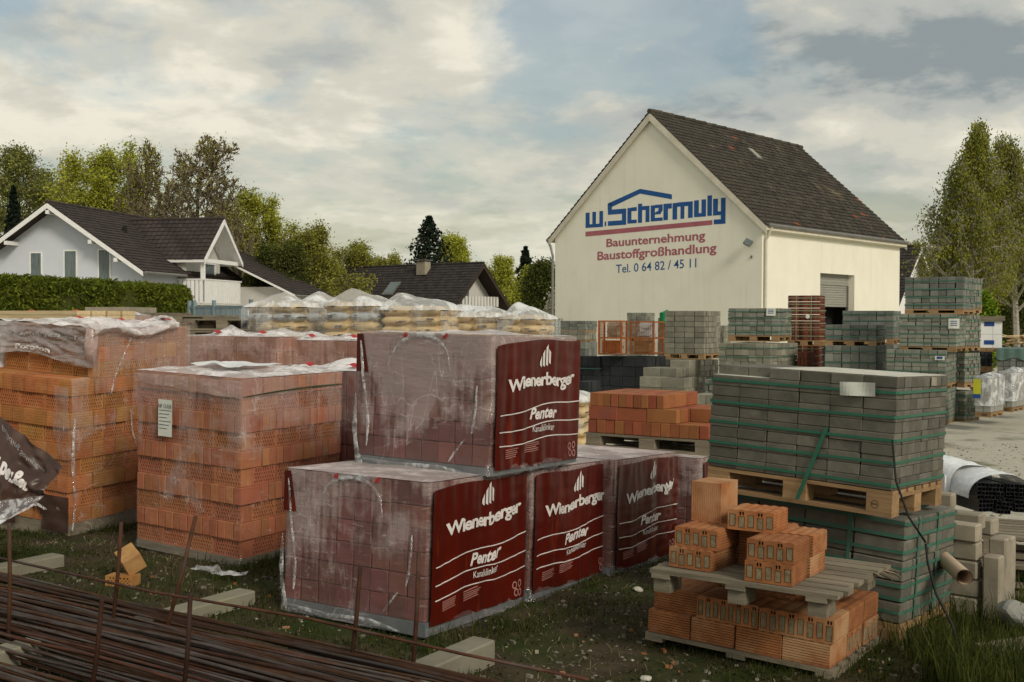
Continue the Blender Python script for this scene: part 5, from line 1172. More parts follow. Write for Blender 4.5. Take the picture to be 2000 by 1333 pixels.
# ------------------------------------------------------------------ hollow insulating blocks, lower right
def hollow_block(name, label, M, sx, sy, sz, group, fill=True, side='y', cells=5, mm='block'):
    """ribbed clay block; one face shows the mineral-filled chambers"""
    key = ('hb', sx, sy, sz, fill, side, cells)
    if key not in _cache:
        mb = MB(); n = max(5, int(round(sz / 0.0135))); g = .0075; prof = []
        for i in range(n):
            a, b = sz * i / n, sz * (i + 1) / n; prof += [(a + .002, 0), (b - .002, 0)]
            if i < n - 1: prof += [(b - .0002, g), (b + .0002, g)]
        prof[0] = (0, .003); prof[-1] = (sz, .003)
        for (za, da), (zb, db) in zip(prof, prof[1:]):               # grooved sides +X and -X, and -Y/+Y where not filled
            mb.face([(sx - da, 0, za), (sx - da, sy, za), (sx - db, sy, zb), (sx - db, 0, zb)]); mb.face([(da, sy, za), (da, 0, za), (db, 0, zb), (db, sy, zb)])
            if not fill: mb.face([(0, da, za), (sx, da, za), (sx, db, zb), (0, db, zb)])
            mb.face([(sx, sy - da, za), (0, sy - da, za), (0, sy - db, zb), (sx, sy - db, zb)])
        mb.face([(0, 0, 0), (0, sy, 0), (sx, sy, 0), (sx, 0, 0)])
        if fill:                                                     # toothed top edge over the chambers
            k = cells; cw = sx / k; Q = lambda x0, x1, z0, z1, y=0.0: mb.face([(x0, y, z0), (x1, y, z0), (x1, y, z1), (x0, y, z1)])
            t = .007
            for i in range(k):
                a = i * cw; lo, hi = (.016, sz - .020) if i % 2 == 0 else (.010, sz - .030)
                x0, x1 = a + t, a + cw - t
                Q(a, x0, 0, sz); Q(x1, a + cw, 0, sz); Q(x0, x1, 0, lo)
                # two small air holes beside the chamber
                hw = (x1 - x0); zt = hi + .006
                Q(x0, x1, hi, zt)
                if i % 2: zt2 = sz - .006; Q(x0, x0 + hw * .12, zt, zt2); Q(x0 + hw * .44, x0 + hw * .56, zt, zt2); Q(x0 + hw * .88, x1, zt, zt2); Q(x0, x1, zt2, sz); hol = [(x0 + hw * .12, x0 + hw * .44), (x0 + hw * .56, x0 + hw * .88)]
                else: zt2 = zt; Q(x0, x1, zt, sz); hol = []
                for p, q in hol:
                    dd = .06; Q(p, q, zt, zt2, dd); mb.face([(p, 0, zt), (p, dd, zt), (p, dd, zt2), (p, 0, zt2)]); mb.face([(q, 0, zt), (q, 0, zt2), (q, dd, zt2), (q, dd, zt)]); mb.face([(p, 0, zt), (q, 0, zt), (q, dd, zt), (p, dd, zt)]); mb.face([(p, 0, zt2), (p, dd, zt2), (q, dd, zt2), (q, 0, zt2)])
                dd = .007; Q(x0, x1, lo, hi, dd)                     # chamber behind, carries the filling
                mb.face([(x0, 0, lo), (x0, dd, lo), (x0, dd, hi), (x0, 0, hi)]); mb.face([(x1, 0, lo), (x1, 0, hi), (x1, dd, hi), (x1, dd, lo)]); mb.face([(x0, 0, lo), (x1, 0, lo), (x1, dd, lo), (x0, dd, lo)]); mb.face([(x0, 0, hi), (x0, dd, hi), (x1, dd, hi), (x1, 0, hi)])
        # top with shallow waves running back
        tw = 10
        for i in range(tw):
            xa, xb = sx * i / tw, sx * (i + 1) / tw; za, zb = sz + (.004 if i % 2 else 0) * 1, sz + (0 if i % 2 else .004)
            mb.face([(xa, 0, za), (xb, 0, zb), (xb, sy, zb), (xa, sy, za)]); mb.face([(xa, 0, sz), (xb, 0, sz), (xb, 0, zb), (xa, 0, za)])
        me = mb.mesh('block', M_[mm]); fmesh = None
        if fill:
            f = MB(); cw = sx / cells; t = .007
            for i in range(cells):
                lo, hi = (.016, sz - .020) if i % 2 == 0 else (.010, sz - .030)
                f = MB(); f.box(i * cw + t + .004, (i + 1) * cw - t - .004, .001, .0065, lo + .004, hi - .004); _cache[key + (i,)] = f.mesh('filling', M_['fill'])
        _cache[key] = me
    o = link(name, _cache[key], None, M); tag(o, label, 'clay block', group)
    if fill:
        for i in range(cells): link('filling', _cache[key + (i,)], o, Matrix.Translation((0, 0, 0)))
    return o

def block_pile():
    yaw = R(-34); base = frame(0, 0, 0, yaw); c = at(1610, 1277, 5.42); c.z = .072
    c += Vector((.03, 0, 0)); B = Matrix.Translation(c) @ base @ Matrix.Rotation(R(-1.5), 4, 'X') @ Matrix.Rotation(R(1.8), 4, 'Y')
    g = 'hollow clay blocks in the bottom pile under the weathered pallet'; rnd = random.Random(4); H = .118
    t = thing('wooden_pallet', 'old low pallet lying on the soil under the bottom pile of clay blocks', 'pallet', B @ Matrix.Translation((.02, -.02, -.001)), 'old pallets holding clay blocks')
    for k in range(6):
        mb = MB(); mb.box(-1.03, 0, k * .15, k * .15 + .10, -.022, -.002); mb.build('deck_board', M_['wood_old'], t)
    for k in range(3):
        mb = MB(); mb.box(-1.03 + k * .47, -.93 + k * .47, 0, .85, -.045, -.023); mb.build('bearer', M_['wood_old'], t)
    names = {0: 'first', 1: 'second', 2: 'third', 3: 'fourth'}
    L = 1.0 / 4
    for i in range(4):
        for r in range(3):
            J = Matrix.Translation((rnd.uniform(-.005, .005), rnd.uniform(-.008, .008), 0)) @ Matrix.Rotation(rnd.uniform(-.02, .02), 4, 'Z')
            vis = r == 0
            lab = ('ribbed clay block in the bottom course of the low pile, %s from the left' % names[i]) if vis else 'ribbed clay block in the bottom course of the low pile, behind the front row'
            if r > 0 and i == 3: lab = 'bottom course clay block on the right side of the low pile, %s from the corner' % names[r]
            if i == 3 and r > 0:
                hollow_block('clay_block', lab, B @ Matrix.Translation((0, r * .27, 0)) @ J @ Matrix.Rotation(R(90), 4, 'Z'), .262, L - .006, H, g)
            else: hollow_block('clay_block', lab, B @ Matrix.Translation((-1.0 + i * L, r * .27, 0)) @ J, L - .006, .262, H, g, fill=False)
    top = [(-.99, .03, .26, .30, False, 'ribbed clay block at the left end of the upper course of the low pile'), (-.725, .0, .34, .26, True, 'clay block with filled chambers in the middle of the low pile, upper course'), (-.375, -.01, .385, .26, True, 'upper clay block with filled chambers at the near corner of the low pile')]
    for x, y, sx, sy, f, lab in top:
        hollow_block('clay_block', lab, B @ Matrix.Translation((x, y, H + .005)) @ Matrix.Rotation(rnd.uniform(-.03, .03), 4, 'Z'), sx, sy, H, g, fill=f, cells=8)
    for r in (1, 2):
        hollow_block('clay_block', 'upper course clay block on the right side of the low pile, %s from the corner' % names[r], B @ Matrix.Translation((-.255, r * .27, H + .005)), .255, .262, H - .002 * r, g, fill=False)
        hollow_block('clay_block', 'clay block hidden in the middle of the upper course of the low pile', B @ Matrix.Translation((-.62, r * .27 + .02, H + .005)), .30, .255, H, g, fill=False)
        hollow_block('clay_block', 'clay block hidden in the middle of the upper course of the low pile', B @ Matrix.Translation((-.97, r * .27 + .06, H + .005)), .30, .255, H, g, fill=False)
    # weathered pallet lying askew on top
    c2 = at(1594, 1158, 5.12); P = Matrix.Translation(c2) @ Matrix.Rotation(R(-33.5), 4, 'Z') @ Matrix.Rotation(R(-1.0), 4, 'X') @ Matrix.Rotation(R(.3), 4, 'Y')
    t = thing('wooden_pallet', 'weathered grey pallet lying askew on the low pile of clay blocks', 'pallet', P, 'old pallets holding clay blocks')
    for k in range(8):
        mb = MB(); e = .03 * math.sin(k * 2.1); mb.box(-.86 - e * .4, .10 + e * .6, k * .112, k * .112 + .088, -.022, 0); mb.build('deck_board', M_['wood_old'], t)
    for q in range(3):
        x = -.85 + q * .40
        mb = MB(); mb.box(x, x + .10, 0, .87, -.046, -.0225); mb.build('stringer_board', M_['wood_old'], t)
        if q < 2 or True:
            for yy in (.02, .70):
                mb = MB(); mb.box(x + .005, x + .095, yy, yy + .14, -.118, -.0465); mb.build('pallet_block', M_['wood_old'], t)
    mb = MB(); r_ = random.Random(2)
    for k in range(16):
        y = .66 + r_.uniform(0, .2); mb.tube([(.08, y, -.01), (.13 + r_.uniform(0, .05), y + r_.uniform(-.02, .04), -.02 - r_.uniform(0, .04))], [.006, .002], 4)
    stuff(mb.build('splinters', M_['wood_old'], t))
    # blocks on that pallet
    g = 'hollow clay blocks on the weathered pallet'; S = .235; Hh = .100
    def hb(x, y, l, lab, rz=0.0, sx=S, sy=S, H_=.100, fill=True, zx=0.0): hollow_block('clay_block', lab, P @ Matrix.Translation((x + .20, y, .003 + l * (Hh + .003) + zx)) @ Matrix.Rotation(R(rz), 4, 'Z'), sx, sy, H_, g, fill=fill)
    hb(-1.0, .10, 0, 'clay block at the left front of the weathered pallet, lower course', -3, sy=.29); hb(-.98, .12, 1, 'clay block at the left front of the weathered pallet, upper course', -1, sy=.29)
    hb(-.56, .02, 0, 'clay block at the right front of the weathered pallet, lower course', 2); hb(-.555, .03, 1, 'clay block at the right front of the weathered pallet, upper course', 1)
    hb(-.56, .285, 0, 'lower clay block at the right back of the weathered pallet', 0, fill=False); hb(-.55, .29, 1, 'upper clay block at the right back of the weathered pallet', 1, fill=False)
    hb(-.98, .42, 0, 'clay block behind the left front pair, lower course', 0, fill=False); hb(-.97, .43, 1, 'clay block under the upright one on the weathered pallet', 0, fill=False)
    hb(-.73, .37, 0, 'clay block in the middle at the back of the weathered pallet, lower course', 0, fill=False); hb(-.73, .37, 1, 'upper clay block in the middle back of the weathered pallet', 0, fill=False)
    hb(-.73, .21, 2, 'topmost clay block lying flat with five filled chambers', 3, sx=.24, sy=.235)
    # the upright one: ribs run up and down
    key = 'upright'; T = P @ Matrix.Translation((-.785, .33, .003 + 2 * (Hh + .003))) @ Matrix.Rotation(R(0), 4, 'Z')
    mb = MB(); n = 16; sx, sy, sz = .17, .22, .208
    for i in range(n):
        a, b = sx * i / n, sx * (i + 1) / n; mb.face([(a, .003, 0), (a + .002, 0, 0), (a + .002, 0, sz), (a, .003, sz)]); mb.face([(a + .002, 0, 0), (b - .002, 0, 0), (b - .002, 0, sz), (a + .002, 0, sz)]); mb.face([(b - .002, 0, 0), (b, .003, 0), (b, .003, sz), (b - .002, 0, sz)])
    for i in range(20):
        a, b = sy * i / 20, sy * (i + 1) / 20; mb.face([(sx - .003, a, 0), (sx, a + .002, 0), (sx, a + .002, sz), (sx - .003, a, sz)]); mb.face([(sx, a + .002, 0), (sx, b - .002, 0), (sx, b - .002, sz), (sx, a + .002, sz)]); mb.face([(sx, b - .002, 0), (sx - .003, b, 0), (sx - .003, b, sz), (sx, b - .002, sz)])
    mb.face([(0, 0, sz), (sx, 0, sz), (sx, sy, sz), (0, sy, sz)]); mb.face([(0, 0, 0), (0, 0, sz), (0, sy, sz), (0, sy, 0)]); mb.face([(0, sy, 0), (0, sy, sz), (sx, sy, sz), (sx, sy, 0)]); mb.face([(0, 0, 0), (0, sy, 0), (sx, sy, 0), (sx, 0, 0)])
    o = mb.build('clay_block', M_['block'], None, M=T); tag(o, 'clay block standing upright with vertical ribs on the weathered pallet', 'clay block', g)
block_pile()

# ------------------------------------------------------------------ stacks further back in the yard
def far_stack(name, label, xl, xc, xr, yt, yb, D, m, nl, nx, ny, yaw=-38, group='block stacks across the yard', strap=None, nstr=0, pal=.12, dep=.12, pm='wood', seed=0, feet=None, labelled=None, gap=.006, cat='block pallet', limit=200, kinds=('plain', 'plain')):
    M, w, d, h = fitbox(xl, xc, xr, yt, yb, D, R(yaw)); d = max(.5, min(d, 1.3)); w = min(w, 2.2)
    t = thing(name, label, cat, M, group)
    stack(t, w, d, h, nl, nx, ny, M_[m], dep=dep, seed=seed, gap=gap, jit=.009, limit=limit, kinds=kinds, bev=.004)
    if strap: straps(t, w, d, [h * (k + .5) / nstr for k in range(nstr)], M_[strap], wd=.018 if strap != 'strap_pale' else .012, off=.009, seed=seed)
    if pal: pallet_simple(t, w, d, pm, h=pal, z1=-.002)
    if labelled:
        a, b, c, e = labelled; mb = MB(); mb.grid(2, 2, lambda u, v: Vector((-w + w * (a + (b - a) * u), -.014 - .006 * math.sin(u * 3), h * (c + (e - c) * v)))); lb = mb.build('label', M_['paper'], t)
        mb = MB()
        for k in range(3): zz = h * (c + (e - c) * (.3 + .2 * k)); mb.face([(-w + w * (a + (b - a) * .2), -.0225, zz), (-w + w * (a + (b - a) * .8), -.0225, zz), (-w + w * (a + (b - a) * .8), -.0225, zz + .012), (-w + w * (a + (b - a) * .2), -.0225, zz + .012)])
        stuff(mb.build('printed_lines', M_['signblue'], lb))
    return t, M, w, d, h
def ground_stack(*a, **k):
    return far_stack(*a, **k)
def gy(D): return proj((0, D, .12))[1]

F = far_stack
# the four-high grey column at the right, and its twin pressed against it
lv = [(1767, 1882, 1909, 540, 604, 'paver4', 'topmost grey block pallet of the tall right hand column', None), (1757, 1868, 1903, 613, 678, 'paver2', 'second grey block pallet from the top of the tall right column, with a paper label', (.86, 1.05, .55, .85)),
      (1731, 1847, 1897, 684, 751, 'paver2', 'third grey block pallet from the top of the tall right column, with a small label', (.82, .98, .7, .82)), (1728, 1845, 1896, 762, 826, 'paver2', 'bottom grey block pallet of the tall right column', None)]
for k, (xl, xc, xr, yt, yb, m, lab, lbl) in enumerate(lv):
    F('block_pallet', lab, xl, xc, xr, yt, yb, 18.6, m, 8 if k else 5, 7, 5, yaw=-30, group='pallets of the tall right hand block column', strap='strap_teal', nstr=4, seed=100 + k, labelled=lbl, pal=.085, limit=120)
lv = [(1886, 1889, 1909, 543, 602), (1880, 1886, 1915, 616, 676), (1878, 1884, 1914, 690, 748), (1872, 1884, 1912, 765, 820)]
for k, (xl, xc, xr, yt, yb) in enumerate(lv):
    F('block_pallet', 'grey block pallet behind the tall right column, %s level' % ['top', 'second', 'third', 'bottom'][k], xl - 60, xc, xr, yt, yb, 19.5, 'paver2', 8 if k else 5, 6, 6, yaw=-52, group='pallets behind the tall right hand column', seed=110 + k, pal=.085, strap='strap_teal', nstr=3, limit=100)
# grey eight-course stack on a dark brown one
F('block_pallet', 'tall plain grey slab stack in front of the warehouse gable', 1297.6, 1375.8, 1407, 607, 692, 24.6, 'paver3', 8, 4, 6, yaw=-30, seed=120, gap=.012)
F('block_pallet', 'dark brown block stack under the tall plain grey slab stack', 1297, 1358, 1403, 704, 783, 24.4, 'paver', 7, 6, 7, yaw=-42, seed=121, gap=.008)
# stepped pale blocks
F('block_pile', 'pale grey block pile, highest step', 1308, 1346, 1364, 704, 738, 22.0, 'paver3', 1, 1, 4, yaw=-36, seed=122, pal=0, group='stepped pale grey block pile', cat='block pile', dep=.3)
F('block_pile', 'pale grey block pile, middle step of two long blocks', 1257, 1322, 1345, 720, 738, 21.6, 'paver3', 1, 2, 4, yaw=-36, seed=123, pal=0, group='stepped pale grey block pile', cat='block pile', dep=.3)
F('block_pile', 'pale grey block pile, broad bottom step', 1248, 1336, 1364, 739, 800, 21.2, 'paver3', 3, 2, 8, yaw=-36, seed=124, pal=.1, group='stepped pale grey block pile', cat='block pile')
F('block_pile', 'short teal grey block row peeping out left of the big strapped paver stack', 1350, 1392, 1420, 772, 820, 17.5, 'paver3', 2, 3, 6, yaw=-36, seed=125, pal=.1, group=None, cat='block pile')
F('block_pallet', 'green strapped block pallet left behind the big paver stack', 1376, 1400, 1430, 742, 796, 19.5, 'paver4', 5, 3, 5, yaw=-36, seed=126, strap='strap_teal', nstr=3)
# charcoal stacks with the mesh crates on top
F('block_pallet', 'charcoal block stack with green straps behind the upper clinker pallet', 1100, 1172, 1190, 697, 792, 23.6, 'charcoal', 5, 6, 4, yaw=-36, seed=127, strap='strap_teal', nstr=2, dep=.2)
F('block_pallet', 'long charcoal block stack under the orange mesh crates', 1167, 1264, 1300, 698, 796, 23, 'charcoal', 5, 4, 5, yaw=-36, seed=128, dep=.25)
F('block_pile', 'low charcoal blocks in front of the charcoal stacks', 1126, 1150, 1166, 746, 800, 20.5, 'charcoal', 3, 4, 4, yaw=-30, seed=129, pal=.1, cat='block pile')
# against the gable
F('block_pallet', 'long low grey slab stack at the left foot of the gable', 1095.5, 1144, 1166, 627, 645, 30, 'paver4', 3, 3, 9, yaw=-34, seed=130, pal=.05)
F('block_pallet', 'second grey slab stack from the top at the left foot of the gable', 1095, 1143, 1165, 646, 664, 30, 'paver3', 2, 3, 7, yaw=-34, seed=131, pal=.05)
F('block_pallet', 'bottom grey slab stacks at the left foot of the gable', 1093, 1143, 1166, 668, 738, 30, 'paver4', 5, 4, 7, yaw=-34, seed=132)
F('block_pallet', 'grey stack rising behind the orange mesh crates', 1224, 1262, 1279, 611, 660, 30.5, 'paver2', 7, 4, 4, yaw=-30, seed=133)
F('block_pallet', 'bottom half of the grey stack behind the orange mesh crates', 1224, 1262, 1279, 668, 736, 30.4, 'paver2', 7, 4, 4, yaw=-30, seed=134)
F('block_pile', 'narrow grey stones between the grey slab stack and the green strapped stacks', 1405, 1414, 1424, 636, 745, 27, 'paver3', 9, 2, 2, yaw=-30, seed=135, cat='block pile')
# green strapped pair
F('block_pallet', 'green strapped grey block pallet with a white label, on another pallet', 1422, 1521, 1546, 602, 656, 21, 'paver2', 6, 7, 5, yaw=-27, seed=140, strap='strap_teal', nstr=4, labelled=(.76, .94, .72, 1.0), group='green strapped block pallets')
F('block_pallet', 'green strapped pale block pallet under the labelled one', 1403, 1505, 1557, 672, 780, 20.4, 'paver3', 9, 7, 6, yaw=-36, seed=141, strap='strap_teal', nstr=6, group='green strapped block pallets')
# two levels left of the tall column
F('block_pallet', 'dark teal block pallet with a pale top, beside the roof tile stack', 1611, 1712, 1730, 635, 666, 20, 'paver4', 3, 6, 4, yaw=-26, seed=142, strap='strap_teal', nstr=2, group='green strapped block pallets')
F('block_pallet', 'green strapped block pallet under the dark teal one', 1610, 1711, 1733, 676, 790, 19.8, 'paver4', 7, 6, 4, yaw=-26, seed=143, strap='strap_teal', nstr=5, group='green strapped block pallets')
F('block_pallet', 'wide teal block pallet standing before the roller shutter', 1645, 1745, 1764, 607, 662, 23, 'paver4', 5, 6, 4, yaw=-26, seed=144, strap='strap_teal', nstr=4, group='green strapped block pallets')
F('block_pallet', 'teal block pallet below the wide one before the roller shutter', 1645, 1745, 1764, 674, 770, 22.9, 'paver4', 7, 6, 4, yaw=-26, seed=145, strap='strap_teal', nstr=4, group='green strapped block pallets')
# right edge
F('block_pallet', 'dark block pallet below the white boxes at the right edge', 1900, 1938, 1948, 688, 716, 23, 'charcoal', 4, 5, 3, yaw=-20, seed=146, dep=.2)
F('block_pallet', 'bottom dark block pallet below the white boxes at the right edge', 1900, 1938, 1948, 726, 756, 23, 'charcoal', 4, 5, 3, yaw=-20, seed=147, dep=.2)
t, M, w, d, h = F('block_pallet', 'teal wrapped block pallet at the right edge of the yard', 1947, 2010, 2030, 683, 752, 22, 'paver4', 6, 5, 4, yaw=-26, seed=148)
mb = MB(); mb.grid(16, 3, lambda u, v: Vector((-w - .02 + (w + .04) * u, -.03 - .01 * math.sin(u * 20), h * (.72 + .30 * v) - .03 * math.sin(u * 9) * (1 - v)))); mb.build('film_band', M_['tealwrap'], t, smooth=True)
mb = MB(); mb.box(-w, 0, 0, d, h, h + .01); mb.build('film_top', M_['tealwrap'], t)

def tile_pallet(label, xl, xc, xr, yt, yb, D, nl, cols, seed):
    M, w, d, h = fitbox(xl, xc, xr, yt, yb, D, R(-22)); d = min(d, .9)
    t = thing('roof_tile_pallet', label, 'roof tile pallet', M, 'red brown roof tile pallets'); lh = h / nl
    for l in range(nl):
        mb = MB(); n = 36
        def P(i, z):
            u = i / n; x = -w + w * u; return Vector((x, .05 * (1 - abs(math.sin(u * cols * math.pi))), z))
        z0, z1 = l * lh + .004, (l + 1) * lh - .004
        for i in range(n): mb.face([P(i, z0), P(i + 1, z0), P(i + 1, z1), P(i, z1)]); mb.face([P(i, z1), P(i + 1, z1), Vector((P(i + 1, z1).x, d, z1)), Vector((P(i, z1).x, d, z1))])
        for j in range(10):
            q = lambda k: Vector((-.05 * (1 - abs(math.sin(k / 10 * 2 * math.pi))), d * k / 10, 0)); a, b = q(j), q(j + 1)
            mb.face([a + Vector((0, 0, z0)), b + Vector((0, 0, z0)), b + Vector((0, 0, z1)), a + Vector((0, 0, z1))])
        mb.build('tile_row', M_['tile_pack'], t)
    straps(t, w, d, [h * (k + .6) / nl for k in range(nl)], M_['strap_pale'], wd=.012, off=.004, seed=seed)
    for x in (-.3 * w, -.75 * w):
        mb = MB(); mb.box(x, x + .012, -.012, -.006, 0, h); mb.build('strap', M_['strap_pale'], t)
    pallet_simple(t, w, d, 'wood', z1=-.002)
    return t, w, h
M_['tile_pack'] = mat('red_brown_tile_pack', (0.17, 0.055, 0.030), (0.12, 0.038, 0.022), scale=3, rough=.8, rnd=.12)
t, w, h = tile_pallet('tall pallet of upright red brown roof tiles before the roller shutter', 1538, 1603, 1618, 577, 665, 22, 7, 3, 1)
mb = MB(); mb.tube([(-w * .40, -.03, h * .52), (-w * .40, -.012, h * .52)], [.035, .045], 10); mb.build('round_label', M_['paper'], t)
tile_pallet('lower pallet of red brown roof tiles under the tall one', 1556, 1597, 1610, 676, 775, 21.8, 7, 2, 2)
F('block_pile', 'small stack of red brown bricks in front of the lower roof tile pallet', 1556, 1576, 1585, 688, 780, 21, 'tile_pack', 7, 3, 2, yaw=-30, seed=150, cat='brick pile')

def crate(label, xl, xc, xr, yt, yb, D, seed):
    M, w, d, h = fitbox(xl, xc, xr, yt, yb, D, R(-30)); d = min(d, .9); r = .022
    t = thing('mesh_crate', label, 'mesh crate', M, 'orange mesh crates on the charcoal stack'); G = M_['grille']
    for x in (-w, -r * 1.5):
        for y in (0, d - r): mb = MB(); mb.box(x, x + r * 1.5, y, y + r, 0, h); mb.build('corner_post', G, t)
    for z in (.0, h * .47, h - .03):
        mb = MB(); mb.box(-w + .034, -.034, .001, r, z, z + .03); mb.build('rail', G, t); mb = MB(); mb.box(-.031, -.001, .0225, d - .0225, z, z + .03); mb.build('rail', G, t); mb = MB(); mb.box(-w + .034, -.034, d - r, d - .001, z, z + .03); mb.build('rail', G, t)
        mb = MB(); mb.box(-w, -w + .03, .0225, d - .0225, z, z + .03); mb.build('rail', G, t)
    mb = MB(); n = 13
    for i in range(1, n): x = -w + w * i / n; mb.box(x, x + .005, .008, .013, .03, h - .03)
    for k in range(1, 12): z = h * k / 12; mb.box(-w, 0, .0135, .018, z, z + .005)
    for i in range(1, 9): y = d * i / 9; mb.box(-.013, -.008, y, y + .005, .03, h - .03); mb.box(-w + .008, -w + .013, y, y + .005, .03, h - .03)
    mb.build('wire_mesh', G, t)
    mb = MB(); mb.box(-w + .06, -.06, .1, .13, .04, h * .42); mb.build('back_panel', M_['grille'] if seed == 1 else M_['wood'], t)
    mb = MB(); mb.box(-w, 0, 0, d, .0, .012); mb.build('floor', M_['darkwood'], t)
    return t, M, w, d, h
def crate_load(name, label, M, w, d, z0, z1, m, seed, cat):
    t = thing(name, label, cat, M); mb = MB(); r = random.Random(seed)
    for k in range(7):
        x = -w + .12 + r.uniform(0, w - .5); y = .15 + r.uniform(0, max(.05, d - .5)); T = Matrix.Translation((x, y, z0 + (z1 - z0) * k / 7)) @ Matrix.Rotation(r.uniform(-.3, .3), 4, 'Z')
        q = MB(); q.box(0, .26, 0, .2, 0, (z1 - z0) / 7 * .95 + .04, 0, T); q.build('piece', M_[m], t)
t, M, w, d, h = crate('left orange mesh crate with a white sack in it', 1167.6, 1214, 1225, 626.5, 694, 23, 1)
crate_load('rubble_load', 'odd bricks and boards inside the left orange mesh crate', M, w, d, h * .5, h * .9, 'stone', 3, 'rubble'); crate_load('sack_load', 'white sack and rubble at the bottom of the left orange mesh crate', M, w, d, .02, h * .35, 'bag_white', 5, 'sack')
t, M, w, d, h = crate('right orange mesh crate with brown boxes in it', 1229.6, 1277, 1297, 628, 693, 23.1, 2)
crate_load('rubble_load', 'grey wrapped parcels inside the right orange mesh crate', M, w, d, h * .5, h * .92, 'bag_white', 6, 'parcels'); crate_load('box_load', 'brown boxes at the bottom of the right orange mesh crate', M, w, d, .02, h * .42, 'wood', 7, 'boxes')
mb = MB(); c = at(1300, 617, 26.5); mb.tube([(0, 0, -.2), (0, 0, .08), (-.02, 0, .12)], [.14, .15, .06], 10); o = mb.build('plastic_drum', M_['greenplastic'], None, M=Matrix.Translation(c)); tag(o, 'bright green plastic drum showing left of the plain grey slab stack', 'drum')
F('block_pile', 'hidden block stack that carries the green plastic drum', 1284, 1304, 1316, 621, 745, 26.5, 'paver3', 8, 2, 2, yaw=-30, seed=153, cat='block pile', group=None)

def white_boxes():
    M, w, d, h = fitbox(1912, 1957, 1966, 627, 680, 23, R(-20)); t = thing('boxed_pallet', 'white boxes with blue labels under a grey lid at the right edge', 'boxes', M)
    for i in range(2):
        for k in range(2): mb = MB(); mb.box(-w + i * w * .6, -w + i * w * .6 + w * (.59 if i == 0 else .40), 0, .6, h * k / 2, h * (k + 1) / 2 - .004); mb.build('box', M_['white'], t)
    for z in (.80, .12): mb = MB(); mb.box(-w * .78, -w * .34, -.006, -.002, h * z, h * (z + .16)); mb.build('blue_label', M_['signblue'], t)
    mb = MB(); mb.box(-w - .06, .05, -.06, .66, h, h + .10); mb.build('lid', M_['wood_old'], t); pallet_simple(t, w, .6, 'wood', h=.08, z1=-.002)
white_boxes()
def bagged(label, xl, xc, xr, yt, yb, D, seed, yellow=False):
    M, w, d, h = fitbox(xl, xc, xr, yt, yb, D, R(-40)); d = min(d, .9); t = thing('bagged_stone_pallet', label, 'stone pallet', M, 'kerb stones in clear bags')
    stack(t, w, d, h, 2, 2, 5, M_['stone_grey'], dep=.2, seed=seed, gap=.008)
    wrap(t, w, d, h * .98, M_['film_bag'], seed=seed, off=.025, amp=.022, topm=M_['film_bag'], top_amp=.04, skirt=-.1, peaks=((.5, .5, .06, .5),))
    if yellow:
        mb = MB(); mb.box(-w, -w * .55, -.09, -.085, h * .45, h * .95); mb.build('yellow_label', M_['signyellow'], t); mb = MB(); mb.box(-w, -w * .55, -.095, -.0905, h * .40, h * .52); mb.build('blue_label', M_['signblue'], t)
    pallet_simple(t, w, d, 'wood', h=.08, z1=-.002)
M_['stone_grey'] = mat('pale_concrete', (0.30, 0.30, 0.27), (0.24, 0.24, 0.21), scale=4, rough=.9, rnd=.06)
bagged('grey stones in a clear bag with a yellow label at the edge of the gravel', 1904, 1936, 1960, 738, 806, 17.6, 1, True)
bagged('grey stones in a clear bag with an open top, second along the gravel edge', 1952, 1978, 2000, 728, 796, 18.6, 2)
bagged('grey stones in a clear bag cut by the right edge of the photo', 1988, 2014, 2030, 722, 784, 19.8, 3)
def lumber():
    c = at(1985, 678, 30); r = random.Random(3); t = thing('lumber_pile', 'heap of broken pale timber beyond the right hand pallets', 'timber heap', Matrix.Translation((c.x, 30, c.z)))
    for k in range(34):
        a = r.uniform(0, 3.14); L = r.uniform(.3, .8); x, y, z = r.uniform(-.5, .7), r.uniform(-.3, .5), r.uniform(.0, .3); T = Matrix.Translation((x, y, z)) @ Matrix.Rotation(a, 4, 'Z') @ Matrix.Rotation(r.uniform(-.5, .5), 4, 'Y')
        mb = MB(); mb.box(-L / 2, L / 2, -.04, .04, -.012, .012, 0, T); mb.build('board', M_['wood_new' if k % 3 else 'wood'], t)
    F('block_pile', 'low dark stack carrying the heap of broken timber', 1955, 2010, 2030, 680, 742, 30, 'charcoal', 3, 5, 3, yaw=-20, seed=154, cat='block pile', group=None)
lumber()

# ------------------------------------------------------------------ cement bags, pallets and pink wrapped bricks behind
def bag_mesh(L, Wd, H, m, seed):
    """pillow shaped paper sack with pinched ends"""
    mb = MB(); nu, nv = 14, 10
    def fn(u, v):
        s = math.sin(math.pi * min(1, max(0, u)) ) ** .28 if 0 < u < 1 else 0.0; a = v * 2 * math.pi; c, q = math.cos(a), math.sin(a)
        x = (u - .5) * L; y = math.copysign(abs(c) ** .55, c) * Wd / 2 * (.80 + .20 * s); z = math.copysign(abs(q) ** .75, q) * H / 2 * max(.12, s)
        n = .006 * noise.noise(Vector((x * 9, y * 9 + seed * 5, z * 9)))
        return Vector((x, y + n, z + n + H / 2))
    mb.grid(nu, nv, fn, close=False); return mb.mesh('cement_bag', m, smooth=True)
BAGS = [bag_mesh(.42, .30, .125, M_['bag'], s) for s in range(3)] + [bag_mesh(.42, .30, .125, M_['bag_white'], 9)]
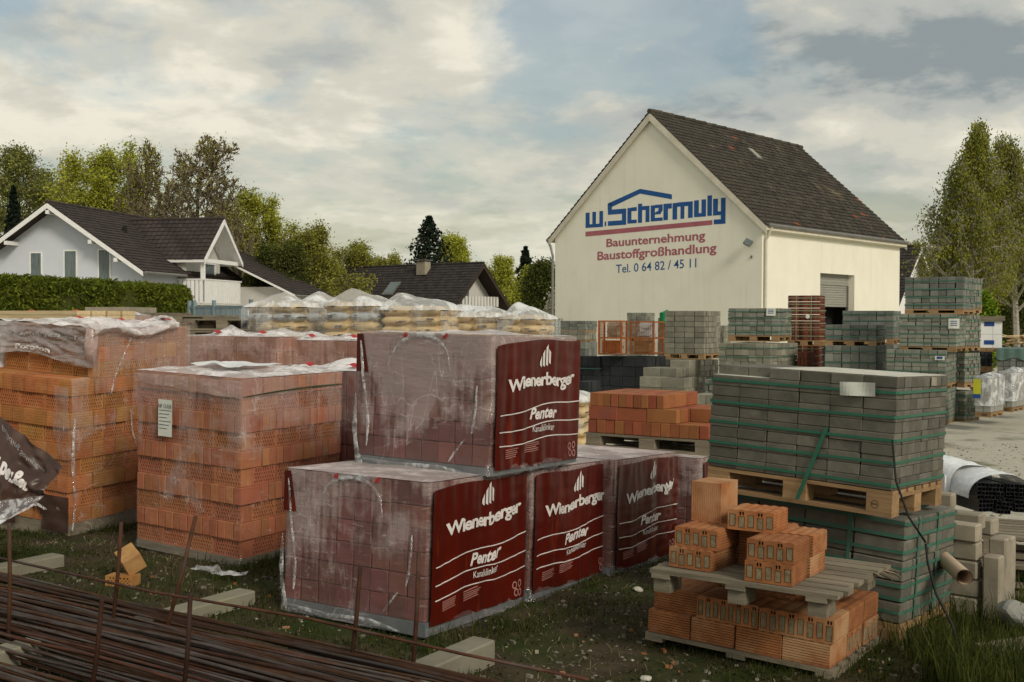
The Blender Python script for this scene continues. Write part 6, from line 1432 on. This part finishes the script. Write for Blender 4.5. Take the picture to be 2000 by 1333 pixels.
def bag_pallet(label, xl, xc, xr, yt, D, nl=7, cap=.16, seed=0, white=(), yaw=-20, bag_h=.118, cover=True, ground=True):
    o = at(xc, yt, D); M, w, d, _ = fitbox(xl, xc, xr, yt, yt + 10, D, R(yaw)); d = max(.7, min(d, 1.0)); H = nl * bag_h; M = frame(o.x, o.y, o.z - H, R(yaw))
    t = thing('bag_pallet', label, 'cement bags', M, 'pallets of paper cement bags'); r = random.Random(seed); n = max(2, int(round(w / .40)))
    for l in range(nl):
        for i in range(n):
            for side_ in (0, 1):
                me = BAGS[3 if (nl - 1 - l) in white else r.randrange(3)]
                sc = (w / n) / .42
                if side_ == 0: T = Matrix.Translation((-w + (i + .5) * w / n + r.uniform(-.01, .01), .16 + r.uniform(-.015, .015), l * bag_h)) @ Matrix.Rotation(r.uniform(-.04, .04), 4, 'Z') @ Matrix.Diagonal((sc, 1.05, 1.02, 1))
                else:
                    if l < nl - 3 : continue
                    T = Matrix.Translation((-w + (i + .5) * w / n, d - .16, l * bag_h)) @ Matrix.Diagonal((sc, 1.05, 1.02, 1))
                b = link('cement_bag', me, t, T)
        for j in range(max(1, int((d - .32) / .3))):                         # along the right face
            link('cement_bag', BAGS[3 if (nl - 1 - l) in white else r.randrange(3)], t, Matrix.Translation((-.15, .32 + .2 + j * .3, l * bag_h)) @ Matrix.Rotation(math.pi / 2, 4, 'Z') @ Matrix.Diagonal((.8, 1, 1.02, 1)))
    mb = MB(); r2 = random.Random(seed + 50)                                  # print on the bag fronts
    for l in range(max(0, nl - 4), nl):
        for i in range(n):
            x0 = -w + i * w / n
            for k in range(3):
                xa = x0 + .05 + r2.uniform(0, w / n - .16); L = r2.uniform(.02, .11); z = (l + .5) * bag_h + r2.uniform(-.022, .026)
                mb.box(xa, xa + L, -.012, -.008, z, z + r2.uniform(.006, .018))
    stuff(mb.build('bag_print', M_['bag_ink'], t))
    mb = MB(); mb.box(-w + .05, -.06, .06, d - .1, 0, H - .04); mb.build('inner_bags', M_['bag'], t)
    if cover:
        sd2 = seed * 3.3
        def cf(u, v):
            x = -w - .03 + (w + .06) * u; y = -.04 + (d + .08) * v; e = min(u, 1 - u, v, 1 - v)
            z = H - .02 + cap * (.66 * min(1, math.sin(math.pi * u) * 1.15) ** .7 * min(1, math.sin(math.pi * v) * 1.3) ** .6) + .06 * noise.noise(Vector((x * 2.2, y * 2.2, sd2))) * min(1, e * 6) + cap * .55 * max(0, 1 - math.hypot(u - .35 - .25 * math.sin(seed), v - .4) * 3.2) + .006 * noise.noise(Vector((x * 9, y * 9, sd2)))
            if e < .03: z -= .03
            return Vector((x, y, z))
        mb = MB(); mb.grid(40, 26, cf); mb.build('film_cap', M_['film_cap'], t, smooth=True)
        mb = MB(); mb.grid(40, 5, lambda u, v: Vector((-w - .03 + (w + .06) * u, -.04 - .01 * noise.noise(Vector((u * 9, v * 3, sd2))), H - .40 + .34 * v))); mb.build('film', M_['film_bagthin'], t, smooth=True)
        mb = MB(); mb.grid(20, 5, lambda u, v: Vector((.03 + .01 * noise.noise(Vector((u * 9, v * 3, sd2))), -.03 + (d + .06) * u, H - .40 + .34 * v))); mb.build('film', M_['film_bagthin'], t, smooth=True)
    pallet_simple(t, w, d, 'wood', h=.11, z1=-.002)
    return t, M, w, d, H
M_['film_bagthin'] = film_mat('film_over_bags', .04, .30, col=(0.82, 0.84, 0.85), gloss=.05)
BP = [(478, 575, 596, 592, 13.2, 'leftmost cement bag pallet beside the white gate', (1,)), (560, 632, 655, 592, 13.9, 'second cement bag pallet from the left, narrow, set slightly back', ()), (627, 732, 756, 590, 13.0, 'third cement bag pallet from the left with a row of white sacks', (1,)),
      (740, 858, 880, 598, 12.8, 'cement bag pallet with the broadest domed film cap in the middle of the row', ()), (868, 972, 996, 612, 13.2, 'cement bag pallet right of the domed one', ()), (978, 1052, 1071, 616, 12.9, 'rightmost cement bag pallet of the row with a pointed film cap', ())]
for k, (xl, xc, xr, yt, D, lab, wh) in enumerate(BP):
    t, M, w, d, H = bag_pallet(lab, xl, xc, xr, yt, D, nl=7, seed=k + 1, white=wh, cap=.20 if k == 3 else .15)
    z = M.translation.z - .115
    t2 = thing('bag_pallet', 'lower cement bag pallet carrying the %s pallet of the row, counted from the left' % ('first', 'second', 'third', 'fourth', 'fifth', 'sixth')[k], 'cement bags', Matrix.Translation((0, 0, -(7 * .118) - .14)) @ M, 'lower pallets of cement bags')
    for l in range(7):
        for i in range(max(2, int(round(w / .40)))):
            n = max(2, int(round(w / .40))); link('cement_bag', BAGS[(l + i) % 3], t2, Matrix.Translation((-w + (i + .5) * w / n, .16, l * .118)) @ Matrix.Diagonal(((w / n) / .42, 1.05, 1.02, 1)))
    mb = MB(); mb.box(-w + .06, -.03, .22, d, 0, 7 * .118 + .02); mb.build('inner_bags', M_['bag'], t2); pallet_simple(t2, w, d, 'wood', h=.10, z1=-.002)
bag_pallet('low cement bag pallet between the upper clinker pallet and the terracotta bricks', 1060, 1139, 1152, 778, 12.6, nl=7, seed=12, cap=.13)

def pink_pallet(label, xl, xc, xr, yt, D, h, seed, top=True, m='terra', film='film_p', group='pink wrapped brick pallets in the second row', pk=()):
    o = at(xc, yt, D); _, w, d, _ = fitbox(xl, xc, xr, yt, yt + 10, D, R(-31)); w = max(.9, min(w, 1.5)); d = max(.8, min(d, 1.2)); t = thing('wrapped_brick_pallet', label, 'brick pallet', frame(o.x, o.y, o.z - h, R(-31)), group)
    stack(t, w, d, h, 6, 9, 8, M_[m], dep=.12, seed=seed, gap=.010, limit=200)
    wrap(t, w, d, h, M_[film], seed=seed, topm=M_['film_top'], amp=.012, top_amp=.035, skirt=.04, peaks=pk)
    for k in range(2):
        x = -w * (.25 + .5 * k); mb = MB(); mb.grid(5, 3, lambda u, v: Vector((x + .10 * u, .02 + .07 * v, h + .045 + .012 * math.sin(u * 5) + .01 * v))); mb.build('red_tape', M_['red_tape'], t)
    pallet_simple(t, w, d, 'wood', h=.1, z1=-.002)
    return t, w, d
pink_pallet('pink film wrapped brick pallet right of the torn orange stack, second row', 366, 541, 560, 660, 10.2, .78, 1, pk=((.3, .3, .10, .22), (.8, .4, .07, .2)))
pink_pallet('pink film wrapped brick pallet left of the upper clinker pallet, second row', 552, 716, 735, 668, 10.0, .78, 2, pk=((.15, .3, .08, .2), (.55, .4, .05, .2), (.9, .3, .06, .15)))
pink_pallet('lower pallet under the pink wrapped bricks right of the torn stack', 366, 541, 560, 836, 10.2, .75, 3, group='lower pallets of the second row')
pink_pallet('lower pallet under the pink wrapped bricks behind the clinker pallets', 552, 716, 735, 846, 10.0, .72, 4, group='lower pallets of the second row')
pink_pallet('dark wrapped brick pallet in the gap between orange pallet and clinker row', 560, 716, 735, 728, 8.35, 1.12, 5, m='clinker', film='film_o', group=None, pk=((.4, .6, .03, .3),))
# at the left edge behind the torn stack
pink_pallet('mauve wrapped brick pallet under the fresh timber at the left edge', 5, 178, 210, 617, 11.6, .8, 6, film='film_w', group=None)
pink_pallet('lower brick pallet hidden under the mauve wrapped one at the left edge', 5, 178, 210, 785, 11.6, .8, 7, film='film_w', group='lower pallets of the second row')
t, w, d = pink_pallet('white wrapped pallet cut by the left edge of the photo', -330, -95, -40, 640, 9.0, .78, 8, film='sheet', group=None, pk=((.7, .5, .08, .4),))
t, w, d = pink_pallet('lower wrapped pallet at the left edge beneath the white one', -330, -95, -40, 838, 9.0, .72, 9, film='film_o', group='lower pallets of the second row')
c1 = at(-40, 600, 12.1); c2 = at(150, 606, 11.2)
def beams():
    a = Vector((c1.x, c1.y, 0)); b = Vector((c2.x, c2.y, 0)); d = (b - a).normalized(); n = Vector((-d.y, d.x, 0)); top = c2.z; g = 'fresh timber planks on the left pallets'
    for k in range(4):
        for l in range(2):
            M = Matrix((d, n, Vector((0, 0, 1)))).transposed().to_4x4(); M.translation = a + n * (k * .17) + Vector((0, 0, top - .048 - l * .046))
            mb = MB(); mb.box(0, (b - a).length + .02 * k, 0, .16, 0, .042); o = mb.build('plank', M_['wood_new'], None, M=M)
            tag(o, 'fresh pale timber plank lying on the left wrapped pallets, %s layer' % ('upper' if l == 0 else 'lower'), 'plank', g)
beams()
def pallet_row():
    """pallets piled up behind the wrapped bricks; the top ones show their board ends"""
    for k, (px, D, yt) in enumerate(((322, 14.0, 611), (418, 13.7, 616), (508, 13.4, 623))):
        o = at(px, yt, D); g = 'empty wooden pallets piled up behind the wrapped bricks'
        for l in range(int(o.z / .15)):
            M = frame(o.x, o.y, o.z - l * .15, R(-8))
            lab = ('%s empty wooden pallet of the %s pile behind the wrapped bricks' % (('topmost', 'second')[l], ('left', 'middle', 'right')[k])) if l < 2 else 'empty wooden pallet low in a pile behind the wrapped bricks'
            t = thing('wooden_pallet', lab, 'pallet', M, g)
            if l < 2: pallet(t, .98, .8, 'wood_old')
            else:
                if l == 2: keep = pallet_simple(t, .98, .8, 'wood_old', h=.144).data
                else: stuff(link('pallet', keep, t))
    o = at(192, 600, 14.4); M = frame(o.x + .25, o.y, 0, R(-8))
    t = thing('concrete_slab', 'grey slab end left of the empty pallets above the film', 'slab', M); mb = MB(); mb.box(-.45, .15, 0, .8, 0, o.z); mb.build('slab', M_['stone'], t)
pallet_row()

def gates():
    t = thing('yard_gate', 'blue grey metal gate between the hedge and the cement bags', 'gate', Matrix.Identity(4))
    a = at(366, 640, 26); b = at(486, 640, 24); d = (b - a); d.z = 0; L = d.length; d.normalize(); n = Vector((-d.y, d.x, 0)); T = Matrix((d, n, Vector((0, 0, 1)))).transposed().to_4x4(); T.translation = Vector((a.x, a.y, 0)); z = at(420, 597, 25).z
    for x in (0, .25, L * .42, L): mb = MB(); mb.box(x, x + .07, 0, .07, 0, z + .12, 0, T); mb.build('post', M_['bluegrey'], t)
    for zz in (z - .06, z - .5): mb = MB(); mb.box(.07, L, .02, .05, zz, zz + .05, 0, T); mb.build('rail', M_['bluegrey'], t)
    for k in range(34): mb = MB(); x = .32 + k * (L - .4) / 34; mb.box(x, x + .02, .022, .048, .2, z - .02, 0, T); mb.build('bar', M_['bluegrey'], t)
    a = at(372, 640, 34); t = thing('white_wall', 'low white garden wall behind the blue grey gate', 'wall', frame(a.x + 2.4, 34, 0, R(-12))); mb = MB(); mb.box(-2.5, 0, 0, .25, 0, at(430, 599, 34).z); mb.build('wall', M_['white'], t)
    a = at(1064, 640, 38); t = thing('mesh_fence', 'green mesh fence between the cement bags and the warehouse', 'fence', frame(a.x, 38, 0, R(0))); h = at(1075, 622, 38).z
    for x in (0, .45): mb = MB(); mb.box(x, x + .05, 0, .05, 0, h); mb.build('post', M_['fencegreen'], t)
    mb = MB()
    for k in range(30): mb.box(-.4 + k * .035, -.385 + k * .035, .02, .025, .1, h)
    for k in range(16): mb.box(-.4, .62, .026, .031, .1 + k * h / 17, .115 + k * h / 17)
    mb.build('wire_mesh', M_['fencegreen'], t)
gates()

# ------------------------------------------------------------------ right foreground oddments
def kerbs():
    g = 'pale kerb stones stacked beside the grey pavers'; yaw = R(-40); r = random.Random(6)
    o = at(1905, 1188, 6.55); o.z = gh(o.x, o.y); B = frame(o.x, o.y, o.z, yaw)
    def kb(x, y, z, sx, sy, sz, lab, rz=0):
        me = brick_mesh(sx, sy, sz, M_['stone'], 'plain', .010); ob = link('kerb_stone', me, None, B @ Matrix.Translation((x, y, z)) @ Matrix.Rotation(R(rz), 4, 'Z')); tag(ob, lab, 'kerb stone', g)
    for k in range(5): kb(-.30, .02 + .01 * (k % 2), k * .112, .30, .10, .108, 'pale kerb stone lying in the front pile, %s course from the ground' % ['first', 'second', 'third', 'fourth', 'fifth'][k], r.uniform(-2, 2))
    kb(-.32, .13, .50, .30, .12, .10, 'pale kerb stone lying flat behind the front pile')
    kb(-.42, .22, .60, .20, .11, .09, 'short pale kerb stone on top at the paver corner', 4)
    for k in range(3): kb(.03 + .0 * k, .02 + k * .115, 0, .10, .105, .38 + .05 * (k % 2) + .04 * k, 'upright pale kerb post, %s from the front' % ['first', 'second', 'third', 'fourth'][k], r.uniform(-3, 3))
    kb(-.27, .36, .44, .26, .12, .10, 'pale kerb stone lying across the upright posts', -4)
kerbs()
def pipe():
    a, b = at(1858, 1105, 6.35), at(1884, 1128, 6.05); t = thing('plastic_pipe', 'short cream plastic pipe sticking out by the kerb stones', 'pipe'); mb = MB(); d = (b - a).normalized()
    mb.tube([a - d * .25, b],   .044, 20, cap=False); mb.tube([b, a - d * .25], .040, 20, cap=False); mb.build('pipe', M_['pvc'], t, smooth=True)
pipe()
def white_bundle():
    c = at(1868, 1000, 8.6); yaw = R(16); B = frame(c.x, c.y, c.z, yaw) @ Matrix.Scale(.82, 4)
    t = thing('profile_bundle', 'bundle of pale grey plastic profiles in white film behind the grey pavers', 'profiles', B)
    # long bundle running away to the upper left
    w, L, h = .34, .95, .34
    mb = MB()
    def arch(u, v):
        a = math.pi * (1 - u); x = .17 + math.copysign(abs(math.cos(a)) ** .6, math.cos(a)) * .26; z = .02 + abs(math.sin(a)) ** .6 * (.42 + .05 * math.sin(v * 3)); n = .012 * noise.noise(Vector((u * 8, v * 9, 3)))
        return Vector((x + n - .12 * v, L * v * 1.0, z + n))
    mb.grid(26, 20, arch); mb.build('film', M_['sheet'], t, smooth=True)
    for k in range(9): mb = MB(); mb.box(-.095, -.08, .05 + k * .10, .12 + k * .10, .02, .34); mb.build('profile', M_['white'], t)
    B2 = B @ Matrix.Translation((-.05, -.34, .06)) @ Matrix.Rotation(R(-8), 4, 'Z')
    t = thing('tube_bundle', 'bundle of black square plastic tubes with open ends under white film', 'tubes', B2)
    r = random.Random(3); s = .038
    def bundle(x0, z0, nx, nz, rot):
        T = Matrix.Translation((x0, 0, z0)) @ Matrix.Rotation(R(rot), 4, 'Y')
        for i in range(nx):
            for k in range(nz):
                mb = MB(); x, z, y0 = i * s, k * s, r.uniform(-.015, .015); w_ = .0035; e = s * .96
                for a in ((x, x + e, z, z + w_), (x, x + e, z + e - w_, z + e), (x, x + w_, z + w_, z + e - w_), (x + e - w_, x + e, z + w_, z + e - w_)): mb.box(a[0], a[1], y0, y0 + .8, a[2], a[3], 0, T)
                mb.build('square_tube', M_['tube'], t)
    bundle(.0, .12, 7, 4, 4); bundle(.30, .14, 5, 3, 3); bundle(.02, .0, 4, 3, 2); bundle(.20, -.02, 4, 4, 6); bundle(.38, -.01, 4, 4, 3)
    mb = MB()
    def cap(u, v):
        a = math.pi * (1 - u); x = .26 + math.cos(a) * .32; z = .12 + abs(math.sin(a)) ** .8 * .22; n = .012 * noise.noise(Vector((u * 9, v * 9, 8)))
        return Vector((x + n, .03 + .5 * v, z + n + .02 * v))
    mb.grid(26, 12, cap); mb.build('film', M_['sheet'], t, smooth=True)
white_bundle()
def right_pallets():
    for k, (px, py, D) in enumerate(((2010, 1052, 7.25), (2016, 1108, 7.1), (2020, 1164, 7.0))):
        o = at(px, py, D); t = thing('wooden_pallet', 'weathered wooden pallet at the right edge under the black tubes, %s from the top' % ['first', 'second', 'third'][k], 'pallet', frame(o.x + .25, o.y - .1, o.z, R(-24 + 3 * k), R(-1)), 'weathered pallets at the right edge'); pallet(t, .95, .8, 'wood_old')
    o = at(1945, 1262, 5.6); t = thing('wooden_board', 'weathered board corner lying in the grass at the lower right edge', 'board', frame(o.x + .62, o.y - .12, gh(o.x, o.y) + .09, R(14), 0, R(-3))); mb = MB(); mb.box(-.6, .3, 0, .4, 0, .03); mb.build('board', M_['wood_old'], t); mb = MB(); mb.box(-.5, .2, .05, .15, -.10, -.001); mb.build('bearer', M_['wood_old'], t)
    o = at(1985, 1195, 6.2); me = bmesh.new(); bmesh.ops.create_icosphere(me, subdivisions=3, radius=.11)
    for v in me.verts: v.co = v.co * (1 + .35 * noise.noise(v.co * 9)); v.co.z *= .7
    m2 = bpy.data.meshes.new('stone'); me.to_mesh(m2); me.free(); m2.materials.append(M_['stone_grey']); ob = link('stone', m2, None, Matrix.Translation((o.x, o.y, gh(o.x, o.y) + .12))); tag(ob, 'rounded grey stone in the grass by the right edge', 'stone')
right_pallets()

def loose_bricks():
    o = at(236, 1008, 7.15); T = Matrix.Translation((o.x, o.y, gh(o.x, o.y) + .10)) @ Matrix.Rotation(R(-60), 4, 'Z') @ Matrix.Rotation(R(28), 4, 'X') @ Matrix.Rotation(R(18), 4, 'Y')
    ob = link('loose_brick', brick_mesh(.17, .12, .11, M_['yellowclay'], 'perf'), None, T); tag(ob, 'yellowish broken perforated brick tilted against the orange pallet', 'brick')
    o = at(205, 1052, 7.0); T = Matrix.Translation((o.x, o.y, gh(o.x, o.y) + .0)) @ Matrix.Rotation(R(-12), 4, 'Z')
    ob = link('loose_brick', brick_mesh(.19, .1, .065, M_['orange'], 'perf'), None, T); tag(ob, 'orange perforated brick lying flat in the grass left of the orange pallet', 'brick')
M_['yellowclay'] = mat('yellow_clay', (0.44, 0.26, 0.10), (0.34, 0.18, 0.07), scale=14, rough=.9)
loose_bricks()

# ------------------------------------------------------------------ reinforcing bars in the foreground
def rebar():
    yaw = R(-32.7); dx, dy = math.cos(yaw), math.sin(yaw); nx_, ny_ = -dy, dx
    far = at(300, 1179, 6.0)                        # a point on the far top edge of the pile
    def W_(s, q, z): return Vector((far.x + dx * s + nx_ * q, far.y + dy * s + ny_ * q, z))
    r = random.Random(12); g = 'rusty reinforcing bars lying in the foreground pile'
    top = far.z
    for k in range(150):
        q = -.02 - 1.75 * (k / 150) ** .96 + r.uniform(-.012, .012); lay = r.choice((0, 0, 1, 2)); z = top - .012 - lay * .030 - .05 * (0 if -q < .5 else 1) * (r.random() < .8) + r.uniform(-.008, .008)
        if -.98 < q < -.84: z -= .10
        rad = r.choice((.006, .007, .008, .010)); s0 = -3.2 + r.uniform(-.4, .4); s1 = 2.7 + r.uniform(-.5, .9); a0, a1 = r.uniform(-.02, .02), r.uniform(-.02, .02); b = r.uniform(-.02, .02)
        pts = [W_(s0 + (s1 - s0) * i / 9, q + a0 * (1 - i / 9) + a1 * (i / 9) + b * math.sin(i / 9 * 3.1), z + .010 * math.sin(i * 1.9 + k)) for i in range(10)]
        mb = MB(); mb.tube(pts, rad, 6); o = mb.build('steel_bar', M_['rust' if r.random() < .68 else 'rust2'], None, smooth=True)
        tag(o, 'long rusty steel reinforcing bar lying in the foreground pile', 'steel bar', g)
    pts = [at(-30, 1084, 6.0), at(300, 1157, 5.55), at(600, 1208, 5.2), at(900, 1277, 4.82), at(1150, 1328, 4.6)]
    mb = MB(); mb.tube(pts, .007, 6); o = mb.build('steel_bar', M_['rust'], None, smooth=True); tag(o, 'single thin steel bar held clear above the far edge of the bar pile', 'steel bar')
    st = [((18, 1022), (16, 1262), 5.5, 'leftmost rusty upright stake at the edge of the photo'), ((237, 1020), (222, 1190), 5.7, 'rusty upright stake in front of the loose orange brick'), ((382, 1009), (337, 1182), 5.6, 'leaning rusty stake in front of the labelled orange pallet'),
          ((199, 1173), (178, 1350), 4.75, 'short rusty stake on the near side of the bar pile, left'), ((372, 1161), (358, 1350), 4.75, 'rusty stake on the near side of the bar pile, below the labelled orange pallet'), ((704, 1106), (686, 1282), 5.1, 'rusty stake in front of the left lower clinker pallet'), ((818, 1078), (808, 1262), 5.15, 'rusty stake at the near corner of the left lower clinker pallet')]
    for (a, b, D, lab) in st:
        p, q = at(*a, D), at(*b, D); d = (q - p); s = (gh(q.x, q.y) - .05 - p.z) / d.z; q = p + d * s
        mb = MB(); mb.tube([p, p.lerp(q, .4) + Vector((.006, 0, 0)), q], .0105, 8); o = mb.build('steel_stake', M_['rust'], None, smooth=True); tag(o, lab, 'steel stake', 'rusty stakes holding the bar pile')
    # concrete sleepers under the bars: their far ends stick out
    SL = [((127, 1084), 'leftmost concrete sleeper end sticking out behind the bars'), ((500, 1154), 'concrete sleeper end sticking out behind the bars below the orange pallet'), ((968, 1250), 'concrete sleeper end sticking out behind the bars near the lower middle')]
    for b, lab in SL:
        d = ray(*b); zt = .17; p = Vector((0, 0, CAM_H)) + d * ((CAM_H - zt) / -d.z); g0 = gh(p.x, p.y) - .03
        me = brick_mesh(.14, .95, zt - g0, M_['concrete'], 'plain', .008); o = link('concrete_sleeper', me, None, Matrix.Translation((p.x, p.y, 0)) @ Matrix.Rotation(yaw, 4, 'Z') @ Matrix.Translation((-.14, -.95, g0))); tag(o, lab, 'concrete sleeper', 'concrete sleepers under the steel bars')
    d = ray(40, 1256); p = Vector((0, 0, CAM_H)) + d * ((CAM_H - .15) / -d.z); me = brick_mesh(.13, .3, .10, M_['concrete'], 'plain', .008); o = link('concrete_sleeper', me, None, frame(p.x - .13, p.y - .25, .08, yaw)); tag(o, 'concrete block showing through the steel bars at the left edge', 'concrete sleeper')
rebar()

# ------------------------------------------------------------------ grass, weeds, stones
def grass():
    rng = np.random.default_rng(3)
    def blades(n, box, hh, ww, dens, name, lean=.45, m='grass'):
        x = rng.uniform(box[0], box[1], n); y = rng.uniform(box[2], box[3], n)
        k = np.array([dens(a, b) for a, b in zip(x, y)]); s = rng.uniform(size=n) < k; x, y, k = x[s], y[s], k[s]; n = len(x)
        z = np.array([gh(a, b) for a, b in zip(x, y)]) - .004
        h = hh * rng.uniform(.4, 1.25, n) * (.5 + .7 * k); a = rng.uniform(0, 6.283, n); w = ww * rng.uniform(.6, 1.3, n); l = lean * rng.uniform(.1, 1, n) * h; b = rng.uniform(0, 6.283, n)
        B = np.stack([x, y, z], 1); S = np.stack([np.cos(a) * w, np.sin(a) * w, np.zeros(n)], 1); Ld = np.stack([np.cos(b) * l, np.sin(b) * l, h], 1)
        mid = B + Ld * np.array([.4, .4, .62]); tip = B + Ld
        Q = np.stack([B - S, B + S, mid + S * .7, mid - S * .7], 1); T = np.stack([mid - S * .7, mid + S * .7, tip, tip], 1)
        T[:, 3] = tip + S * .05
        stuff(tris_object(name, np.concatenate([Q, T]), M_[m]))
    nz = lambda a, b, s, o=0: noise.noise(Vector((a * s, b * s, o)))
    def near(a, b): return max(0, min(1, .26 + 1.1 * nz(a, b, 1.5) + .4 * nz(a, b, 5, 3))) * (1 - gravel_mask(a, b))
    blades(150000, (-4.2, 3.6, 4.3, 9.5), .055, .0022, near, 'grass')
    blades(6500, (1.75, 3.3, 4.5, 6.9), .19, .0035, lambda a, b: max(0, min(1, .75 + nz(a, b, 3))) * (1 if a > 2.05 + .25 * (6.2 - b) * 0 else .15), 'tall_grass', .6)
    blades(2600, (2.0, 3.0, 4.7, 5.4), .27, .004, lambda a, b: .8, 'tall_grass', .5)
    blades(2500, (-.6, .9, 5.3, 6.6), .10, .003, lambda a, b: max(0, min(1, 1 - abs((b - 5.75) - (a + .5) * .85) * 5)), 'weeds', .7)
    blades(3500, (-2.6, -.4, 6.4, 8.2), .12, .003, lambda a, b: max(0, min(1, .2 + nz(a, b, 2.5))), 'weeds', .7)
    blades(9000, (-4.2, 3.6, 4.3, 9.5), .035, .0028, lambda a, b: max(0, min(1, .5 - 1.2 * nz(a, b, 1.5))) * (1 - gravel_mask(a, b)), 'dry_straw', 2.2, 'straw')
    # ground-hugging leaves
    n = 60000; x = rng.uniform(-4.2, 3.6, n); y = rng.uniform(4.3, 9.5, n); k = np.array([near(a, b) for a, b in zip(x, y)]); s = rng.uniform(size=n) < k * .9 + .05; x, y = x[s], y[s]
    P = np.stack([x, y, np.array([gh(a, b) for a, b in zip(x, y)]) + rng.uniform(.002, .02, len(x))], 1)
    stuff(tris_object('ground_cover', leaf_quads(P, .013, rng, aspect=1.4), M_['cover']))
    # pebbles and crumbs of concrete
    mb = MB(); r = random.Random(9); ico = [(0, 0, 1), (1, 0, 0), (0, 1, 0), (-1, 0, 0), (0, -1, 0), (0, 0, -1)]; fc = [(0, 1, 2), (0, 2, 3), (0, 3, 4), (0, 4, 1), (5, 2, 1), (5, 3, 2), (5, 4, 3), (5, 1, 4)]
    def peb(x, y, s):
        n0 = len(mb.v); a = r.uniform(0, 3); z = gh(x, y)
        for p in ico: q = Vector(p) * s * r.uniform(.7, 1.3); q.z *= .55; q = Matrix.Rotation(a, 3, 'Z') @ q; mb.v.append((x + q.x, y + q.y, z + q.z + s * .2))
        for f in fc: mb.f.append(tuple(n0 + i for i in f)); mb.m.append(1 if s > .012 and r.random() < .08 else 0)
    for _ in range(2600):
        x, y = r.uniform(-4, 3.4), r.uniform(4.4, 8.5)
        if nz(x, y, 1.5) > .15 + r.uniform(0, .2): continue
        peb(x, y, abs(r.gauss(.004, .004)) + .003)
    for _ in range(2500): x, y = r.uniform(2.4, 9), r.uniform(7.5, 16); peb(x, y, abs(r.gauss(.006, .006)) + .004)
    stuff(mb.build('gravel', [M_['pebble'], M_['pebble_white']], None))
def chips():
    r = random.Random(77); mb = MB()
    spots = [(-2.9, -1.0, 6.6, 7.4, 40), (-1.3, .9, 5.1, 7.2, 60), (.6, 2.0, 4.7, 6.2, 90), (1.8, 3.2, 5.4, 7.5, 50), (-.6, 1.6, 4.6, 5.6, 40)]
    for x0, x1, y0, y1, n in spots:
        for _ in range(n):
            x, y = r.uniform(x0, x1), r.uniform(y0, y1); a, b, c = r.uniform(.005, .022), r.uniform(.004, .014), r.uniform(.003, .012)
            T = Matrix.Translation((x, y, gh(x, y) + c * .6)) @ Matrix.Rotation(r.uniform(0, 6), 4, 'Z') @ Matrix.Rotation(r.uniform(-.5, .5), 4, 'X'); mb.box(-a, a * r.uniform(.5, 1), -b, b * r.uniform(.4, 1), -c, c, r.choice((0, 1, 2, 2, 2, 2)), T)
    stuff(mb.build('rubble', [M_['block'], M_['stone'], M_['pebble'], M_['pebble_white']], None))
    t = thing('film_scrap', 'torn scrap of clear film on the grass before the orange pallet', 'plastic film', frame(-1.95, 7.15, gh(-1.95, 7.15) + .03, R(-30)))
    mb = MB(); mb.grid(16, 8, lambda u, v: Vector((-.2 + .42 * u, .10 * v + .03 * math.sin(u * 7), .03 * noise.noise(Vector((u * 5, v * 4, 1))) + .02))); mb.build('sheet', M_['film_bag'], t, smooth=True)
M_['pebble'] = mat('pebble', (0.20, 0.18, 0.14), (0.12, 0.11, 0.085), island=True, rnd=.4, rough=.95, bump=0)
M_['pebble_white'] = mat('white_pebble', (0.5, 0.47, 0.40), rough=.9, bump=0)
grass(); chips()
for k, (px, py, s, lab) in enumerate(((1246, 1150, .035, 'white stone on the soil left of the low block pile'), (1262, 1322, .03, 'pale flat stone at the bottom edge left of the low block pile'), (842, 1290, .03, 'pale stone between the bars and the middle concrete sleeper'), (333, 1088, .03, 'pale crumb of concrete in the grass before the orange pallet'))):
    d = ray(px, py); o = Vector((0, 0, CAM_H)) + d * ((CAM_H - .05) / -d.z); bm = bmesh.new(); bmesh.ops.create_icosphere(bm, subdivisions=2, radius=s)
    for v in bm.verts: v.co = v.co * (1 + .4 * noise.noise(v.co * 30 + Vector((k, 0, 0)))); v.co.z *= .5
    me = bpy.data.meshes.new('stone'); bm.to_mesh(me); bm.free(); me.materials.append(M_['pebble_white']); ob = link('stone', me, None, Matrix.Translation((o.x, o.y, gh(o.x, o.y) + s * .3))); tag(ob, lab, 'stone')
